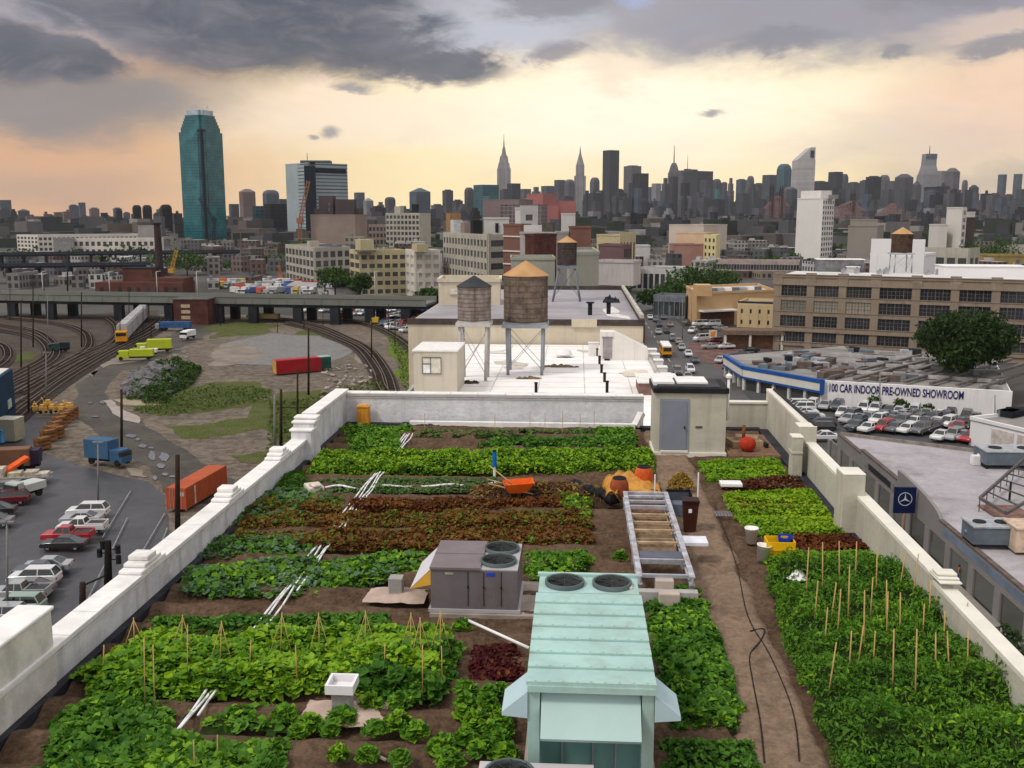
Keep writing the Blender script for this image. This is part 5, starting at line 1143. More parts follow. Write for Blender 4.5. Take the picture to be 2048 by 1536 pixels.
shrub('weeds','tall dry weeds along the edge of the yard below the far parapet',[(640,790),(760,760),(790,810),(680,850),(600,850)],.8,2.5,.6,(TL3,TL3),6,cat='weeds')
shrub('weeds','rough green tufts on the near part of the yard',[(250,822),(420,770),(545,780),(540,800),(330,832)],.5,3,.5,(TL3,TL2),7,cat='weeds')
shrub('weeds','green tufts beside the fence posts',[(540,800),(650,800),(640,900),(530,920)],.6,3,.5,(TL3,TL2),8,cat='weeds')
shrub('weeds','bright tufts between the two curved tracks',[(775,675),(800,675),(828,712),(826,790),(805,780),(795,720)],.7,2,.5,(TL3,TL2),9,cat='weeds')
rocks('debris','scattered pale debris on the dirt below the red skip','debris',[(650,730),(760,735),(770,790),(640,800)],90,.2,.7,PALE,.2,5)
# fence rails near parapet corner
A=G(562,815,ST+5);B=G(640,815,ST+5); d0=G(562,900); d=depth(d0); A=DP(562,815,d); B=DP(660,815,d)
t=tag(MB().tube(A,B,.07,6).build('fence_rail',BLACK),'thin dark rail reaching right from the black fence post','rail')
# ---- train and yard vehicles
SIL = M('dull silver train', (.36,.35,.35), .5, .12, .15, dirt=.3)
t = thing('train','string of grey box cars with an orange nosed engine in the yard','train',tuple(G(247,694).xy)+(ST+.8,)); q0 = G(247,694); q = smoothpath([G(247,694),G(262,672),(G(278,655)),G(292,640)],6)
Lc = 13; tot = 0; a0 = G(243,692); a1 = G(296,634); d = Vector((a1.x-a0.x,a1.y-a0.y)); n = max(3,int(d.length/14)); an = math.atan2(d.y,d.x); t.rotation_euler=(0,0,an); t.location=(a0.x,a0.y,ST+.8)
for k in range(n):
    c_ = MB(); c_.box(k*14+3.5,k*14+16.6,-1.5,1.5,.9,4.6); c_.box(k*14+3.6,k*14+16.5,-1.2,1.2,4.602,4.9); b_=c_.build('wagon',SIL,t); bevel(b_,.15)
    MB().box(k*14+4.5,k*14+15.5,-1.1,1.1,.1,.88).build('bogie',BLACK,b_)
mb = MB(); mb.box(0,3.2,-1.5,1.5,.4,3.2); bevel(mb.build('engine_nose',M('engine orange', (.62,.27,.02),.5,.2,1),t),.1); mb = MB(); mb.box(-.05,-.002,-1.3,1.3,1.9,2.8); mb.build('engine_window',CGL,t)
LIME=(.42,.50,.03)
truck(272,722,.25,LIME,LIME,8.5,1.7,'lime green truck with a white bonnet, nearest in the yard',5.6,'utility_truck'); truck(308,706,.3,LIME,LIME,9,2.4,'taller lime green truck behind the other one',6,'utility_truck')
t=truck(297,714,.25,(.6,.6,.6),(.62,.62,.6),4.5,.9,'small white flat truck between the two lime green trucks',3,'utility_truck')
truck(376,680,1.4,(.7,.7,.7),(.72,.72,.72),5.2,1.6,'rounded white van standing alone at the end of the yard road',3.6,'van',cat='van')
p=G(355,662); t=thing('flat_wagon','long blue flat wagon behind the lime green trucks','wagon',(p.x,p.y,ST+.3),.1); MB().box(-5.2,4.2,-1.3,1.3,.8,2.6).build('body',M('wagon blue', (.04,.10,.24)),t); MB().box(-6.5,-5.3,-1.2,1.2,.6,2.0).build('cab',M('wagon grey', (.3,.32,.33)),t)
for x in (-4,3): MB().box(x-.8,x+.8,-1.1,1.1,0,.78).build('bogie',BLACK,t)
truck(120,706,.5,(.03,.07,.06),(.025,.03,.035),5,1.6,'dark green track machine standing in the rail yard',2.5,'track_machine',cat='machine')
# ---- viaduct
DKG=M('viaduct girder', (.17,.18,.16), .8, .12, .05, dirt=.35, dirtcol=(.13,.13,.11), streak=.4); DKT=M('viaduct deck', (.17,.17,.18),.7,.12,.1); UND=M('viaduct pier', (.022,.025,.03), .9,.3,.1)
def viaduct(x0,D0_,x1,D1_,z,w,gh,label,piers,pw=3.0,mat=DKG,name='viaduct',gz=ST):
    A=DP(x0,500,D0_);B=DP(x1,500,D1_); d=Vector((B.x-A.x,B.y-A.y));L=d.length;a=math.atan2(d.y,d.x)
    t=thing(name,label,'viaduct',(A.x,A.y,gz),a); h=z-gz
    mb=MB(); mb.box(0,L,0,.5,h-gh*.25,h+gh*.75); mb.box(0,L,w-.5,w,h-gh*.25,h+gh*.75)
    n=int(L/6)
    for k in range(n): mb.box(k*6,k*6+.35,-.12,-.002,h-gh*.2,h+gh*.7)
    mb.box(0,L,-.2,-.002,h+gh*.705,h+gh*.78); mb.build('girder',mat,t)
    mb=MB(); mb.box(0,L,.502,w-.502,h-gh*.2,h+gh*.1); mb.build('deck',DKT,t)
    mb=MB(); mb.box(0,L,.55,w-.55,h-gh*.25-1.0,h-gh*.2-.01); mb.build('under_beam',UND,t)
    for px in piers:
        P=DP(px,500,D0_+(D1_-D0_)*(px-x0)/(x1-x0)); s=(Vector((P.x-A.x,P.y-A.y)).dot(d)/L)
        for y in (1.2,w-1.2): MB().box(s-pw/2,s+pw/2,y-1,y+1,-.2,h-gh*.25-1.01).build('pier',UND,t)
    return t
viaduct(-60,348,850,322,-19.0,15,2.3,'long grey road viaduct crossing the rail yard',(12,90,228,330,430,500,590,665,735,808),3.0)
for x in (74,209,305,386,745,833):
    A=DP(x,590,336); q=DP(x,545,336); t=thing('street_lamp','','lamp post',(A.x,A.y+4,-17)); MB().tube((0,0,-.5),(0,0,q.z+17),.14,6).build('post',M('pale lamp steel', (.5,.5,.48)),t); MB().tube((0,0,q.z+17),(1.6,0,q.z+17.3),.1,6).build('arm',M('pale lamp steel', (.5,.5,.48)),t); later(t,'thin pale lamp post','on the road viaduct')
viaduct(-80,640,480,700,-15.5,9,1.6,'upper dark steel railway viaduct far left',(0,45,90,135,180,230,280,330,380,430),1.2,M('dark steel', (.05,.055,.075)),'railway_viaduct')
viaduct(-80,520,300,540,-16.5,8,1.3,'lower dark steel railway viaduct at the far left',(10,70,135,200,260),1.2,M('dark steel', (.05,.055,.075)),'railway_viaduct')
pole(135,510,587,.4,M('navy steel', (.03,.035,.05)),'tall navy mast','between the far viaducts',name='mast'); pole(88,545,592,.2,None,'short dark mast','between the far viaducts',name='mast')
# small brick signal house under the viaduct
def hpt(px,D): p=DP(px,500,D); return Vector((p.x,p.y))
p=hpt(345,330); t=thing('signal_house','dark brick signal house attached to the viaduct','building',(p.x,p.y,ST)); MB().box(0,11.5,-2,6,0,8.2).build('wall',M('dark red brick', (.09,.035,.03),.9,.3,.4),t)
MB().box(-.3,11.8,-2.3,6.3,8.202,8.6).build('roof',M('dull roof', (.12,.11,.11)),t)
for z in (1.8,3.7,5.6): MB().box(2.6,5.6,-2.12,-2.002,z,z+1.1).build('window',M('pale shutter', (.42,.33,.22)),t)
# chimney and brick works
p=hpt(317,437); t=thing('factory_chimney','tall dark smokeless factory chimney beside the brick works','chimney',(p.x,p.y,ST)); MB().cyl(0,0,0,31.5,2.0,1.35,20).build('shaft',M('dark chimney brick', (.05,.035,.035),.9,.2,.3),t); MB().cyl(0,0,31.5,32.3,1.65,n=20).build('rim',UND,t)
BRW=M('brick works wall', (.11,.045,.034),.9,.25,.12,dirt=.3)
p=hpt(185,425); t=thing('brick_works','sprawling red brick works around the tall chimney','factory',(p.x,p.y,ST))
MB().box(0,38,0,14,0,7.5).build('wall',BRW,t); MB().box(10,23,5,16,7.502,13).build('wall',BRW,t); MB().box(23,37.5,3,14,7.502,9.2).build('wall',BRW,t); MB().box(9.8,23.2,4.8,16.2,13.002,13.3).build('roof',UND,t)
for k in range(9): MB().box(2+k*4,3.6+k*4,-.1,-.002,2,5.5).build('window',glassM('dark window', (.03,.035,.04)),t)
# cranes
def crane(px,D,ybase,yt,px2,y2,mat,label,w=1.0):
    b=DP(px,ybase,D); a=DP(px,yt,D); c=DP(px2,y2,D); t=thing('crane',label,'crane',tuple(b)); b=Vector(b); mb=MB(); o=Vector((0,0,0)); A=Vector(a)-b; C=Vector(c)-b
    def lattice(p,q,w):
        mb=MB(); d=(q-p); n=max(4,int(d.length/(w*1.6))); s=Vector((w/2,0,0)); u=Vector((0,w/2,0)); d_=d.normalized(); s=d_.cross(Vector((0,1,0)))*w/2
        if s.length<1e-3: s=Vector((w/2,0,0))
        cs=[s+u,s-u,-s-u,-s+u]
        for c_ in cs: mb.tube(p+c_,q+c_,w*.12,4)
        for k in range(n):
            for j in range(4): mb.tube(p+d*k/n+cs[j],p+d*(k+1)/n+cs[(j+1)%4],w*.07,4)
        return mb
    lattice(o,A,w).build('mast',mat,t); lattice(A,C,w*.9).build('jib',mat,t); MB().box(A.x-w,A.x+w,A.y-w,A.y+w,A.z-w,A.z+w*.6).build('cab',mat,t); return t
crane(343,470,548,540,353,500,M('crane yellow', (.45,.26,.06)),'small yellow crane standing behind the brick works',1.3)
crane(600,900,492,440,617,362,M('crane orange', (.30,.13,.07)),'tall orange crane in front of the pale glass office tower',2.6)
crane(428,1100,490,438,397,396,M('crane black', (.02,.025,.03)),'dark crane leaning in front of the teal glass tower',2.2)
crane(562,560,556,552,557,530,M('crane red orange', (.45,.16,.05)),'little orange crane between the sheds',1.2)
# ---- parked cars under and beyond the viaduct
ck=['white','silver','grey','black','white','silver','blue','red','white']; kk=['sedan','suv','van','sedan']
i=0
for y,x0,x1,st in ((664,800,850,9),(658,780,868,9),(652,760,868,9),(644,770,868,9),(636,745,868,10),(629,700,868,11),(623,610,868,12),(617,640,860,13)):
    x=x0
    while x<x1:
        if RS.rand()<.82: car(x+RS.rand()*3,y+RS.rand()*2,kk[RS.randint(4)],ck[RS.randint(9)],1.3+RS.randn()*.15,('in the front rows' if y>640 else 'in the middle row' if y>628 else 'in the back rows')+' by the viaduct',True,group='cars parked under the viaduct')
        x+=st
truck(838,648,.4,(.42,.30,.15),(.42,.30,.16),9,2.2,'tan construction machine parked behind the white roofed building',5,'digger',cat='machine')
truck(852,636,.1,(.02,.05,.3),(.02,.05,.32),8,1.6,'bright blue flat truck right of the viaduct car park',6)
truck(690,640,.2,(.5,.10,.05),(.5,.10,.05),5,1.4,'orange red truck below the viaduct',3)
truck(30+720,652,0,(.55,.38,.05),(.55,.38,.05),2.5,1.6,'small yellow machine beside the dark pole',1.5,'machine',cat='machine')
p=G(530,640); truck(527,644,.0,(.28,.20,.08),(.28,.20,.08),11,1.6,'long tan wagon at the foot of the viaduct',9,'flat_wagon',cat='wagon')
# trucks and sheds beyond the viaduct
tc=[((.62,.62,.62),'white'),((.35,.36,.38),'grey'),((.55,.12,.08),'red'),((.07,.12,.3),'blue'),((.55,.42,.1),'yellow'),((.62,.62,.62),'white'),((.6,.6,.58),'white')]
n=0
for y,x0,x1,st in ((590,470,680,17),(583,480,700,18),(577,440,640,19),(571,450,600,18)):
    x=x0
    while x<x1:
        c_,cn=tc[RS.randint(7)]; t=truck(x+RS.rand()*5,y,RS.rand()*6,c_,c_,6+2*RS.rand(),2.4,'')
        t['group']='trucks parked beyond the viaduct'; later(t,cn+' box truck',('in the nearest row' if y==590 else 'in the second row' if y==583 else 'in the third row' if y==577 else 'in the farthest row')+' beyond the viaduct'); x+=st
A=G(575,592); A=G(655,600); 
t=thing('long_shed','long low shed with grey roof and red stripe beyond the viaduct','shed',(G(575,587).x,G(575,587).y,ST),-.45); mb=MB(); mb.box(0,34,0,10,0,3.6); mb.build('wall',M('shed white', (.5,.48,.48),.8,.1,.3),t); mb=MB(); mb.add([(-.5,-.5,3.6),(34.5,-.5,3.6),(34.5,10.5,3.6),(-.5,10.5,3.6),(-.5,5,5.2),(34.5,5,5.2)],[(0,1,5,4),(3,4,5,2),(0,4,3),(1,2,5)]); mb.build('roof',M('shed grey roof', (.30,.28,.30),.8,.1,.3),t); MB().box(0,34,10,10.4,3.6,5.4).build('stripe',M('dull red', (.30,.05,.05)),t)
# ---------------------------------------------------------------- middle distance
def zat(px, y, D): return DP(px, y, D).z
WGL = glassM('building window', (.045,.05,.055), .15)
def bldg(name, label, cat, pts, ytop, mat, faces=(), depth_=None, roofm=None, zb=ST, para=.8, group=None, extra=None, fl0=0, glass=None, frame=None, z1=None):
    """pts: [(px, D)...] two or three visible corners from left to right; ytop at the first of them.
    faces: per edge (bays, floors, pier share, spandrel share, mullions)"""
    P = [DP(a, 500, D) for a, D in pts]; P = [Vector((p.x, p.y)) for p in P]
    z1 = z1 if z1 is not None else zat(pts[0][0], ytop, pts[0][1]); H = z1-zb; o = P[0].copy()
    if len(P) == 2:
        d = (P[1]-P[0]); n = Vector((-d.y, d.x)).normalized()
        if n.dot(P[0]) < 0: n = -n
        dp = depth_ or d.length*.6; poly = [P[0], P[1], P[1]+n*dp, P[0]+n*dp]
    else: poly = [P[0], P[1], P[2], P[0]+P[2]-P[1]]
    cen = sum(poly, Vector((0,0)))/4
    t = thing(name, label, cat, (o.x, o.y, zb), 0, group)
    loc = [p-o for p in poly]; mb = MB(); mb.prism([tuple(p) for p in loc], 0, H-.3, 0); mb.build('wall', mat, t)
    c = sum(loc, Vector((0,0)))/4; ins = [c+(p-c)*(1-1.2/max(3,(p-c).length)) for p in loc]
    mb = MB(); mb.prism([tuple(p) for p in ins], H-.298, H-.2); mb.build('roof', roofm or M('grey roofing', (.24,.23,.22), .9, .3, .08, dirt=.5, dirtcol=(.12,.12,.12)), t)
    if para:
        mb = MB()
        for i in range(4):
            a, b = loc[i], loc[(i+1)%4]; mb.bar((a.x,a.y,H-.3+para/2),(b.x,b.y,H-.3+para/2),.45,para+.0)
        mb.build('parapet', mat, t)
    for ei, fc in enumerate(faces):
        if not fc: continue
        nb, nf, pr, sr, mul = fc[:5]; base = fc[5] if len(fc) > 5 else .0
        a, b = loc[ei], loc[ei+1]; d = b-a; L = d.length; u = d/L; n = Vector((-u.y, u.x))
        if n.dot((a+b)/2 - c) < 0: n = -n
        ang = math.atan2(u.y, u.x); z0 = H*base; fh = (H-para-z0)/nf; bw = L/nb; pw = bw*pr; sh = fh*sr
        mb = MB(); off = n*.28
        for i in range(nb+1):
            w_ = pw/2 if i in (0, nb) else pw; x = i*bw + (w_/2 if i == 0 else -w_/2 if i == nb else 0)
            q = a+u*x+n*.2; mb.obox((q.x, q.y, (z0+H-.35)/2), w_, .40, H-.35-z0, ang)
        for j in range(nf+1):
            zz = z0+j*fh; s2 = sh; zc = zz + (s2/4 if j == 0 else 0); q = a+u*L/2+n*.15; h_ = s2/2 if j == 0 else s2
            mb.obox((q.x, q.y, zc), L-.02, .3, h_, ang)
        mb.build('pier_grid', frame or mat, t)
        ww = bw-pw; wh = fh-sh; wm = MB(); wm.box(-ww/2, ww/2, .0, .03, -wh/2, wh/2, 0)
        for k in range(1, mul): x = -ww/2+ww*k/mul; wm.box(x-.05, x+.05, .031, .09, -wh/2, wh/2, 1)
        if mul > 1: wm.box(-ww/2, ww/2, .031, .08, -.05, .05, 1)
        W0 = None
        fl = n.dot(Vector((-u.y, u.x))) < 0
        for i in range(nb):
            for j in range(nf):
                if W0 is None: W0 = wm.build('window', [glass or WGL, M('window bar', (.12,.115,.11), .6)], t); w_ = W0
                else: w_ = W0.copy(); COL.objects.link(w_)
                q = a+u*(i+.5)*bw+n*.02; w_.location = (q.x, q.y, z0+(j+.5)*fh + (sh*.0)); w_.rotation_euler = (0,0, ang+(PI if fl else 0))
    return t, loc, H
def topbox(t, loc, H, fx, fy, w, d, h, mat, name='rooftop_room', sub=0):
    "box on the roof at fractions along the first edge and inward"
    p = loc[0] + (loc[1]-loc[0])*fx + (loc[3]-loc[0])*fy; u = (loc[1]-loc[0]); a = math.atan2(u.y,u.x)
    mb = MB(); mb.obox((p.x,p.y,H-.19+h/2), w, d, h, a); return mb.build(name, mat, t)
TANKW = M('weathered tank staves', (.15,.112,.088), .9, .45, .9, .4, 6, streak=.7, dirtcol=(.05,.035,.03)); TCONE = M('tan tank roof', (.46,.27,.13), .85, .12, .5, .2, 4); DCONE = M('dark tank roof', (.045,.05,.055), .8, .2, 1)
def tank(px, D, zb, ybt, ytt, yap, r, label, cone, wood, legm, legs=4, spread=1.0, brace=True, zbase=None):
    "barrel bottom/top/apex as photo rows at distance D; zb = roof the legs stand on"
    c = DP(px, 500, D); z0 = zat(px, ybt, D)-zb; z1 = zat(px, ytt, D)-zb; z2 = zat(px, yap, D)-zb
    t = thing('water_tank', label, 'water tank', (c.x, c.y, zb))
    n = 36; mb = MB(); vs = []
    for z in (z0, z1):
        for i in range(n): a = 2*PI*i/n; rr = r*(1 if i % 2 else .992); vs.append((rr*math.cos(a), rr*math.sin(a), z))
    mb.add(vs, [(i,(i+1)%n,n+(i+1)%n,n+i) for i in range(n)]+[tuple(range(n)), tuple(range(n,2*n))]); mb.build('barrel', wood, t)
    m = 9
    for k in range(m):
        z = z0+(z1-z0)*((k+.5)/m)**1.25; hp = MB(); hp.path([(r*1.006*math.cos(2*PI*i/24), r*1.006*math.sin(2*PI*i/24), z) for i in range(25)], .022, 4); hp.build('hoop', M('tank hoop', (.09,.075,.07), .7), t)
    MB().cyl(0,0,z1,z1+.06,r*1.06,n=28).cyl(0,0,z1+.06,z2,r*1.05,.05,28).build('roof', cone, t)
    MB().box(-r*1.02,r*1.02,-r*1.02,r*1.02,z0-.5,z0-.12).box(-r*.95,r*.95,-r*.95,r*.95,z0-.119,z0-.002).build('platform', legm, t)
    k_ = r*.8; st = [( -k_, -k_), (k_, -k_), (-k_, k_), (k_, k_)]
    for x, y in st: MB().tube((x*spread,y*spread,0),(x,y,z0-.5),.16 if r > 1.5 else .12,8).build('leg', legm, t)
    if brace:
        mb = MB()
        for (a, b) in ((0,1),(1,3),(3,2),(2,0)):
            A, B = st[a], st[b]; h = z0-.5
            for f0, f1 in ((.12,.93),):
                sa = spread+(1-spread)*f0; sb = spread+(1-spread)*f1
                mb.tube((A[0]*sa,A[1]*sa,h*f0),(B[0]*sb,B[1]*sb,h*f1),.03,4); mb.tube((B[0]*sa,B[1]*sa,h*f0),(A[0]*sb,A[1]*sb,h*f1),.04,4)
        mb.build('brace', legm, t)
    return t, z0, z1
# --- white roofed neighbour
ZW = -6.6; WR = M('white roof membrane', (.87,.84,.82), .7, .04, .25, .15, 3, dirt=.45, dirtcol=(.62,.54,.46)); WF = M('white roof wall', (.76,.72,.68), .8, .06, .3, streak=.2)
XW0, XW1 = -15.4, 8.45
t = thing('white_roofed_building','low building with a bright white roof just beyond the farm','building',(0,0,ST))
MB().box(XW0, XW1, 47, 126, 0, ZW-ST-.1).build('wall', M('pale factory wall', (.40,.37,.31)), t); h = ZW-ST
MB().box(XW0+.3, XW1-.3, 47.3, 125.8, h-.098, h).build('roof', WR, t)
mb = MB()
for k in range(26): y = 49+k*3; mb.box(XW0+.4, XW1-.4, y, y+.10, h+.002, h+.012)
for k in range(5): x = XW0+3+k*4.4; mb.box(x, x+.10, 48, 125, h+.013, h+.018)
mb.build('seam', M('dirty membrane seam', (.60,.57,.53), .9, .2, .5), t)
RQ = random.Random(3)
for k in range(9):
    x = RQ.uniform(XW0+4, XW1-3); y = RQ.uniform(85, 122); a = fract([(x,y),(x+RQ.uniform(1,4),y-.3),(x+RQ.uniform(1,3),y+RQ.uniform(1,4)),(x-.4,y+2)], .5, k)
    MB().sheet([tuple(q) for q in a], h+.025+.004*k).build('stain', M('roof stain', (.62,.56,.48), .8, .15, .5), t)
mb = MB(); mb.box(XW0, XW0+.3, 47, 126, h-.1, h+.35); mb.box(XW1-.3, XW1, 47, 126, h-.1, h+.3); mb.build('parapet', M('greyish coping', (.45,.43,.40)), t)
def wbox(x0,x1,y0,y1,z0,z1,label,name='rooftop_room',mat=WF,top=None):
    t = thing(name,label,'roof hut',((x0+x1)/2,y0,ZW)); w=(x1-x0)/2; MB().box(-w,w,0,y1-y0,z0,z1-.12).build('wall',mat,t); MB().box(-w-.1,w+.1,-.1,y1-y0+.1,z1-.12,z1).build('roof',top or WHITE_T,t); return t,w
P = G(828,788,ZW); Q = G(915,788,ZW); A = DP(828,700,depth(P)); t,w = wbox(P.x,Q.x,P.y,P.y+6,0,A.z-ZW,'cream roof hut with a white grid window on the white roof',mat=M('warm cream wall', (.55,.50,.41),.8,.06,.3,streak=.15))
# window of the hut
hh = A.z-ZW; mb = MB(); mb.box(-w+.85,-w+2.5,-.06,-.002,hh*.48,hh*.82); o=mb.build('window',M('cream window', (.60,.57,.47),.4),t); mb = MB()
for x0_,x1_,z0_,z1_ in ((-w+.8,-w+2.55,hh*.82,hh*.845),(-w+.8,-w+2.55,hh*.46,hh*.48),(-w+.8,-w+.86,hh*.48,hh*.82),(-w+2.5,-w+2.55,hh*.48,hh*.82),(-w+1.55,-w+1.62,hh*.48,hh*.82),(-w+.86,-w+1.55,hh*.68,hh*.70)): mb.box(x0_,x1_,-.09,-.061,z0_,z1_)
mb.build('window_bars',M('grey frame', (.16,.15,.14)),o); MB().box(-w+.9,-w+1.5,-.075,-.061,hh*.49,hh*.67).build('pane',M('white pane', (.75,.75,.75)),o)
P = G(1200,720,ZW); R = G(1330,745,ZW); A = DP(1200,664,depth(P)); L_=10
t = thing('stair_bulkhead','white wedge shaped stair housing with a lilac door on the white roof','roof hut',(P.x,P.y,ZW)); hh=A.z-ZW; w=G(1228,720,ZW).x-P.x; ww=XW1-.35-P.x
mb=MB(); mb.add([(0,0,0),(w,0,0),(w,0,hh),(0,0,hh),(0,2.2,0),(w,2.2,0),(w,2.2,hh),(0,2.2,hh)],[(0,1,2,3),(7,6,5,4),(0,4,5,1),(1,5,6,2),(2,6,7,3),(3,7,4,0)])
mb.add([(w,0,0),(ww,0,0),(ww,0,hh*.42),(w,0,hh-.02),(w,2.2,0),(ww,2.2,0),(ww,2.2,hh*.42),(w,2.2,hh-.02)],[(0,1,2,3),(7,6,5,4),(0,4,5,1),(1,5,6,2),(2,6,7,3)]); mb.build('wall',WF,t)
MB().box(.3,w-.25,-.06,-.002,.25,hh*.78).build('door',M('lilac grey door', (.33,.29,.30),.7,.2,2),t); MB().box(.2,w-.15,-.09,-.002,hh*.79,hh*.83).build('lintel',M('grey lintel', (.2,.19,.19)),t); MB().box(.5,w-.5,-.4,-.002,-.0,.15).build('step',UND,t)
for (x,y,s,c,nm,lab) in ((868,780,.62,BLACK,'roof_hatch','square black hatch on the white roof below the cream hut'),):
    p=G(x,y,ZW); t=thing(nm,lab,'hatch',(p.x,p.y,ZW)); MB().box(-s*.8,s*.8,-.3,.3,0,1.05).build('box',c,t); MB().box(-s*.85,s*.85,-.34,.34,1.052,1.1).build('lid',UND,t)
for x,y,h_ in ((1072,786,.9),(1214,785,1.0),(1209,764,.85),(1203,746,.8),(1199,728,.8),(1194,712,.8)):
    p=G(x,y,ZW); t=thing('vent_stub','','vent',(p.x,p.y,ZW),0,'black vent stubs on the white roof'); MB().cyl(0,0,0,h_,.14,n=10).build('pipe',BLACK,t); MB().cyl(0,0,h_,h_+.1,.18,n=10).build('cap',BLACK,t); later(t,'short black vent stub','on the white roof')
p=G(1129,714,ZW); t=thing('skylight','small white domed vent near the cream wall','vent',(p.x,p.y,ZW)); MB().box(-.95,.95,-.6,.6,.12,.3).lathe([(.9,.3),(.7,.75),(.35,.95),(.05,1.0)],n=14).build('dome',WHITE_T,t); MB().box(-.85,.85,-.5,.5,0,.12).build('curb',UND,t)
p=G(1187,711,ZW); t=thing('roof_box','square white box vent left of the white stair housing','vent',(p.x,p.y,ZW)); MB().box(-.6,.6,-.5,.5,0,1.5).build('box',WHITE_T,t); MB().box(-.66,.66,-.56,.56,1.502,1.56).build('cap',WF,t)
heap('debris','brown rubbish scattered on the white roof','debris',1080,1160,733,.3,1.6,M('rubbish', (.16,.11,.07),.9,.4,3),8,None,ZW); heap('debris','dark rubbish lying around the feet of the small water tank','debris',918,960,766,.35,1.2,M('dark rubbish', (.06,.045,.035),.9,.4,3),9,None,ZW)
heap('debris','tan rubbish around the feet of the big water tank','debris',1030,1085,757,.3,1.0,M('rubbish', (.16,.11,.07)),10,None,ZW)
p0=G(1278,790,ZW); t=thing('roof_hatch','low brown fronted roof box with a white top next to the stair hut roof','roof box',(p0.x,p0.y,ZW)); MB().box(0,3.6,0,5,0,1.1).build('box',M('dull brown', (.20,.12,.10)),t); MB().box(-.15,3.7,-.15,5.1,1.102,1.25).build('lid',WHITE_T,t)
# street-side pier caps
for x,y in ((1297,690),(1305,700),(1313,712),(1323,726),(1333,741),(1347,762)):
    p=G(x+8,y+14,ZW); d=depth(p); t=thing('parapet_block','','parapet block',(8.62,p.y,ZW-2.6),0,'white parapet blocks on the street edge of the white roof'); MB().box(0,1.0,-.7,.7,0,2.9).build('block',WHITE_T,t); MB().box(-.04,1.05,-.75,.75,2.902,3.0).build('cap',WHITE_T,t); later(t,'white parapet block','at the street edge of the white roof')
# --- cream walled block behind with dark roof
ZC=-3.9; t = thing('cream_building','wide cream brick building with a grey flat roof behind the white roof','building',(0,0,ST)); h=ZC-ST
CW=M('warm cream brick', (.60,.53,.41),.85,.07,.3,.1,5,streak=.15); MB().box(-21.5,8.45,126.4,184,0,h-.1).build('wall',CW,t)
RGR=M('wet grey roof', (.33,.31,.335),.5,.2,.1,dirt=.6,dirtcol=(.20,.19,.20),spec=.15); MB().box(-21.2,8.1,126.8,183.8,h-.098,h).build('roof',RGR,t)
mb=MB(); mb.box(-21.6,8.6,126.25,126.75,h-.3,h+.45); mb.box(8.1,8.6,126.76,184,h-.3,h+.5); mb.box(-21.6,8.6,183.8,184.3,h-.3,h+.7); mb.build('parapet',M('dark brown coping', (.075,.06,.055)),t)
A=G(1143,648,ZC); MB().box(A.x,A.x+3.2,126.1,126.24,h-.5,h+.55).build('coping_patch',CW,t); MB().box(8.602,8.7,126.2,150,0,h-.2).build('side_pier',M('brown pier', (.16,.09,.06)),t)
MB().box(-21,-2,126.2,126.38,h-4.2,h-4.05).build('ledge',M('dark cream', (.36,.31,.23)),t)
mb=MB(); mb.bar((8.35,128,h+.7),(8.35,183,h+.7),.5,.5); mb.build('railing',M('pale rail', (.45,.42,.38)),t)
p=G(1262,625,ZC); o=patch('roof_patch',[(1215,625),(1220,618),(1250,616),(1262,640),(1240,634)],M('white patch', (.66,.63,.60)),0.0,z=ZC+.02,px=True)
bpy.data.objects.remove(o)
P_=[G(a,b,ZC+.02) for a,b in ((1204,619),(1226,613),(1240,622),(1236,628),(1258,632),(1262,639),(1215,632))]; MB().sheet([(q.x,q.y) for q in P_],h+.02).build('roof_patch',M('white patch', (.66,.63,.60)),t)
for x,y in ((1180,630),(1217,628)): 
    p=G(x,y,ZC); tt=thing('vent_stub','','vent',(p.x,p.y,ZC),0,'black vents on the grey roof'); MB().cyl(0,0,0,1.6,.3,n=10).build('pipe',UND,tt); MB().cyl(0,0,1.6,1.8,.55,n=10).build('cap',BLACK,tt); later(tt,'short black vent','on the wet grey roof')
heap('debris','dark heap of roofing rubbish at the back of the wet grey roof','debris',1205,1240,604,1.0,3,UND,11,None,ZC)
for x,w_,ya,lab,c in ((876,6,556,'pale beige stair tower at the left end of the cream building',CW),):
    pass
t,loc,H=bldg('stair_tower','pale beige tower block with a small window frame behind the small water tank','roof hut',[(876,152),(1000,152)],560,CW,depth_=9,zb=ZC,para=.5)
MB().box(1.6,3.3,-.08,-.002,H*.42,H*.66).build('window',M('cream window', (.60,.57,.47)),t)
# water tanks
tank(948,99,ZW,640,573,551,2.0/1.18*.98,'smaller grey water tank with a black pointed roof','x' and DCONE,M('grey tank staves', (.22,.185,.165), .9, .35, .9, .4, 6, streak=.8, dirtcol=(.08,.05,.045)),M('pale steel leg', (.46,.44,.42),.6,.1,1),spread=.9)
tank(1052,103,ZW,642,551,521,2.28,'large weathered wooden water tank with a tan cone roof',TCONE,TANKW,M('bluish steel leg', (.30,.32,.35),.6,.15,1),spread=.95)
tank(1134,160,ZC,530,485,472,1.55,'tall legged dark water tank with a tan roof on the wet grey roof',TCONE,M('dark tank staves', (.055,.045,.04), .9, .4, 1, .3, 6),M('slate steel leg', (.17,.19,.22),.6,.15,1),spread=1.75)
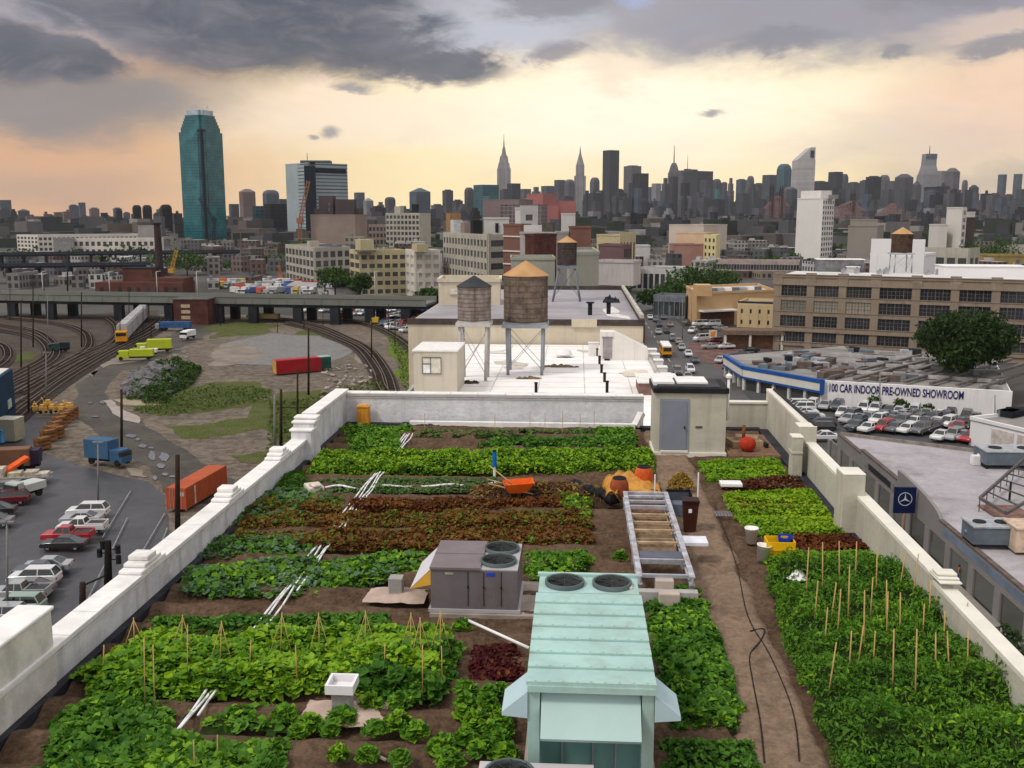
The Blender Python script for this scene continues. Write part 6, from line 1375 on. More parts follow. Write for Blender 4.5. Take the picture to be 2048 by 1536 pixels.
# --- buildings, left to right
YCR=M('pale yellow render', (.47,.41,.25),.85,.08,.1,streak=.2); WHR=M('white render', (.62,.58,.52),.85,.08,.1,streak=.25); BGE=M('beige concrete', (.40,.375,.315),.85,.1,.1,streak=.25); GRC=M('grey concrete', (.30,.29,.28),.85,.12,.1,streak=.3); TANB=M('tan brick far', (.27,.21,.175),.9,.12,.05,streak=.2)
RBK=M('red brick far', (.185,.092,.07),.9,.15,.08,streak=.3); MAU=M('mauve brick far', (.17,.10,.105),.9,.1,.08); PINK=M('salmon brick far', (.34,.13,.12),.9,.1,.05); DKB=M('dark brown brick', (.07,.055,.055),.9,.2,.05)
W2=M('white render side', (.52,.51,.49),.85,.08,.1)
bldg('factory','long white factory with many rows of windows at the far left','factory',[(36,1010),(78,985),(310,1040)],470,WHR,[(6,4,.35,.4,1),(26,3,.35,.45,1)])
bldg('factory','lower white factory wing with broken windows right of the long one','factory',[(146,900),(310,905)],478,WHR,[(14,2,.4,.45,1)],depth_=30)
bldg('factory','pale grey block rising behind the low white factory wing','factory',[(278,960),(310,960)],452,GRC,[None],depth_=20)
bldg('warehouse','grey shuttered warehouse between the white factory wings','warehouse',[(108,880),(147,885)],478,M('grey cladding', (.27,.27,.27)),[None],depth_=20)
t,loc,H=bldg('factory','grey concrete factory with four rows of windows left of the trees','factory',[(572,560),(628,500),(700,520)],490,BGE,[(8,4,.22,.32,2),(5,4,.3,.34,3)]); topbox(t,loc,H,.5,.4,6,5,3,BGE)
bldg('factory','dark windowed block joined to the right of the grey factory','factory',[(676,532),(712,540)],492,M('slate frame', (.13,.14,.16)),[(4,4,.15,.25,2)],depth_=20)
t,loc,H=bldg('loft_building','yellow cream loft building with a corner tower','building',[(700,462),(720,445),(812,452)],500,YCR,[(2,5,.15,.4,1),(6,5,.3,.5,3)]); topbox(t,loc,H,1.0,.1,9,6,5.5,YCR,'corner_tower'); topbox(t,loc,H,1.05,.1,10,7,.8,M('brown cornice', (.16,.14,.11)),'tower_cornice')
t,loc,H=bldg('loft_building','white loft building with shuttered windows right of the yellow one','building',[(812,452),(830,436),(880,440)],500,WHR,[(2,5,.3,.6,1),(3,5,.35,.5,1)],glass=M('pale blinds', (.42,.38,.33),.7,.15,.3)); topbox(t,loc,H,1.0,.2,9,5,3.4,YCR)
t,loc,H=bldg('tan_tower','big tan brick block with dark roof works in front of the glass office tower','building',[(623,905),(712,900)],430,TANB,[None],depth_=40); topbox(t,loc,H,.3,.3,13,10,17,DKB); topbox(t,loc,H,.72,.3,17,10,14,DKB); topbox(t,loc,H,.5,.5,40,20,6,DKB)
mb=MB()
for k in range(9): mb.box(16.5,18,-.3,-.01,4+k*5.0,6.5+k*5.0)
mb.build('stair_windows',WGL,t)
t,loc,H=bldg('loft_building','beige gridded loft building with small tanks on its roof','building',[(773,980),(840,960),(862,985)],427,BGE,[(9,7,.3,.4,1),None]); topbox(t,loc,H,.3,.3,7,6,7,BGE); topbox(t,loc,H,.75,.4,5,5,9,UND,'tank')
bldg('loft_building','rosy beige block behind the yellow loft building','building',[(738,1000),(775,1000)],450,TANB,[(5,4,.3,.4,1)],depth_=30)
t,loc,H=bldg('factory','large beige factory with rows of square windows behind the water tanks','factory',[(888,452),(976,392),(1010,400)],466,BGE,[(14,6,.34,.42,2),(1,6,.25,.45,3)]); topbox(t,loc,H,.18,.35,5,4,6,M('pale room', (.5,.5,.52))); topbox(t,loc,H,.45,.3,6,4,5,TANB); topbox(t,loc,H,.66,.3,4,4,6,BLACK,'black_tank'); topbox(t,loc,H,.05,.5,7,5,9,M('ochre tank', (.28,.17,.08)),'ochre_tank')
t,loc,H=bldg('rooftop_block','white painted penthouse block above the beige factory','roof hut',[(968,440),(1018,440)],437,W2,[None],depth_=8); MB().box(5,6.4,-.1,-.002,H-6,H-2).build('door',UND,t)
t,loc,H=bldg('brick_building','red brick block with pale bands in the centre','building',[(1007,380),(1042,372),(1062,378)],450,RBK,[None,None]); 
for z in (.55,.7,.87): MB().bar((loc[0].x,loc[0].y,H*z),(loc[1].x,loc[1].y,H*z),.7,.5).build('stone_band',WHR,t)
bldg('brick_building','dark brick side wing with a curved end beside the pale wall','building',[(1050,350),(1068,346)],470,M('dark red brick', (.09,.035,.03)),[None],depth_=10)
t,loc,H=bldg('white_building','tall white stepped building behind the red brick block','building',[(1030,520),(1040,510),(1075,514)],417,W2,[None,(1,3,.6,.6,1,.4)]); MB().box(1,2,-.2,-.05,H-9,H-3).build('door',UND,t)
t,loc,H=bldg('white_building','pale lilac walled building with two dark windows behind the big tank','building',[(1040,365),(1112,360)],466,M('pale lilac wall', (.40,.37,.36),.85,.08,.1,streak=.4),[None],depth_=14)
for x,z,w_,h_ in ((.62,.42,1.3,2.0),(.77,.46,1.7,2.6)): a=loc[0]+(loc[1]-loc[0])*x; MB().box(a.x-w_/2,a.x+w_/2,a.y-.3,a.y+.1,H*z,H*z+h_).build('window',WGL,t)
topbox(t,loc,H,.72,.2,4,3,4,M('brown room', (.09,.08,.07)),'brown_tank'); topbox(t,loc,H,.3,.3,7,4,3,W2)
bldg('white_building','grey beige wall block behind the cone of the big tank','building',[(1022,300),(1110,300)],518,M('grey beige wall', (.34,.34,.29),.85,.08,.1,streak=.2),[None],depth_=20)
bldg('white_building','plain pale green grey block right of the small tank','building',[(1134,300),(1140,262),(1198,266)],498,M('grey beige wall', (.34,.34,.29)),[None,None])
bldg('brick_building','brown brick gabled block above the tan tank roof','building',[(1143,420),(1182,420)],455,RBK,[None],depth_=20)
bldg('brick_building','lower brown brick block left of the gabled one','building',[(1105,430),(1145,430)],466,RBK,[None],depth_=14)
bldg('apartment_block','stepped salmon red brick block, tallest of the red ones','building',[(1053,1500),(1085,1480),(1112,1500)],388,PINK,[None,None]); bldg('apartment_block','salmon red brick slab right of the stepped one','building',[(1112,1500),(1150,1500)],402,PINK,[None],depth_=40); bldg('apartment_block','salmon red brick block, rear step below the tallest one','building',[(1092,1440),(1116,1440)],410,PINK,[None],depth_=40)
bldg('white_building','narrow white painted wall block in front of the salmon slab','building',[(1124,600),(1150,600)],428,W2,[None],depth_=12)
bldg('office_block','mauve brown office block left of the white stepped building','building',[(966,1200),(1038,1180)],400,M('mauve brown far', (.19,.145,.14),.9,.1,.02),[None],depth_=40); bldg('office_block','mauve gridded office block behind the white stepped building','building',[(1000,1150),(1082,1140)],410,winM('mauve grid', (.20,.16,.16), (.09,.07,.08), 4, 4.5, .5),[None],depth_=40)
bldg('low_building','yellow beige flat building right of the water tanks','building',[(1193,520),(1238,500),(1270,510)],470,YCR,[None,(5,1,.5,.2,1)]); bldg('low_building','mauve brick building in front of the yellow beige one','building',[(1197,470),(1246,455),(1262,470)],490,MAU,[None,(4,4,.3,.3,1)])
bldg('low_building','long white bridge fronted building with dark openings beneath','building',[(1192,350),(1268,345)],523,M('rosy white wall', (.46,.42,.41),.85,.1,.1,streak=.3),[None],depth_=10,zb=-14.5); 
bldg('low_building','white pillared low building beside the green trees','building',[(1264,480),(1345,470)],538,W2,[(7,1,.25,.25,1)],depth_=30)
bldg('low_building','pale beige block among the far roofs','building',[(1337,720),(1406,700)],450,M('pale peach wall', (.52,.45,.38),.85,.08,.1),[None],depth_=30); bldg('low_building','peach coloured hall below the pale beige block','building',[(1352,660),(1410,650)],466,M('peach wall', (.58,.42,.28),.85,.08,.1),[None],depth_=20)
bldg('low_building','small yellow building with black square windows','building',[(1408,640),(1432,620),(1440,640)],470,M('lemon wall', (.62,.55,.30),.85,.05,.1),[(3,5,.5,.5,1),None],glass=BLACK)
bldg('low_building','red roofed hall with white gable in front of the peach hall','building',[(1345,640),(1412,640)],489,M('dull rose wall', (.36,.20,.17),.85,.1,.1),[None],depth_=14)
bldg('elevated_station','long red roofed elevated station behind the trees','station',[(1430,480),(1600,470)],522,M('white station wall', (.40,.33,.31),.85,.15,.2,streak=.5),[(30,1,.12,.3,1,.0)],zb=-16.5,depth_=12,roofm=M('maroon roof', (.20,.05,.055)),para=.9)
bldg('low_building','small white house right of the pillared low building','building',[(1268,560),(1300,560)],492,W2,[None],depth_=14)
t,loc,H=bldg('hotel','tall plain white hotel tower with a windowed right side','hotel',[(1590,765),(1640,740),(1663,760)],398,M('white hotel wall', (.68,.66,.63),.7,.04,.05,streak=.1),[None,(5,11,.35,.4,1,.1)],zb=ST); topbox(t,loc,H,.6,.3,22,10,6,WF); topbox(t,loc,H,.9,.6,14,9,3,GRC); MB().bar((loc[0].x+3.5,loc[0].y-.3,H-7),(loc[0].x+6.5,loc[0].y-.5,H-7),.1,7).build('sign',M('faded green sign', (.38,.52,.45)),t)
bldg('apartment_block','plain grey beige block right of the white hotel','building',[(1694,640),(1752,640),(1765,660)],452,M('grey beige plain', (.30,.27,.24),.85,.06,.05,streak=.1),[None,None]); bldg('apartment_block','upper step of the plain grey beige block','building',[(1712,660),(1752,660)],440,M('grey beige plain', (.30,.27,.24)),[None],depth_=14)
t,loc,H=bldg('apartment_block','white tower with a narrow window strip at the far right','building',[(1874,620),(1892,620)],450,M('white grid wall', (.60,.57,.53),.8,.05,.05),[None],depth_=14); bldg('apartment_block','taller white slab with dark window column right of the first','building',[(1888,630),(1918,616),(1927,625)],416,M('white grid wall', (.60,.57,.53)),[None,(1,9,.4,.4,1)]); bldg('apartment_block','white topped brown block right of the white slab','building',[(1916,650),(1945,650)],425,W2,[None],depth_=14); bldg('apartment_block','brown brick block below the white topped one','building',[(1918,640),(1946,640)],436,DKB,[None],depth_=12)
bldg('low_building','white two storey house with small windows behind the brown tank','building',[(1742,345),(1850,335)],508,M('bright white wall', (.74,.73,.74),.8,.03,.1),[(3,1,.8,.7,1,.2)],depth_=16); bldg('factory','beige low factory with two rows of windows at the right','factory',[(1850,420),(1938,405),(1958,415)],500,BGE,[(4,2,.25,.4,3),(2,2,.3,.4,1)])
bldg('low_building','ochre and white building at the right edge','building',[(1990,520),(2060,520)],512,M('ochre wall', (.30,.22,.08),.9,.2,.3),[None],depth_=20); bldg('church','small beige gabled church at the right edge','church',[(2020,560),(2060,560)],494,BGE,[(3,2,.5,.5,1)],depth_=15)
# white roofs behind the brown factory
# ---------------------------------------------------------------- street side
patch('avenue', [(p_.x, p_.y) for p_ in ()] or [(12,-20),(34,-20),(34,430),(12,430)], M('street asphalt', (.085,.083,.083), .6, .2, .05, .3, 3, dirt=.5, dirtcol=(.14,.13,.125), spec=.12), 0, px=False)
def walk(poly, name='pavement', h=.15):
    return kind(MB().prism(poly, ST-.02, ST+.005*LV[0]+h).build(name, M('pavement concrete', (.27,.25,.225), .9, .15, .3, dirt=.4, dirtcol=(.17,.16,.15))))
walk([(8.5,-20),(12,-20),(12,400),(8.5,400)]); walk([(34,-20),(37.2,-20),(37.2,156),(34,156)]); walk([(34,168),(38,168),(38,175),(34,175)])
patch('car_park', [(34.1,150),(34.1,232),(46,196),(112,150),(112,118),(60,130)], M('car park asphalt', (.075,.075,.078), .6, .2, .06, dirt=.4, dirtcol=(.13,.13,.13)), 0, px=False)
patch('side_street', [(1455,742),(1560,742),(1540,700),(1440,700),(1380,660),(1360,690)], M('street asphalt', (.095,.095,.098)), 0)
for y0 in range(100,420,12): MB().box(22.9,23.1,y0,y0+5,ST+.005*LV[0]+.02,ST+.005*LV[0]+.03).build('painted_line',M('road paint', (.5,.48,.4)))['kind']='structure'
ZD=-21.0; DG_=M('dealer grey cladding', (.24,.225,.225),.6,.08,.2,dirt=.2); DLR=M('lilac grey roof', (.38,.355,.375),.7,.14,.12,.3,2,dirt=.85,dirtcol=(.22,.205,.215),fine=.12)
X0=37.3; h=5.0
t=thing('car_dealership','long grey showroom with a pale lilac roof beside the avenue','showroom',(X0,0,ST))
bk=lambda x: 142-(x)*.62
MB().prism([(0.35,-10),(90,-10),(90,bk(90)),(.35,bk(0))],0,h-.35).build('wall',DG_,t); MB().prism([(.6,-10),(89.7,-10),(89.7,bk(90)-.3),(.6,bk(0)-.3)],h-.348,h-.3).build('roof',DLR,t)
# facade: fascia with steps and the curved gable
mb=MB()
mb.box(0,.34,115,130.0,h-1.9,h+.35); mb.box(0,.34,130.0,bk(0),h-1.9,h-.1); mb.box(-.05,.34,-10,101,h-1.9,h-.2)
pr_=[(101,h-1.9)]+[(101+14*(k/30)**1.6,h-.2+1.75*math.sqrt(max(0,1-(1-(k/30)**1.6)**2))) for k in range(31)]+[(115,h-1.9)]
n=len(pr_); mb.add([(x_,a,b) for x_ in (-.02,.34) for a,b in pr_],[tuple(range(n)),tuple(range(n,2*n))]+[(k,(k+1)%n,n+(k+1)%n,n+k) for k in range(n)])
mb.build('fascia',DG_,t)
MB().box(-.12,.4,115,130,h+.352,h+.5).box(-.12,.4,130,bk(0),h-.098,h+.02).box(-.12,.4,-10,101,h-.198,h-.05).build('coping',M('brown coping', (.13,.10,.09)),t)
MB().box(-.08,-.052,-10,100,h-1.3,h-.5).build('blue_band',M('slate blue band', (.16,.20,.27),.4,.2,.3),t)
MB().prism([(.4,bk(0)-.35),(90,bk(90)-.35),(90,bk(90)),(.4,bk(0))],h-.35,h+.15).build('back_parapet',M('brown grey coping', (.24,.21,.19)),t)
for k in range(24):
    y=3+k*6; 
    MB().box(.05,.33,y,y+4.6,.5,h-1.95).build('window',glassM('shop window', (.05,.055,.05),.08,.6,.2),t)
    MB().box(-.1,.34,y+4.65,y+5.95,0,h-1.92).build('pier',DG_,t)
MB().box(-.08,-.002,116,128,h-1.35,h-.35).build('sign_panel',M('grey sign panel', (.2,.19,.19)),t)
def textobj(s,size,loc,rot,mat,parent,ext=.03,name='lettering',sx=1):
    c=bpy.data.curves.new(name,'FONT'); c.body=s; c.size=size; c.extrude=ext; c.offset=.035; c.align_x='LEFT'; o=bpy.data.objects.new(name,c); COL.objects.link(o)
    dg=bpy.context.evaluated_depsgraph_get(); me=bpy.data.meshes.new_from_object(o.evaluated_get(dg)); bpy.data.objects.remove(o)
    me.materials.clear(); me.materials.append(mat); o=bpy.data.objects.new(name,me); COL.objects.link(o); o.parent=parent; o.location=loc; o.rotation_euler=rot; o.scale=(sx,1,1); return o
textobj('AUTO HAUS',1.1,(-.12,120.5,h-1.25),(PI/2,0,-PI/2),M('sign black', (.03,.03,.035)),t) if False else MB().box(-.14,-.09,117,126,h-1.2,h-.5).build('sign',M('sign black', (.03,.03,.035)),t)
for x,y,w_,d_,hh in ((42,75,9,5,1.4),(30,66,5,4,1.6),(50,58,7,5,1.2),(22,52,4,3,1.6)):
    o=MB().box(x,x+w_,y,y+d_,h-.1,h+hh).box(x+.4,x+w_-.4,y+.4,y+d_-.4,h+hh+.002,h+hh+.25,1).build('roof_machine',[M('slate machine', (.13,.16,.19),.5,.2,.5),M('pale machine', (.35,.36,.38),.5)],t)
def roofunit(px,py,w_,d_,hh,col,lab):
    p=G(px,py,ZD); tt=thing('rooftop_cooling_unit',lab,'cooling unit',(p.x,p.y,ZD-.25)); MB().box(-w_/2,w_/2,0,d_,.5,.5+hh).build('body',col,tt); MB().box(-w_/2-.1,w_/2+.1,-.1,d_+.1,.5+hh+.002,.65+hh).build('top',M('pale machine', (.35,.36,.38)),tt)
    for x in (-w_/2+.2,w_/2-.2): MB().box(x-.1,x+.1,.1,d_-.1,0,.498).build('leg',BLACK,tt)
    for k in range(2): MB().cyl(-w_/4+k*w_/2,d_/2,.66+hh,.75+hh,min(w_,d_)*.2,n=16).build('fan',BLACK,tt)
SLM=M('slate machine', (.13,.16,.19))
roofunit(2030,935,7,4,1.6,SLM,'slate blue cooling unit on the dealership roof at the right edge, farther one')
roofunit(1990,1095,4,3,1.6,SLM,'slate cooling unit with a blue duct on the dealership roof, nearer one')
p=G(1968,1082,ZD); tag(MB().tube((p.x-1.8,p.y,ZD+.9),(p.x+.8,p.y,ZD+.9),.22,10).build('duct',M('duct blue', (.16,.25,.36),.4)),'straight blue duct on the dealership roof','duct')
p=G(2030,1105,ZD); tag(MB().box(p.x,p.x+3,p.y,p.y+3,ZD,ZD+2.2).box(p.x-.1,p.x+3.1,p.y-.1,p.y+3.1,ZD+2.202,ZD+2.35).build('roof_box',M('peach box', (.55,.42,.32))),'peach coloured roof box at the right edge of the dealership roof','roof box')
# steel frame ramp on the roof
A=G(1958,1018,ZD);B=G(2070,915,ZD);C=G(2010,1050,ZD); mb=MB(); z=ZD+1.2
for (u_,v_) in (((A.x,A.y),(B.x,B.y)),((C.x,C.y),(B.x+6,B.y-4)),((A.x,A.y),(C.x,C.y))): mb.bar((*u_,z),(*v_,z),.25,.3)
for k in range(9):
    f=k/9; mb.bar((A.x+(B.x-A.x)*f,A.y+(B.y-A.y)*f,z),(C.x+(B.x+6-C.x)*f,C.y+(B.y-4-C.y)*f,z),.12,.15)
    mb.tube((A.x+(B.x-A.x)*f,A.y+(B.y-A.y)*f,ZD-.3),(A.x+(B.x-A.x)*f,A.y+(B.y-A.y)*f,z),.06,5)
tag(mb.build('sign_scaffold',M('dark scaffold', (.11,.10,.10),.7,.2,1)),'low dark steel scaffold lying across the dealership roof','scaffold')
for k in range(3): 
    p=G(2000+14*k,1012+9*k,ZD); mb=MB(); mb.box(p.x-2,p.x+2,p.y-.8,p.y+.8,ZD-.28,ZD-.1); tag(mb.build('plank_pile',M('dull brown', (.20,.12,.10))),['farthest','middle','nearest'][k]+' low brown plank pile on the dealership roof','planks')
p=G(1870,1002,ZD+.5); tt=tag(MB().tube((p.x+9,p.y+3,ZD-.3),(p.x+9,p.y+3,ZD+2.0),.12,6).build('vent_pipe',UND),'thin dark pipe standing on the dealership roof','pipe')
p=G(1961,990,ZD); tag(MB().box(p.x-1.3,p.x+1.3,p.y-.5,p.y+.5,ZD-.25,ZD+.9).cyl(p.x,p.y,ZD+.9,ZD+1.1,.5,n=12).build('roof_vent',WHITE_T),'small white vent box on the dealership roof','vent') if False else None
p=G(1961,925,ZD); tag(MB().box(p.x-1.1,p.x+1.1,p.y-.5,p.y+.5,ZD-.25,ZD+.9).cyl(p.x,p.y,ZD+.9,ZD+1.1,.45,n=12).build('roof_vent',WHITE_T),'small white vent box on the dealership roof','vent')
# blue square sign with white star ring
p=DP(1820,1000,depth((35.9,91,0))); 
gq=G(1820,1090); py=gq.y; px_=gq.x-.9; t=thing('dealer_sign','dark blue square sign with a white three pointed star on a post by the showroom','sign',(px_,py,ST)); zc=zat(1821,1000,depth((px_,py,0)))-ST
MB().tube((0,0,0),(0,0,zc-1.4),.16,8).build('post',M('brown post', (.24,.15,.11)),t)
o=MB().box(-1.15,1.15,-.15,.15,zc-1.45,zc+1.45).build('panel',M('navy sign', (.008,.015,.06),.4),t)
mb=MB(); n=32; R_=.75
for i in range(n): a=2*PI*i/n; b=2*PI*(i+1)/n; mb.add([(R_*math.cos(a),-.17,zc+.15+R_*math.sin(a)),(R_*math.cos(b),-.17,zc+.15+R_*math.sin(b)),(R_*.9*math.cos(b),-.17,zc+.15+R_*.9*math.sin(b)),(R_*.9*math.cos(a),-.17,zc+.15+R_*.9*math.sin(a))],[(0,1,2,3)])
for k in range(3):
    a=PI/2+k*2*PI/3; mb.add([(R_*.92*math.cos(a),-.18,zc+.15+R_*.92*math.sin(a)),(.11*math.cos(a+1.05),-.18,zc+.15+.11*math.sin(a+1.05)),(.11*math.cos(a-1.05),-.18,zc+.15+.11*math.sin(a-1.05))],[(0,1,2)])
mb.add([(.11*math.cos(PI/2+k*PI*2/3+1.05),-.181,zc+.15+.11*math.sin(PI/2+k*PI*2/3+1.05)) for k in range(3)],[(0,1,2)])
mb.build('star',M('silver mark', (.55,.57,.6),.4),t)
# showroom with blue fascia + white wall
a1=Vector((33.4,222)); a2=Vector((34.7,205)); c=DP(1648,757,185); a3=Vector((c.x,c.y)); c=DP(2012,790,173.5); a4=Vector((c.x,c.y)); zt=ZD
t=thing('blue_showroom','showroom with a blue and white fascia at the street corner','showroom',(0,0,ST)); BLU=M('fascia blue', (.02,.085,.30),.4,.08,.5)
MB().prism([tuple(a1),tuple(a2),tuple(a3),(a3.x+14,a3.y+22),(a1.x+30,a1.y+18)],0,4.85).build('wall',M('grey shop wall', (.22,.21,.21)),t)
def fasc(p,q,last=False):
    d=(q-p); L=d.length; u=d/L; n=Vector((u.y,-u.x)); 
    if n.dot(Vector((-p.x,-p.y)))<0: n=-n
    P=p+n*.45; Q=q+n*.45
    MB().bar((P.x,P.y,4.85),(Q.x,Q.y,4.85),.9,.7).build('fascia_top',BLU,t); MB().bar((P.x,P.y,2.85),(Q.x,Q.y,2.85),.9,.4).build('fascia_bottom',BLU,t)
    P2=p+n*.4;Q2=q+n*.4; MB().bar((P2.x,P2.y,3.77),(Q2.x,Q2.y,3.77),.8,1.43).build('fascia_panel',M('fascia white', (.62,.60,.55),.5,.06,.5),t)
    k=int(L/3.5)
    for i in range(k+1):
        f=i/k; r=p+d*f; R=r+n*.62
        if i<k: MB().obox((p.x+d.x*(f+.5/k)+n.x*.05,p.y+d.y*(f+.5/k)+n.y*.05,1.35),L/k*.8,.06,2.4,math.atan2(d.y,d.x)).build('window',glassM('shop window', (.05,.055,.05)),t)
        MB().obox((R.x-n.x*.35,R.y-n.y*.35,1.3),.6,.5,2.6,math.atan2(d.y,d.x)).build('pillar',M('white pillar', (.6,.58,.55)),t)
    return n
fasc(a1,a2); n_=fasc(a2,a3); R=a3+n_*.5; MB().obox((R.x,R.y,3.85),.8,1.0,2.9,0).build('fascia_end',BLU,t)
MB().prism([tuple(a1+Vector((.3,0))),tuple(a2+Vector((.3,.3))),tuple(a3+Vector((0,.5))),(a3.x+14,a3.y+22),(a1.x+30,a1.y+18)],4.852,4.95).build('roof',M('cluttered roof', (.25,.235,.225),.9,.3,.1,dirt=.6,dirtcol=(.10,.10,.10)),t)
RC_=random.Random(5)
for k in range(44):
    f=RC_.random(); g_=RC_.random(); q=a2+(a3-a2)*f+Vector((14,22))*g_*.9+Vector((1,1.5)); hh=RC_.uniform(.2,1.5)
    MB().obox((q.x,q.y,4.96+hh/2),RC_.uniform(.8,4),RC_.uniform(.8,3),hh,RC_.choice([0,.3,.9])).build('roof_clutter',RC_.choice([UND,SLM,M('pale machine', (.35,.36,.38)),M('brown coping', (.13,.10,.09)),M('dull clutter', (.15,.11,.10))]),t)
t=thing('used_car_showroom','long white walled building with large blue lettering beside the car park','showroom',tuple(a3)+(ST,)); d=a4-a3; L=d.length; an=math.atan2(d.y,d.x); t.rotation_euler=(0,0,an)
MB().box(.1,L+1,0,.6,0,5.0).box(.1,L+1,.6,52,0,4.6,1).build('wall',[M('white block wall', (.78,.76,.76),.8,.05,.2,streak=.15),M('white block wall', (.66,.64,.64))],t)
MB().box(.5,L+.8,.7,51.5,4.602,4.66).build('roof',M('cluttered roof', (.25,.235,.225)),t)
NAVY=M('navy lettering', (.02,.025,.13),.5)
o=textobj('100 CAR INDOOR PRE-OWNED SHOWROOM',2.1,(1.0,-.04,3.25),(PI/2,0,0),NAVY,t); wdt=max(v.co.x for v in o.data.vertices)-min(v.co.x for v in o.data.vertices); o.scale=(L*.745/wdt,1,1); o.location=(L*.028,-.05,3.05)
bv=o.modifiers.new('s','SOLIDIFY'); bv.thickness=.08
for k in range(12): MB().box(L*k/12,L*k/12+.12,-.06,-.002,.1,4.9).build('pilaster',M('white block wall', (.66,.64,.64)),t)
# roof clutter: trusses, machines, long dark skylights
RC_=random.Random(5)
for k in range(46):
    x=RC_.uniform(1,L); y=RC_.uniform(3,48); w_=RC_.uniform(.8,4.5); d_=RC_.uniform(.6,3); hh=RC_.uniform(.25,1.3); m_=RC_.choice([UND,SLM,DKT,M('pale machine', (.35,.36,.38)),M('brown coping', (.13,.10,.09)),M('cluttered roof', (.25,.235,.225))])
    MB().obox((x,y,4.66+hh/2),w_,d_,hh,RC_.choice([0,.1,.9])).build('roof_clutter',m_,t)
for k in range(7):
    x=L*(k+.2)/7; mb=MB(); mb.bar((x,2,5.3),(x+16,40,5.5),.6,.5); mb.build('roof_duct',M('brown grey duct', (.16,.14,.13)),t)
for k in range(3): MB().bar((2,12+k*12,5.2),(L,10+k*12,5.2),.4,.7).build('roof_pipe',M('pale roof edge', (.42,.40,.39)),t)
# white building right
c0=G(1968,893); d0=depth(c0); t,loc,H=bldg('white_garage','white garage building with big panels at the right edge','garage',[(1968,d0),(2120,d0-12)],835,M('bright white wall', (.74,.73,.74)),[None],depth_=26,para=.5,roofm=M('cluttered roof', (.25,.235,.225)))
MB().box(2.6,3.6,-.4,.3,.6,2.1).build('window',WGL,t) ; u=(loc[1]-loc[0]).normalized()
for k in range(3): a=loc[0]+u*(6+k*4.6); MB().obox((a.x,a.y-.12,2.2),4.0,.1,3.0,math.atan2(u.y,u.x)).build('panel_door',M('rosy panel', (.52,.47,.44)),t)
for k in range(14): a=loc[0]+(loc[1]-loc[0])*RC_.random()*.9+(loc[3]-loc[0])*(.1+.8*RC_.random()); MB().obox((a.x,a.y,H+.3),RC_.uniform(1,4),RC_.uniform(1,3),1.0,RC_.random()).build('roof_clutter',RC_.choice([UND,SLM,DKT]),t)
_n0=len(DEFER)
# cars in the car park
g='cars in the car park of the white walled showroom'; CR=random.Random(21)
rows=[((1575,838),(1660,866),6,2.5),]
spec=[(1590,822,'suv','white'),(1602,828,'suv','white'),(1608,836,'sedan','white'),(1620,844,'sedan','white'),(1610,852,'suv','slate'),(1640,862,'suv','black'),(1638,870,'suv','black'),(1648,886,'sedan','white')]
for x,y,k,c_ in spec: car(x,y,k,c_,0.05,'by the street edge of the showroom car park',zoff=.46,group=g)
for x,y,k,c_ in ((1624,822,'suv','white'),(1650,822,'sedan','silver'),(1674,820,'suv','slate'),(1686,838,'pickup','white'),(1727,822,'suv','white'),(1750,824,'suv','white'),(1778,828,'sedan','slate'),(1798,832,'sedan','white'),(1828,830,'van','white'),(1852,836,'sedan','silver'),(1880,842,'sedan','white'),(1900,838,'suv','black'),(1932,840,'suv','black'),(1950,846,'sedan','grey')):
    y=max(y,822+(x-1650)*.085); car(x,y,k,c_,1.15,'in the far row along the white wall',zoff=.46,group=g)
x=1690
for (x,y,c_,k) in ((1698,850,'silver','sedan'),(1718,852,'slate','sedan'),(1738,846,'silver','sedan'),(1760,848,'grey','suv'),(1783,846,'slate','sedan'),(1806,846,'silver','suv'),(1836,850,'grey','sedan'),(1866,852,'slate','suv'),(1896,858,'white','suv'),(1918,866,'red','sedan'),(1938,862,'black','suv'),(1950,858,'black','sedan')): car(x,y,k,c_,.85,'in the middle row of the showroom car park',zoff=.46,group=g)
for (x,y,c_,k) in ((1712,864,'slate','sedan'),(1738,868,'white','sedan'),(1768,866,'red','suv'),(1790,868,'grey','sedan'),(1815,870,'white','sedan'),(1843,872,'grey','suv'),(1862,868,'slate','sedan'),(1908,884,'silver','suv'),(1940,888,'red','sedan'),(1955,880,'white','suv'),(1872,862,'grey','sedan')): car(x,y,k,c_,.8,'in the near row of the showroom car park',zoff=.46,group=g)
for r_ in range(3):
    for q_ in range(11):
        x=1700+q_*23+r_*9+CR.uniform(-2,2); y=857+r_*0+ (x-1700)*.03 + (-14,-6,22)[r_]+CR.uniform(-1,1)
        if r_==2 and q_<7: continue
        if CR.random()<.75: car(x+4,y,CR.choice(['sedan','suv','sedan']),CR.choice(['grey','slate','white','silver','black','grey']),.85,('in the tight back rows of the showroom lot','in the tight middle rows of the showroom lot','in the last row before the grey roof')[r_],zoff=.46,group=g)
for o_,_a,_b in DEFER[_n0:]: o_.scale=(1.05,1.05,1.05)
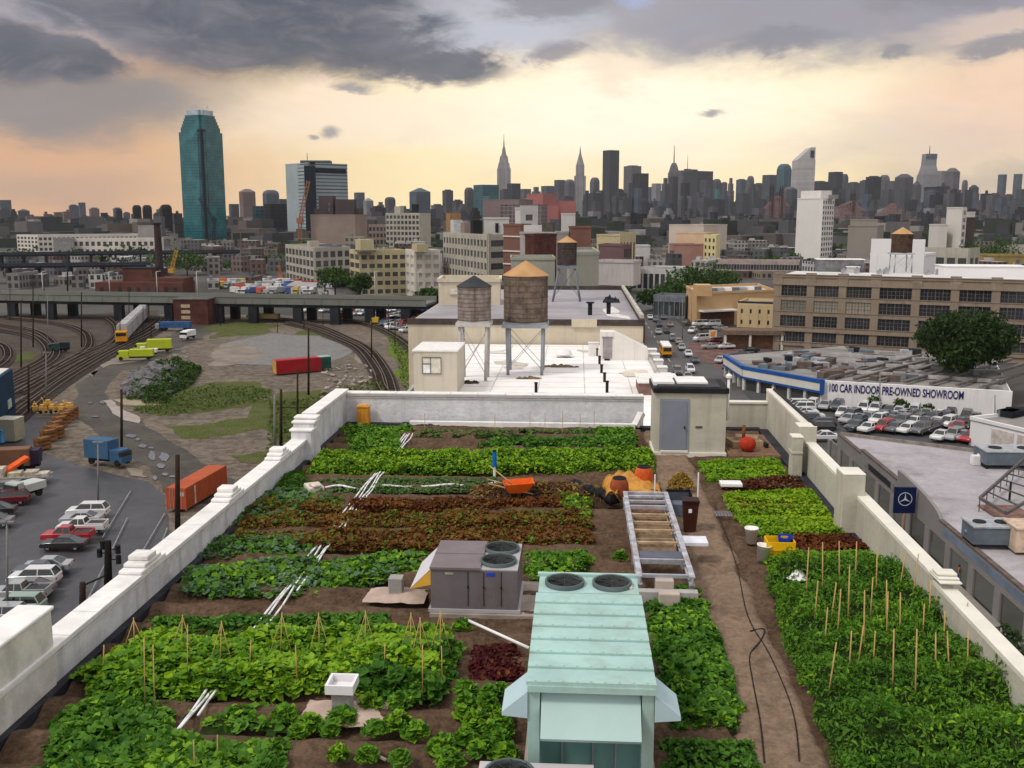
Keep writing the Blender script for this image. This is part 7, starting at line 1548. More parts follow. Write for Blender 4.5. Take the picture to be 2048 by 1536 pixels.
# street traffic
g='cars on the avenue'
def av(px,py,k,c_,head=PI/2): car(px,py,k,c_,head,'on the avenue',zoff=.46,group=g)
for px,py,k,c_ in ((1355,752,'suv','grey'),(1380,748,'suv','white'),(1375,762,'sedan','silver'),(1376,715,'sedan','white'),(1389,728,'sedan','slate'),(1363,702,'sedan','silver'),(1345,684,'suv','grey'),(1316,670,'sedan','silver'),(1318,655,'sedan','black'),(1311,645,'sedan','grey'),(1333,668,'sedan','black'),(1357,690,'sedan','tan'),(1326,640,'sedan','grey'),(1300,640,'sedan','white'),(1340,655,'sedan','tan')): av(px,py,k,c_)
for px,py,k,c_,hd in ((1404,685,'van','white',.5),(1420,700,'sedan','silver',.2),(1465,690,'suv','white',.3),(1452,700,'sedan','white',.3),(1480,715,'sedan','grey',.1),(1500,708,'sedan','black',.1),(1440,728,'sedan','silver',1.2),(1462,742,'sedan','grey',1.4),(1400,655,'van','white',.3),(1425,655,'van','white',.4),(1412,664,'sedan','black',.2),(1440,662,'sedan','silver',.2),(1385,668,'suv','white',1.2),(1430,690,'suv','darkred',.5),(1372,650,'sedan','black',1.2)):
    car(px,py,k,c_,hd,'around the side street junction',True,zoff=.46,group='cars around the side street junction')
# school bus
p=G(1333,716); t=thing('school_bus','yellow orange bus with a white roof on the avenue','bus',(p.x,p.y+3,ST+.45),PI/2); BY=M('bus yellow', (.62,.27,.015),.4,.08,.5)
mb=MB(); slab(mb,[(-5,.5),(-5,2.5),(5,2.5),(5,.5)],[(-1.22,.98,.98),(-1.15,1,1),(1.15,1,1),(1.22,.98,.98)]); mb.build('body',BY,t); bevel(MB().box(-4.95,4.95,-1.15,1.15,2.5,2.95).build('roof',PVC,t),.15,3)
MB().box(-5.04,-5.001,-1.0,1.0,1.5,2.4).box(-4.6,4.6,-1.245,-1.225,1.6,2.3).box(-4.6,4.6,1.225,1.245,1.6,2.3).build('windows',CGL,t); MB().box(-5.1,-5.001,-1.1,1.1,.5,.75).build('bumper',BLACK,t)
for x in (-3.4,3.2):
    for s in (-1,1): MB().tube((x,s*.9,.48),(x,s*1.18,.48),.48,12).build('wheel',TYRE,t)
# people on the pavement
def person(px,py,shirt,trou,lab,ht=1.72,z=ST+1.0):
    p=G(px,py); J=[(0,0,.93),(0,0,1.15),(0,0,1.38),(0,0,1.47),(0,0,1.62),(.09,0,.9),(.11,.03,.5),(.12,-.02,.06),(.12,-.12,.03),(-.09,0,.9),(-.12,-.06,.5),(-.13,.03,.06),(-.13,-.07,.03),(.19,0,1.38),(.25,.02,1.1),(.24,-.1,.9),(.24,-.16,.83),(-.19,0,1.38),(-.25,.02,1.1),(-.24,-.08,.9),(-.24,-.13,.83)]
    E=[(0,1),(1,2),(2,3),(3,4),(0,5),(5,6),(6,7),(7,8),(0,9),(9,10),(10,11),(11,12),(2,13),(13,14),(14,15),(15,16),(2,17),(17,18),(18,19),(19,20)]
    Rr=[.14,.13,.13,.06,.10,.10,.065,.045,.04,.10,.065,.045,.04,.07,.045,.035,.03,.07,.045,.035,.03]
    t=thing('person',lab,'person',(p.x,p.y,ST+.005*LV[0]+.16),1.0)
    me=bpy.data.meshes.new('body'); me.from_pydata(J,E,[]); o=bpy.data.objects.new('body',me); COL.objects.link(o); o.parent=t
    m=o.modifiers.new('skin','SKIN'); 
    for v,r in zip(me.skin_vertices[0].data,Rr): v.radius=(r,r*.8)
    me.skin_vertices[0].data[0].use_root=True; o.modifiers.new('sub','SUBSURF').levels=1; me.materials.append(M('skin', (.38,.22,.15),.6))
    MB().lathe([(.12,.95),(.17,1.0),(.16,1.2),(.2,1.36),(.09,1.46)],n=12).build('shirt',M('cloth %s'%str(shirt),shirt),t)
    mb=MB(); mb.tube((.09,0,.97),(.12,0,.12),.115,10,r1=.07); mb.tube((-.09,0,.97),(-.13,0,.12),.115,10,r1=.07); mb.build('trousers',M('cloth %s'%str(trou),trou),t)
    MB().lathe([(.02,1.76),(.09,1.72),(.115,1.62),(.09,1.58)],n=12).build('hair',M('dark hair', (.03,.02,.015)),t)
person(1916,1172,(.35,.04,.05),(.03,.05,.16),'person in a red top and blue trousers on the pavement near the showroom'); person(1826,1078,(.45,.06,.05),(.05,.05,.06),'person in a red top and dark trousers by the showroom door')
# big brown factory
BRN=M('brown factory concrete', (.26,.205,.155),.9,.12,.15,.3,3,dirt=.35,dirtcol=(.15,.12,.095),streak=.35)
D0,D1=266,244; A=DP(1551,500,D0); B=DP(2110,500,D1-6); zt=zat(1551,548,D0); t=thing('brown_factory','big brown factory with tall multi paned windows behind the showrooms','factory',(A.x,A.y,ST)); d=Vector((B.x-A.x,B.y-A.y)); L=d.length; an=math.atan2(d.y,d.x); t.rotation_euler=(0,0,an); H=zt-ST
MB().box(.3,L,.45,27,0,H-.6).build('wall',BRN,t); MB().box(1,L-.5,1.2,26.5,H-.598,H-.5).build('roof',M('bright white roof', (.62,.60,.60),.8,.1,.05,dirt=.4),t)
cen=[1551,1602,1660,1743,1822,1907,1990,2075]
def tpos(px):
    lo,hi=0,L
    for _ in range(40):
        m=(lo+hi)/2; q=Vector((A.x,A.y))+d/L*m
        if proj((q.x,q.y,-10))[0]<px: lo=m
        else: hi=m
    return lo
# piers at pillar centres measured along the facade
PX=[1557,1621,1685,1751,1832,1910,1992,2075]; S_=[tpos(x) for x in PX]; S_[0]=1.0; fz=[(H-8.0+0.0),]
mb=MB()
for i,s in enumerate(S_): 
    w_=1.9 if i else 2.0; mb.box(s-w_/2,s+w_/2,0,.44,0,H-.6)
mb.build('pier',BRN,t)
MB().box(0,L,.0,.445,H-2.6,H-.1).box(0,L,-.25,0,H-.7,H-.35).box(0,L,-.22,-.001,H-2.75,H-2.45).box(0,L,-.3,.5,H-.1,H+.1).build('cornice',BRN,t)
mb=MB()
for s in S_: mb.box(s-1.3,s+1.3,-.15,.5,H-2.5,H+.5)
mb.build('pier_cap',M('worn brown stone', (.255,.205,.16),.9,.2,.5,.4,3,dirt=.5),t)
fh=(H-2.75)/4.35; zb_=[H-2.75-fh*(k+1)+1.15 for k in range(4)]
for k in range(4):
    MB().box(.4,L,.05,.44,zb_[k]-1.15,zb_[k]).build('spandrel',M('worn brown stone', (.255,.205,.16)),t)
    MB().box(.4,L,-.12,.049,zb_[k]-.14,zb_[k]-.0).build('sill_course',BRN,t)
MB().box(0,L,-.3,.44,zb_[2]-1.35,zb_[2]-.85).build('belt_course',BRN,t)
for i in range(len(S_)-1):
    x0=S_[i]+.98; x1=S_[i+1]-.98
    for k in range(4):
        z0=zb_[k]; z1=z0+fh-1.16; mb=MB(); mb.box(x0,x1,.36,.40,z0,z1,0); n=4
        for q in range(n+1): x=x0+(x1-x0)*q/n; mb.box(x-.09,x+.09,.26,.359,z0,z1,1)
        for q in range(1,8):
            if q%2: x=x0+(x1-x0)*q/8; mb.box(x-.04,x+.04,.30,.358,z0,z1,1)
        for q in range(1,3): z_=z0+(z1-z0)*q/3; mb.box(x0,x1,.31,.357,z_-.04,z_+.04,1)
        pale=(k==1 and i<3); mb.build('window',[glassM('pale papered glass', (.20,.18,.14),.4,.4,1.2) if pale else glassM('factory glass', (.018,.018,.024),.12,.7,1.0),M('window bar', (.12,.115,.11))],t)
# things on the factory roof
tank(1803,285,zt-.6,505,468,454,2.85,'dark brown water tank with a tan cone roof on the brown factory',TCONE,M('brown tank staves', (.075,.045,.032), .9, .4, 1, .3, 6),M('white blue steel leg', (.45,.50,.52),.6,.1,1),spread=1.05)
def rbox(px0,px1,D,ytop,dz,mat,lab,dep=6,name='roof_hut'):
    a=DP(px0,500,D);b=DP(px1,500,D); o=MB().obox(((a.x+b.x)/2,(a.y+b.y)/2+dep/2,(zt-.5+zat(px0,ytop,D))/2),(Vector((b.x-a.x,b.y-a.y))).length,dep,zat(px0,ytop,D)-zt+.5,-.1).obox(((a.x+b.x)/2,(a.y+b.y)/2+dep/2,zat(px0,ytop,D)+.12),(Vector((b.x-a.x,b.y-a.y))).length+.4,dep+.4,.2,-.1,1).build(name,[mat,WHITE_T]); return tag(o,lab,'roof hut')
rbox(1640,1730,285,520,0,M('grey scaffold clad', (.17,.17,.18),.8,.3,.8),'grey scaffold clad room with a white top on the brown factory roof')
rbox(1700,1722,280,535,0,W2,'small white hut on the left part of the brown factory roof',3); rbox(1900,2060,262,534,0,M('bright white wall', (.74,.73,.74)),'long low white roof structure at the right on the brown factory',10)
for k,x in enumerate((1690,1716,1762,1775,1858,1880,1935)):
    p=DP(x,500,278-.04*(x-1690)); later(tag(MB().box(p.x-.6,p.x+.6,p.y-.6,p.y+.6,zt-.5,zt+.5+.5*(k%2)).cyl(p.x,p.y,zt+.5+.5*(k%2),zt+.9+.5*(k%2),.3,n=8).build('roof_vent',M('pale machine', (.35,.36,.38))),'','vent','vents on the brown factory roof'),'small grey vent','on the brown factory roof')
# tan corner building
TN=M('tan stucco', (.55,.36,.19),.85,.07,.2,streak=.12)
t,loc,H=bldg('tan_building','tan stucco building with a raised corner block and a white awning','building',[(1375,352),(1397,322),(1552,334)],574,TN,[None,None],zb=ST,roofm=M('pale tan roof', (.5,.42,.36))); topbox(t,loc,H,1.15,.04,7,5,3.4,TN,'corner_block'); 
a=loc[1]+(loc[2]-loc[1])*.05; b=loc[1]+(loc[2]-loc[1])*.48; MB().bar((a.x,a.y-1.6,H*.48),(b.x,b.y-1.6,H*.48),3.4,.5).build('awning',WHITE_T,t); MB().bar((a.x,a.y-.2,H*.22),(b.x,b.y-.2,H*.22),.3,H*.42).build('dark_fill',M('brown shade wall', (.10,.05,.03)),t)  # solid dark slab under the awning, shade put into its colour
for k in range(8): q=loc[1]+(loc[2]-loc[1])*(.1+.1*k)+(loc[0]-loc[1])*.3; MB().box(q.x,q.x+2.5,q.y,q.y+2,H-.2,H+.9).build('roof_clutter',[WHITE_T,SLM,M('pale machine', (.35,.36,.38))][k%3],t)
t,loc,H=bldg('tan_building','lower cream building with small windows right of the white awning','building',[(1480,288),(1552,284)],606,M('cream stucco', (.56,.43,.25),.85,.07,.2),[(4,2,.75,.6,1,.35)],depth_=14,para=.7)
MB().bar((loc[0].x,loc[0].y,H+.3),(loc[1].x,loc[1].y,H+.3),.6,.5).build('coping',UND,t)
t=thing('petrol_station','low brown canopy with dark openings on the side street','canopy',tuple(G(1500,700).xy)+(ST,)); MB().box(-7,9,0,7,4.0,5.2).build('canopy',M('brown canopy', (.17,.12,.09)),t); MB().box(-6,8,1,6.5,0,3.99).build('dark_fill',M('brown shade wall', (.10,.05,.03)),t)  # solid block beneath the canopy, its shade put into the brown
for x in (-6.6,0,8.4): MB().box(x-.3,x+.3,.2,.8,0,3.99).build('pillar',WHR,t)
p=G(1425,690); t=thing('shop_sign','small white and orange sign on a red stand at the junction','sign',(p.x,p.y,ST)); MB().box(-1.1,1.1,-.1,.1,2.0,4.2).build('panel',M('sign white', (.6,.58,.5)),t); MB().box(-.6,.6,-.14,-.101,2.4,3.8).build('emblem',M('sign orange', (.7,.25,.03)),t); MB().tube((0,0,0),(0,0,2),.12,6).build('post',BLACK,t)
patch('forecourt',[(1370,690),(1440,680),(1500,715),(1440,740),(1400,720)],M('red brick paving', (.15,.085,.075),.8,.3,.3,dirt=.8,dirtcol=(.22,.19,.18)),0)
bldg('dark_canopy','blue grey low hall roof behind the tan corner building','hall',[(1422,400),(1520,395)],568,M('steel blue roof', (.12,.17,.22)),[None],depth_=15,para=.3); bldg('grey_shed','grey shed with pale posts left of the tan building','shed',[(1310,350),(1374,345)],592,M('blue grey cladding', (.17,.19,.22)),[(6,1,.15,.3,1)],depth_=10)
for x,y0,y1 in ((1365,600,680),(1383,590,668),(1340,612,660)): pole(x,y0,y1,.13,STEELP,'thin grey pole','beside the avenue')
for x,y0,y1 in ((1760,745,850),(1990,790,870),(1887,640,742)): t,tx=pole(x,y0,y1,.12,STEELP,'slim lamp post','near the showroom car park',name='street_lamp')
# ---- trees
TL0 = leafM('tree leaf deepest', (.010,.022,.006), (.03,.055,.012))
def tree(px,pyb,D,h,w,label,mats,seed,size=.9,n=2600,z=ST,group=None,drop=0):
    p=DP(px,500,D); t=thing('broadleaf_tree',label,'tree',(p.x,p.y,z),0,group); r=random.Random(seed); R=np.random.RandomState(seed)
    mb=MB(); mb.tube((0,0,0),(0,0,h*.35),.035*h,8,r1=.022*h); cl=[]
    for k in range(9): a=k*2.4; q=(w*.32*math.cos(a)*r.uniform(.5,1.1),w*.32*math.sin(a)*r.uniform(.5,1.1),h*r.uniform(.5,.85)); mb.tube((0,0,h*r.uniform(.22,.36)),q,.014*h,5,r1=.004*h); cl.append((*q,w*r.uniform(.16,.27)))
    for k in range(16): a=r.random()*6.28; e=r.uniform(-.4,1.2); cl.append((w*.38*math.cos(a)*math.cos(e),w*.38*math.sin(a)*math.cos(e),h*.6+h*.34*math.sin(e),w*r.uniform(.07,.17)))
    cl=[(a_,b_,c_-drop,d_) for a_,b_,c_,d_ in cl]
    mb.build('trunk',M('bark', (.06,.045,.035),.9,.3,2),t); pos=[]
    tot=sum(c[3]**2 for c in cl)
    for c in cl:
        m=int(n*c[3]**2/tot); v=R.randn(m,3); v/=np.linalg.norm(v,axis=1)[:,None]; v[:,2]*=.75; pos.append(np.array(c[:3])+v*(c[3]*(.35+.75*R.rand(m)**.7))[:,None])
    pos=np.concatenate(pos); k=int(len(pos)*.6); R.shuffle(pos); leafmesh('crown',[(pos[:k],size*(.5+.8*R.rand(k)),.8,.75,mats[0]),(pos[k:],size*(.5+.8*R.rand(len(pos)-k)),.8,.75,mats[1])],t); return t
tree(1943,735,192,17.4,19.5,'big dark spreading tree in front of the brown factory',(TL0,TL1),3,.75,8500,drop=.2)
tree(2100,1290,50,15.5,5.5,'dark tree cut off by the right edge beside the avenue',(TL1,leafM('grey leaf', (.03,.04,.03), (.07,.08,.06))),4,.35,5200,drop=1)
for x,D,h_,w_,lab in ((668,440,12.5,17,'broad green tree left of the yellow cream building'),(718,418,12,9,'round dark green tree before the yellow cream building'),(690,450,9,10,'small tree between the two larger ones'),(858,345,11,14,'green tree at the right end of the viaduct'),(1400,400,15,26,'wide dark tree clump behind the tan building'),(1438,410,12,16,'dark tree right of the wide clump'),(1345,380,9,20,'dark green tree before the grey shed'),(1310,372,8,14,'dark green tree left of the grey shed'),(1232,390,12,13,'pale green tree under the white bridge fronted building'),(1972,560,22,34,'broad dark tree clump at the far right'),(1568,640,11,24,'dark tree clump left of the white hotel'),(372,600,13,26,'dark green trees behind the yellow crane'),(2010,620,16,20,'rear dark tree at the far right'),(1720,700,10,24,'dark tree behind the grey beige block')):
    tree(x,0,D,h_,w_,lab,(TL1,TL2),int(x),1.3,1500)
for k,(x,y,h_) in enumerate(((1768,826,2.6),(1792,828,1.4),(1820,830,2.4),(1838,832,1.8),(1878,836,2.2),(1900,838,1.4))):
    p=G(x,y); t=tree(x,0,depth(p),h_*1.3,h_*.9,'',(TL1,TL2),k+50,.35,420,group='small trees along the white showroom wall'); t['label']=''; t.name='sapling'; later(t,'small green sapling','along the lettered white wall')
# ---------------------------------------------------------------- skyline
WM={}
def skyM(c,kind_='g'):
    k=(c,kind_)
    if k in WM: return WM[k]
    C=dict(d=(.034,.036,.044),k=(.014,.014,.018),m=(.062,.064,.076),g=(.095,.093,.10),l=(.22,.215,.225),w=(.42,.40,.38),t=(.04,.10,.12),b=(.07,.09,.12),r=(.085,.06,.06),p=(.17,.12,.12),T=(.06,.16,.17))[c]
    WM[k]=winM('far wall '+c,C,sc3(C,.45),{'d':7,'k':9,'m':6,'g':6,'l':7,'w':6}.get(c,7),{'d':6,'l':5}.get(c,5.5),1.6,.65); return WM[k]
NM=dict(d='dark grey',k='near black',m='slate grey',g='grey',l='pale grey',w='off white',t='teal',b='blue grey',r='brown',p='rosy brown',T='bright teal')
SEC=[(0,230,'over the far left of the skyline'),(230,360,'left of the tall teal glass tower'),(360,580,'between the teal and pale office towers'),(580,860,'right of the pale office tower'),(860,1000,'left of the stepped spire tower'),(1000,1160,'between the two spired towers'),(1160,1300,'around the black slab tower'),(1300,1460,'around the masted towers'),(1460,1580,'left of the slant topped tower'),(1580,1700,'right of the slant topped tower'),(1700,1860,'left of the shouldered tower'),(1860,2100,'right of the shouldered tower')]
def sec(x):
    for a,b,s in SEC:
        if a<=x<b: return s
    return SEC[-1][2]
def tower(x0,x1,yt,D,c='d',shape='flat',rot=None,label=None,name='skyscraper',zb=ST):
    xm=(x0+x1)/2; p=DP(xm,440,D); W=(x1-x0)/2028*D; rot=.55 if rot is None else rot; s=W/(math.cos(rot)+math.sin(rot)); h=zat(xm,yt,D)-zb
    t=MB(); hs=s/2; ang=YAW+rot
    def bx(a,b,z0,z1,k=1,k2=None,rz=0):
        k2=k if k2 is None else k2
        vs=[]
        for z,q in ((z0,k),(z1,k2)):
            for i,j in ((-1,-1),(1,-1),(1,1),(-1,1)): vs.append((i*hs*q,j*hs*q,z))
        t.add(vs,[(0,3,2,1),(4,5,6,7),(0,1,5,4),(1,2,6,5),(2,3,7,6),(3,0,4,7)])
    if shape=='flat': bx(0,0,0,h-3); bx(0,0,h-3,h,.6)
    elif shape=='slab': bx(0,0,0,h)
    elif shape=='step': bx(0,0,0,h*.72); bx(0,0,h*.72,h*.88,.75); bx(0,0,h*.88,h,.45)
    elif shape=='crown': bx(0,0,0,h*.93); bx(0,0,h*.93,h,1,.35)
    elif shape=='dome': bx(0,0,0,h*.9); bx(0,0,h*.9,h*.96,1,.85); bx(0,0,h*.96,h,.85,.5)
    elif shape=='gable': bx(0,0,0,h*.9); bx(0,0,h*.9,h,1,.15)
    elif shape=='tank': bx(0,0,0,h*.9); t.cyl(0,0,h*.9,h*.97,hs*.35,n=10); t.cyl(0,0,h*.97,h,hs*.4,.1,10)
    o=t.build(name,skyM(c),None,origin=(0,0,0)); o.location=(p.x,p.y,zb); o.rotation_euler=(0,0,ang)
    tag(o,label or '','tower' if h>70 else 'building'); o['group']='skyline towers'
    if not label: later(o,NM[c]+' '+{'flat':'flat topped','slab':'slab','step':'stepped','crown':'crowned','dome':'domed','gable':'gabled','tank':'tank topped'}[shape]+' tower',sec(xm))
    return o,p,h,s
# far row, measured from the photograph
for a in ((0,27,400,3400,'b','slab'),(35,62,418,3000,'m','gable'),(138,160,409,3300,'b','flat'),(158,174,405,3500,'b','slab'),(90,110,428,3000,'g','flat'),(112,132,424,3000,'m','dome'),(175,200,432,2800,'m','flat'),(205,226,430,2900,'g','step'),(226,246,415,3300,'b','flat'),(246,262,424,3300,'b','flat'),(265,285,410,1700,'k','dome'),(285,306,410,1680,'k','dome'),(320,346,409,1500,'k','dome'),(344,366,421,1600,'d','tank'),(306,322,425,2600,'m','flat'),
 (458,480,408,2600,'m','slab'),(479,514,378,2500,'p','crown'),(526,561,380,2700,'b','dome'),(505,530,412,1500,'t','slab'),(528,580,408,1480,'k','slab'),(556,578,398,2600,'m','slab'),
 (709,731,385,3300,'b','slab'),(727,748,396,3200,'l','gable'),(770,792,394,3200,'m','dome'),(740,771,412,2000,'d','flat'),(700,712,412,3300,'l','slab'),(819,862,376,2800,'b','gable'),(885,907,379,3200,'m','flat'),(905,926,399,3000,'m','flat'),(912,940,408,2600,'g','step'),(929,948,375,3000,'m','dome'),(862,888,408,2700,'g','flat'),(790,822,412,2600,'m','step'),(752,772,404,3400,'g','step'),
 (947,998,370,2400,'t','slab'),(966,998,392,2300,'T','slab'),(1014,1041,367,3400,'d','slab'),(1000,1020,378,3000,'m','flat'),(1040,1062,378,3900,'g','slab'),(1060,1084,374,4000,'b','step'),(1082,1108,372,3800,'b','slab'),(1108,1130,360,4200,'m','slab'),(1128,1149,359,4000,'g','dome'),(1045,1070,396,3400,'l','flat'),(1118,1145,392,3200,'m','flat'),
 (1179,1198,355,4000,'g','dome'),(1187,1200,384,3300,'l','slab'),(1204,1236,301,3900,'d','slab'),(1246,1280,331,4600,'g','flat'),(1264,1295,347,3800,'k','slab'),(1256,1272,366,3900,'d','slab'),(1232,1262,386,3600,'d','step'),(1295,1304,374,4600,'b','slab'),(1302,1321,367,4400,'l','slab'),(1320,1338,356,4100,'m','step'),(1336,1354,353,4000,'d','slab'),(1353,1370,341,4500,'g','slab'),
 (1366,1422,343,3900,'d','slab'),(1372,1392,339,4100,'m','slab'),(1360,1378,366,3500,'k','slab'),(1398,1424,360,3600,'m','slab'),(1422,1440,358,4200,'m','dome'),(1428,1438,378,3400,'T','slab'),(1440,1452,364,4200,'g','flat'),(1452,1466,356,4300,'g','step'),(1470,1490,358,4000,'b','flat'),(1491,1505,352,4200,'g','dome'),(1505,1524,366,4200,'m','flat'),(1522,1549,350,3900,'m','slab'),(1550,1578,328,4100,'t','dome'),(1610,1622,354,4200,'m','slab'),(1620,1652,362,4000,'d','flat'),(1565,1590,374,3300,'g','dome'),
 (1653,1680,344,3600,'d','slab'),(1678,1692,348,4200,'m','dome'),(1690,1716,364,4000,'m','flat'),(1716,1734,360,3500,'m','flat'),(1728,1757,352,3500,'k','flat'),(1754,1774,350,4100,'g','dome'),(1772,1790,362,3700,'g','slab'),(1786,1820,348,3800,'m','crown'),(1820,1838,362,3900,'m','gable'),(1864,1886,342,4500,'l','slab'),(1884,1912,336,4300,'g','crown'),(1846,1882,374,3200,'k','slab'),(1870,1894,364,3400,'d','tank'),(1902,1922,378,3300,'m','tank'),(1919,1930,360,4600,'g','dome'),(1934,1952,370,3900,'d','crown'),(1958,1980,380,3500,'k','tank'),(1976,1996,386,3500,'r','flat'),(1990,2006,349,4600,'b','slab'),(2021,2037,348,4600,'b','slab'),(2006,2022,388,3500,'m','flat'),(2036,2060,382,3600,'d','flat'),(1894,1906,398,3100,'k','slab'),(1925,1944,394,3200,'m','step')): tower(*a)
# middle row fill of mid-height blocks
FR=random.Random(9)
for x in range(1165,2060,11):
    x0=x+FR.uniform(-5,5); wd=FR.uniform(12,26); tower(x0,x0+wd,FR.uniform(376,412),FR.uniform(2900,3500),FR.choice('dmmgmkmgbd'),FR.choice(['slab','flat','step','flat','slab','tank']))
for x in range(0,1165,26):
    if 340<x<475: continue
    x0=x+FR.uniform(-8,8); tower(x0,x0+FR.uniform(14,34),FR.uniform(414,430),FR.uniform(1900,2900),FR.choice('ddmmgrpk'),FR.choice(['slab','flat','step','tank']))
for x in range(1180,2060,30):
    x0=x+FR.uniform(-8,8); tower(x0,x0+FR.uniform(16,30),FR.uniform(412,428),FR.uniform(2200,2700),FR.choice('dmmkggl'),FR.choice(['slab','flat','step']))
for x in range(1180,1600,15):
    x0=x+FR.uniform(-6,6); tower(x0,x0+FR.uniform(10,22),FR.uniform(424,440),FR.uniform(1500,2100),FR.choice('dmkmg'),FR.choice(['slab','flat','step']))
for x in range(1660,2050,17):
    x0=x+FR.uniform(-6,6); tower(x0,x0+FR.uniform(12,24),FR.uniform(418,436),FR.uniform(1500,2100),FR.choice('dmkmgp'),FR.choice(['slab','flat','step','tank']))
# landmark towers
def lm(px,D,label,name='skyscraper'):
    p=DP(px,440,D); t=thing(name,label,'tower',(p.x,p.y,ST),YAW,'skyline towers'); return t,(lambda y:zat(px,y,D)-ST),(lambda w:w/2028*D)
def sq(mb,w0,w1,z0,z1,rot=.0,n=4):
    c_,s_=math.cos(rot),math.sin(rot); vs=[]
    for w_,z in ((w0,z0),(w1,z1)):
        for i,j in ((-1,-1),(1,-1),(1,1),(-1,1)): a,b=i*w_/2,j*w_/2; vs.append((a*c_-b*s_,a*s_+b*c_,z))
    mb.add(vs,[(0,3,2,1),(4,5,6,7),(0,1,5,4),(1,2,6,5),(2,3,7,6),(3,0,4,7)]); return mb
LL=winM('pale stone tower', (.26,.245,.25), (.12,.115,.12), 7, 500, 2.2, .8)
t,z,w_=lm(1008,5300,'pale stepped stone tower with a tall needle mast, tallest in the skyline'); mb=MB(); sq(mb,w_(30),w_(30),0,z(385)); sq(mb,w_(27),w_(27),z(385),z(337)); sq(mb,w_(24),w_(22),z(337),z(327)); sq(mb,w_(19),w_(15),z(327),z(313)); sq(mb,w_(12),w_(10),z(313),z(309)); mb.build('shaft',LL,t); mb=MB(); sq(mb,w_(9),w_(5),z(309),z(295)); mb.build('mast_base',LL,t); MB().cyl(0,0,z(295),z(283),w_(3.2)/2,w_(2)/2,8).cyl(0,0,z(283),z(268),w_(1.6)/2,w_(.7)/2,8).build('antenna',LL,t)
t,z,w_=lm(1159,4600,'slim pale tower with a curved crown and needle spire'); mb=MB(); sq(mb,w_(22),w_(22),0,z(352)); sq(mb,w_(16),w_(16),z(352),z(330)); sq(mb,w_(15),w_(11),z(330),z(322)); mb.build('shaft',LL,t); mb=MB(); sq(mb,w_(11),w_(7),z(322),z(314)); sq(mb,w_(7),w_(3.2),z(314),z(306)); sq(mb,w_(3.2),w_(.6),z(306),z(292)); mb.build('spire',LL,t)
t,z,w_=lm(1345,4800,'pale faceted tower with a slender tapering mast'); mb=MB(); sq(mb,w_(20),w_(20),0,z(345)); sq(mb,w_(18),w_(12),z(345),z(332)); sq(mb,w_(12),w_(7),z(332),z(326)); mb.v=[(a,b,c) for a,b,c in mb.v]; mb.build('shaft',skyM('g'),t); MB().cyl(0,0,z(326),z(290),w_(2.6)/2,w_(.8)/2,6).build('mast',skyM('g'),t)
t,z,w_=lm(1372,4700,'grey tower with a thin tall mast in front of the wide dark slab'); mb=MB(); sq(mb,w_(12),w_(12),0,z(338)); mb.build('shaft',skyM('m'),t); MB().cyl(0,0,z(338),z(309),w_(1.3)/2,w_(.6)/2,6).build('mast',skyM('m'),t)
t,z,w_=lm(1602,3800,'pale tower with a slanted wedge top and a dark slot'); W=w_(36)/2; PW=winM('pale metal tower', (.40,.385,.38), (.27,.26,.265), 600, 4.2, 1.6, .5); mb=MB(); mb.box(-W,W,-W,W,0,z(321)); mb.add([(-W,-W,z(321)),(W*.95,-W,z(321)),(W*.95,W,z(321)),(-W,W,z(321)),(W*.45,-W,z(296)),(W*.95,-W,z(296)),(W*.95,W,z(296)),(W*.45,W,z(296))],[(0,1,5,4),(1,2,6,5),(2,3,7,6),(3,0,4,7),(4,5,6,7)]); mb.build('shaft',PW,t); MB().box(W*.4,W*.8,-W-2,-W-.5,z(316),z(302)).build('slot',UND,t)
t,z,w_=lm(1850,4400,'pale tower with sloped shoulders and a short mast'); mb=MB(); sq(mb,w_(40),w_(32),0,z(350)); sq(mb,w_(30),w_(22),z(350),z(332)); sq(mb,w_(22),w_(21),z(332),z(308)); mb.build('shaft',skyM('l'),t); MB().box(-w_(11),w_(11),-w_(11)-2,-w_(11)-.4,z(318),z(309)).build('crown_band',skyM('b'),t); MB().cyl(0,0,z(308),z(291),w_(2.4)/2,w_(1)/2,6).build('mast',skyM('r'),t)
# ---- teal glass tower
D=1480; t,z,w_=lm(410,D,'tall teal glass tower with a stepped chamfered top'); t.rotation_euler=(0,0,YAW+1.12)
m,nt,b=nt_new('teal curtain wall'); tc=nt.nodes.new('ShaderNodeTexCoord').outputs['Object']; s_=nt.nodes.new('ShaderNodeSeparateXYZ'); nt.links.new(tc,s_.inputs[0]); cb=nt.nodes.new('ShaderNodeCombineXYZ'); nt.links.new(mth(nt,'ADD',s_.outputs[0],s_.outputs[1]),cb.inputs[0]); nt.links.new(s_.outputs[2],cb.inputs[1])
br=nt.nodes.new('ShaderNodeTexBrick'); br.offset=0; br.inputs['Scale'].default_value=1; br.inputs['Brick Width'].default_value=3.2; br.inputs['Row Height'].default_value=4.1; br.inputs['Mortar Size'].default_value=.35; br.inputs['Color1'].default_value=(.012,.105,.125,1); br.inputs['Color2'].default_value=(.018,.15,.17,1); br.inputs['Mortar'].default_value=(.008,.055,.065,1); nt.links.new(cb.outputs[0],br.inputs['Vector'])
nz=noise_n(nt,tc,.05,3,.5); c_=mixc(nt,smooth(nt,nz,.45,.75),br.outputs[0],(.03,.17,.19)); nt.links.new(c_,b.inputs['Base Color']); b.inputs['Roughness'].default_value=.22; b.inputs['Specular IOR Level'].default_value=.35
W=w_(88)/(math.cos(.72)+math.sin(.72)); hw=W/2; nc=W*.07
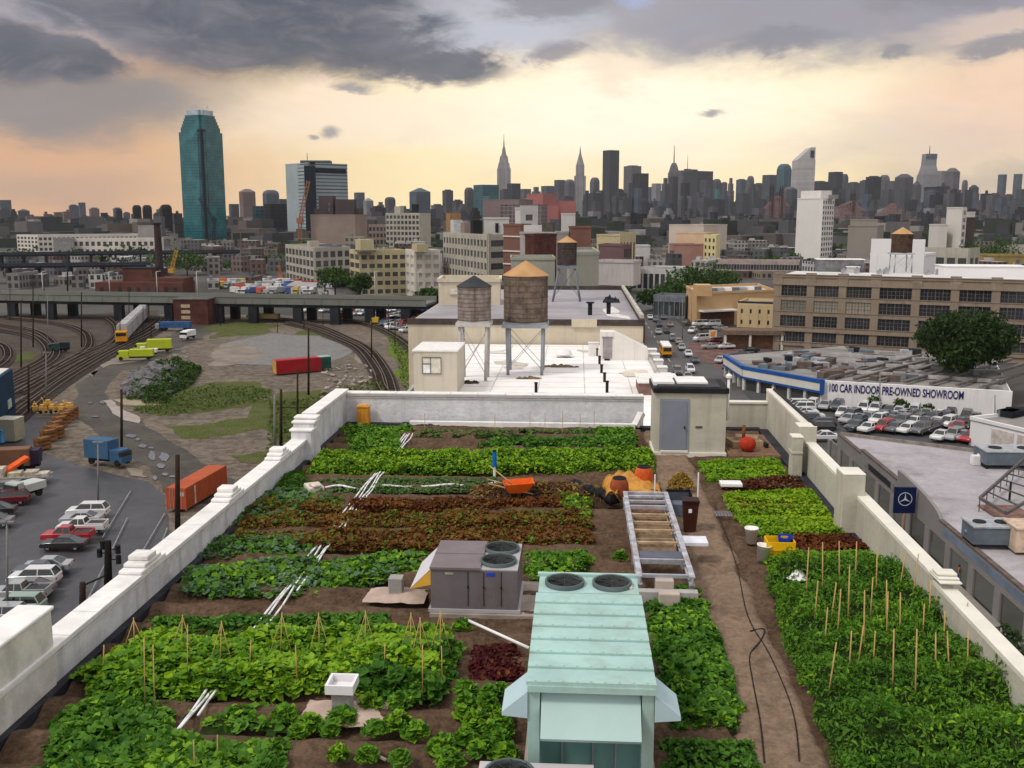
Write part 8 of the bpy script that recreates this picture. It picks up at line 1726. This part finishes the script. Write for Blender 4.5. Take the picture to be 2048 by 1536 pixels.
def plan(k,c):  # square with notched corners
    a=hw*k; return [(-a+c,-a),(a-c,-a),(a-c,-a+c),(a,-a+c),(a,a-c),(a-c,a-c),(a-c,a),(-a+c,a),(-a+c,a-c),(-a,a-c),(-a,-a+c),(-a+c,-a+c)]
Z=[0,z(266),z(256),z(250),z(244),z(238),z(232)]; K=[1,.93,.88,.83,.78,.73]
mb=MB(); mb.prism(plan(1,nc),0,z(266))
for i in range(5): mb.prism(plan(K[i+1],nc*1.3),Z[i+1],Z[i+2])
mb.build('shaft',m,t)
NTM=M('navy glass', (.006,.012,.02),.5,.3,.1); mb=MB()
for sx_,sy_ in ((-1,-1),(1,-1),(-1,1)): mb.box(min(sx_*hw*1.0,sx_*(hw-nc*2.7)),max(sx_*hw*1.0,sx_*(hw-nc*2.7)),min(sy_*hw*1.0,sy_*(hw-nc*2.7)),max(sy_*hw*1.0,sy_*(hw-nc*2.7)),0,z(262)) if (sx_,sy_)==(-1,-1) else None
mb.build('corner_glass',NTM,t)
MB().prism(plan(.66,nc*1.3),Z[6],z(222)).build('crown',M('pale crown metal', (.38,.45,.5),.4,.2,.1),t)
mb=MB()
for k in range(9): a=k*.7; mb.cyl(hw*.5*math.cos(a),hw*.5*math.sin(a),z(222),z(222)+3+3*(k%3),.4,n=5)
mb.build('antenna',M('pale crown metal', (.38,.45,.5)),t)
# ---- pale glass office tower
P3=[(577,1330),(622,1290),(699,1330)]
FA=winM('pale banded office glass', (.30,.36,.39), (.075,.105,.125), 900, 4.4, 1.5, .3)
tt,loc,H=bldg('office_tower','pale blue grey glass office tower with a dark central slot','tower',P3,331,FA,[None,None],para=2)
topbox(tt,loc,H,1.0,.1,W*.11,6,3,NTM,'dark_slot_top'); a=loc[1]; MB().obox((a.x+2,a.y-.5,H/2-.6),13,8,H-3,.1).build('dark_slot',NTM,tt)
u=(loc[2]-loc[1]); un=u.normalized(); nn_=Vector((un.y,-un.x)); c_=loc[1]+u*.56+nn_*.6; MB().obox((c_.x,c_.y,H-7.5),u.length*.78,1.0,6,math.atan2(u.y,u.x)).build('dark_band',NTM,tt)
MB().obox(((loc[0].x+loc[2].x)/2,(loc[0].y+loc[2].y)/2,H+3),38,20,6,.1).build('rooftop_room',skyM('b'),tt); MB().cyl(a.x-2,a.y+4,H,H+14,.7,.3,6).build('mast',skyM('l'),tt)
# ---- cantilever truss bridge
BR=M('rusty rose truss', (.22,.13,.115),.8,.15,.02); BD=M('dark bridge steel', (.045,.035,.035),.8,.2,.02); D=2300
t=thing('truss_bridge','long rosy brown cantilever truss bridge with dark towers in front of the skyline','bridge',(0,0,0)); 
def bp(x,y): p=DP(x,y,D); return p
prof=[(1480,440),(1500,436),(1520,425),(1535,413),(1548,397),(1556,393),(1566,397),(1578,412),(1592,424),(1612,431),(1632,430),(1652,424),(1668,416),(1685,412),(1698,406),(1709,400),(1716,412),(1728,420),(1742,431),(1754,432),(1768,424),(1780,414),(1790,406),(1795,432)]
for off in (0,24):
    mb=MB(); U=[]; Lw=[]
    pr=[]
    for (xa,ya),(xb,yb) in zip(prof[:-1],prof[1:]): 
        for k in range(2): pr.append((xa+(xb-xa)*k/2,ya+(yb-ya)*k/2))
    for x,y in pr: q=bp(x,y); U.append(Vector((q.x,q.y+off,q.z))); q2=bp(x,441); Lw.append(Vector((q2.x,q2.y+off,q2.z)))
    for i in range(len(U)-1):
        mb.bar(U[i],U[i+1],2.2,2.6); mb.tube(U[i],Lw[i],.7,4); mb.tube(U[i],Lw[i+1],.6,4); mb.tube(Lw[i],U[i+1],.6,4)
        m0=(U[i]+Lw[i])/2; m1=(U[i+1]+Lw[i+1])/2; mb.bar(m0,m1,1.2,1.4)
    mb.build('truss',BR,t)
mb=MB(); a=bp(1440,441); b_=bp(1850,441); mb.bar((a.x,a.y+12,a.z),(b_.x,b_.y+12,b_.z),28,5); mb.build('deck',M('bridge deck grey', (.12,.115,.115)),t)
for x,yt in ((1546,375),(1565,378),(1709,386)):
    mb=MB(); q=bp(x,yt)
    for off in (0,24): mb.bar((q.x,q.y+off,ST),(q.x,q.y+off,q.z),5,5); mb.cyl(q.x,q.y+off,q.z,q.z+9,2.2,.2,6)
    mb.bar((q.x,q.y,q.z-12),(q.x,q.y+24,q.z-12),3,3); mb.build('tower',BD,t)
for x in range(1460,1850,22):
    q=bp(x,441); MB().box(q.x-1.5,q.x+1.5,q.y+4,q.y+20,ST,q.z-3).build('pier',M('bridge deck grey', (.12,.115,.115)),t)
# ---- low city between
LC=random.Random(31); lowm=[M('low roof %d'%k,c,.9,.2,.05,streak=.2) for k,c in enumerate(((.36,.34,.32),(.22,.20,.19),(.15,.095,.08),(.12,.12,.125),(.30,.25,.19),(.46,.45,.44),(.20,.14,.13),(.09,.09,.09)))]
lown=['beige','grey','red brick','dark grey','tan','white','brown','blackish']
roofs=[M('low roofing dark', (.11,.11,.115),.9,.3,.05),M('low roofing pale', (.38,.37,.37),.9,.2,.05),M('low roofing grey', (.20,.195,.19),.9,.3,.05)]
win=M('low window', (.03,.032,.035),.3,.3,.3)
def low(px,D,wd,hh,dd_,ci,ang,where):
    p=DP(px,500,D); t=thing('low_building','','building',(p.x,p.y,ST),ang,'low buildings of the district'); w2=wd/2
    MB().box(-w2,w2,0,dd_,0,hh).build('wall',lowW[ci],t); MB().box(-w2+.4,w2-.4,.4,dd_-.4,hh+.002,hh+.06).box(-w2+1,-w2+1+wd*.25,dd_*.3,dd_*.6,hh+.062,hh+1.8).build('roof',LC.choice(roofs),t)
    later(t,lown[ci]+' low building',where)
lowW=[winM('low wall %d'%k,c,(.05,.05,.055),3.2,3.6,.75,.8) for k,c in enumerate(((.36,.34,.32),(.22,.20,.19),(.15,.095,.08),(.12,.12,.125),(.30,.25,.19),(.46,.45,.44),(.20,.14,.13),(.09,.09,.09)))]
def fill(x0,x1,Ds,step,where,hr=(6,14),pal=None):
    for D in Ds:
        x=x0+LC.uniform(0,step)
        while x<x1:
            w_=LC.uniform(.55,1.15)*step/2028*D; low(x,D*LC.uniform(.97,1.03),w_,LC.uniform(*hr),LC.uniform(10,24),LC.choice(pal or range(8)),YAW+LC.choice([0,.15,-.5,.3]),where); x+=step*LC.uniform(.9,1.5)
fill(1180,1600,(560,720,900),34,'between the avenue and the skyline'); fill(1640,2050,(480,640,820),36,'right of the white hotel'); fill(0,330,(500,600,720),34,'beyond the long viaduct, far left',(4,8),[0,1,2,5,3,1,6]); fill(380,580,(620,760,900),34,'below the teal glass tower',(5,14),[0,1,2,3,6]); fill(700,890,(640,780),32,'behind the cream loft buildings',(8,22)); fill(400,560,(480,),26,'beyond the long viaduct, in the middle',(3,6),[5,0,2,1])
fill(1000,1200,(620,800),36,'in the middle distance centre',(10,24))
# anonymous carpet of far roofs
mb=MB(); R=np.random.RandomState(4)
for k in range(5200):
    D=1130*(3.6**R.rand()); px=R.uniform(-60,2110); D=max(D,1620) if 335<px<480 else D; p=DP(px,500,D); w_=R.uniform(8,32); d_=R.uniform(10,40); h_=R.uniform(6,17) if R.rand()<.88 else R.uniform(18,34)
    mb.obox((p.x,p.y,ST+h_/2),w_,d_,h_,R.choice([.0,.3,-.5]),R.randint(6))
o=mb.build('distant_city',[M('far roof a', (.085,.085,.09),.9,.2,.01),M('far roof b', (.14,.135,.135),.9,.2,.01),M('far roof c', (.05,.05,.055),.9,.2,.01),M('far roof d', (.12,.10,.09),.9,.2,.01),M('far roof e', (.26,.25,.24),.9,.2,.01),M('far roof f', (.035,.045,.035),.9,.2,.01)],None); tag(o,'carpet of small far roofs below the skyline','city'); kind(o,'stuff')
n=9000; R=np.random.RandomState(8); D=700*(3.0**R.rand(n)); pos=[]
for k in range(170):
    D=620*(3.2**R.rand()); p=DP(R.uniform(-40,2090),500,D); m=int(26); s=R.uniform(5,12); v=R.randn(m,3)*s*.45; pos.append(np.array([p.x,p.y,ST+s*.7])+v*[1.6,1,.6])
pos=np.concatenate(pos); o=leafmesh('distant_trees',[(pos,3.6*(.5+RS.rand(len(pos))),.7,.8,TL1)]); tag(o,'scattered dark treetops between the far roofs','trees'); kind(o,'stuff')
for o_ in list(PROTO.values()):
    pass
resolve()
bpy.context.view_layer.update()
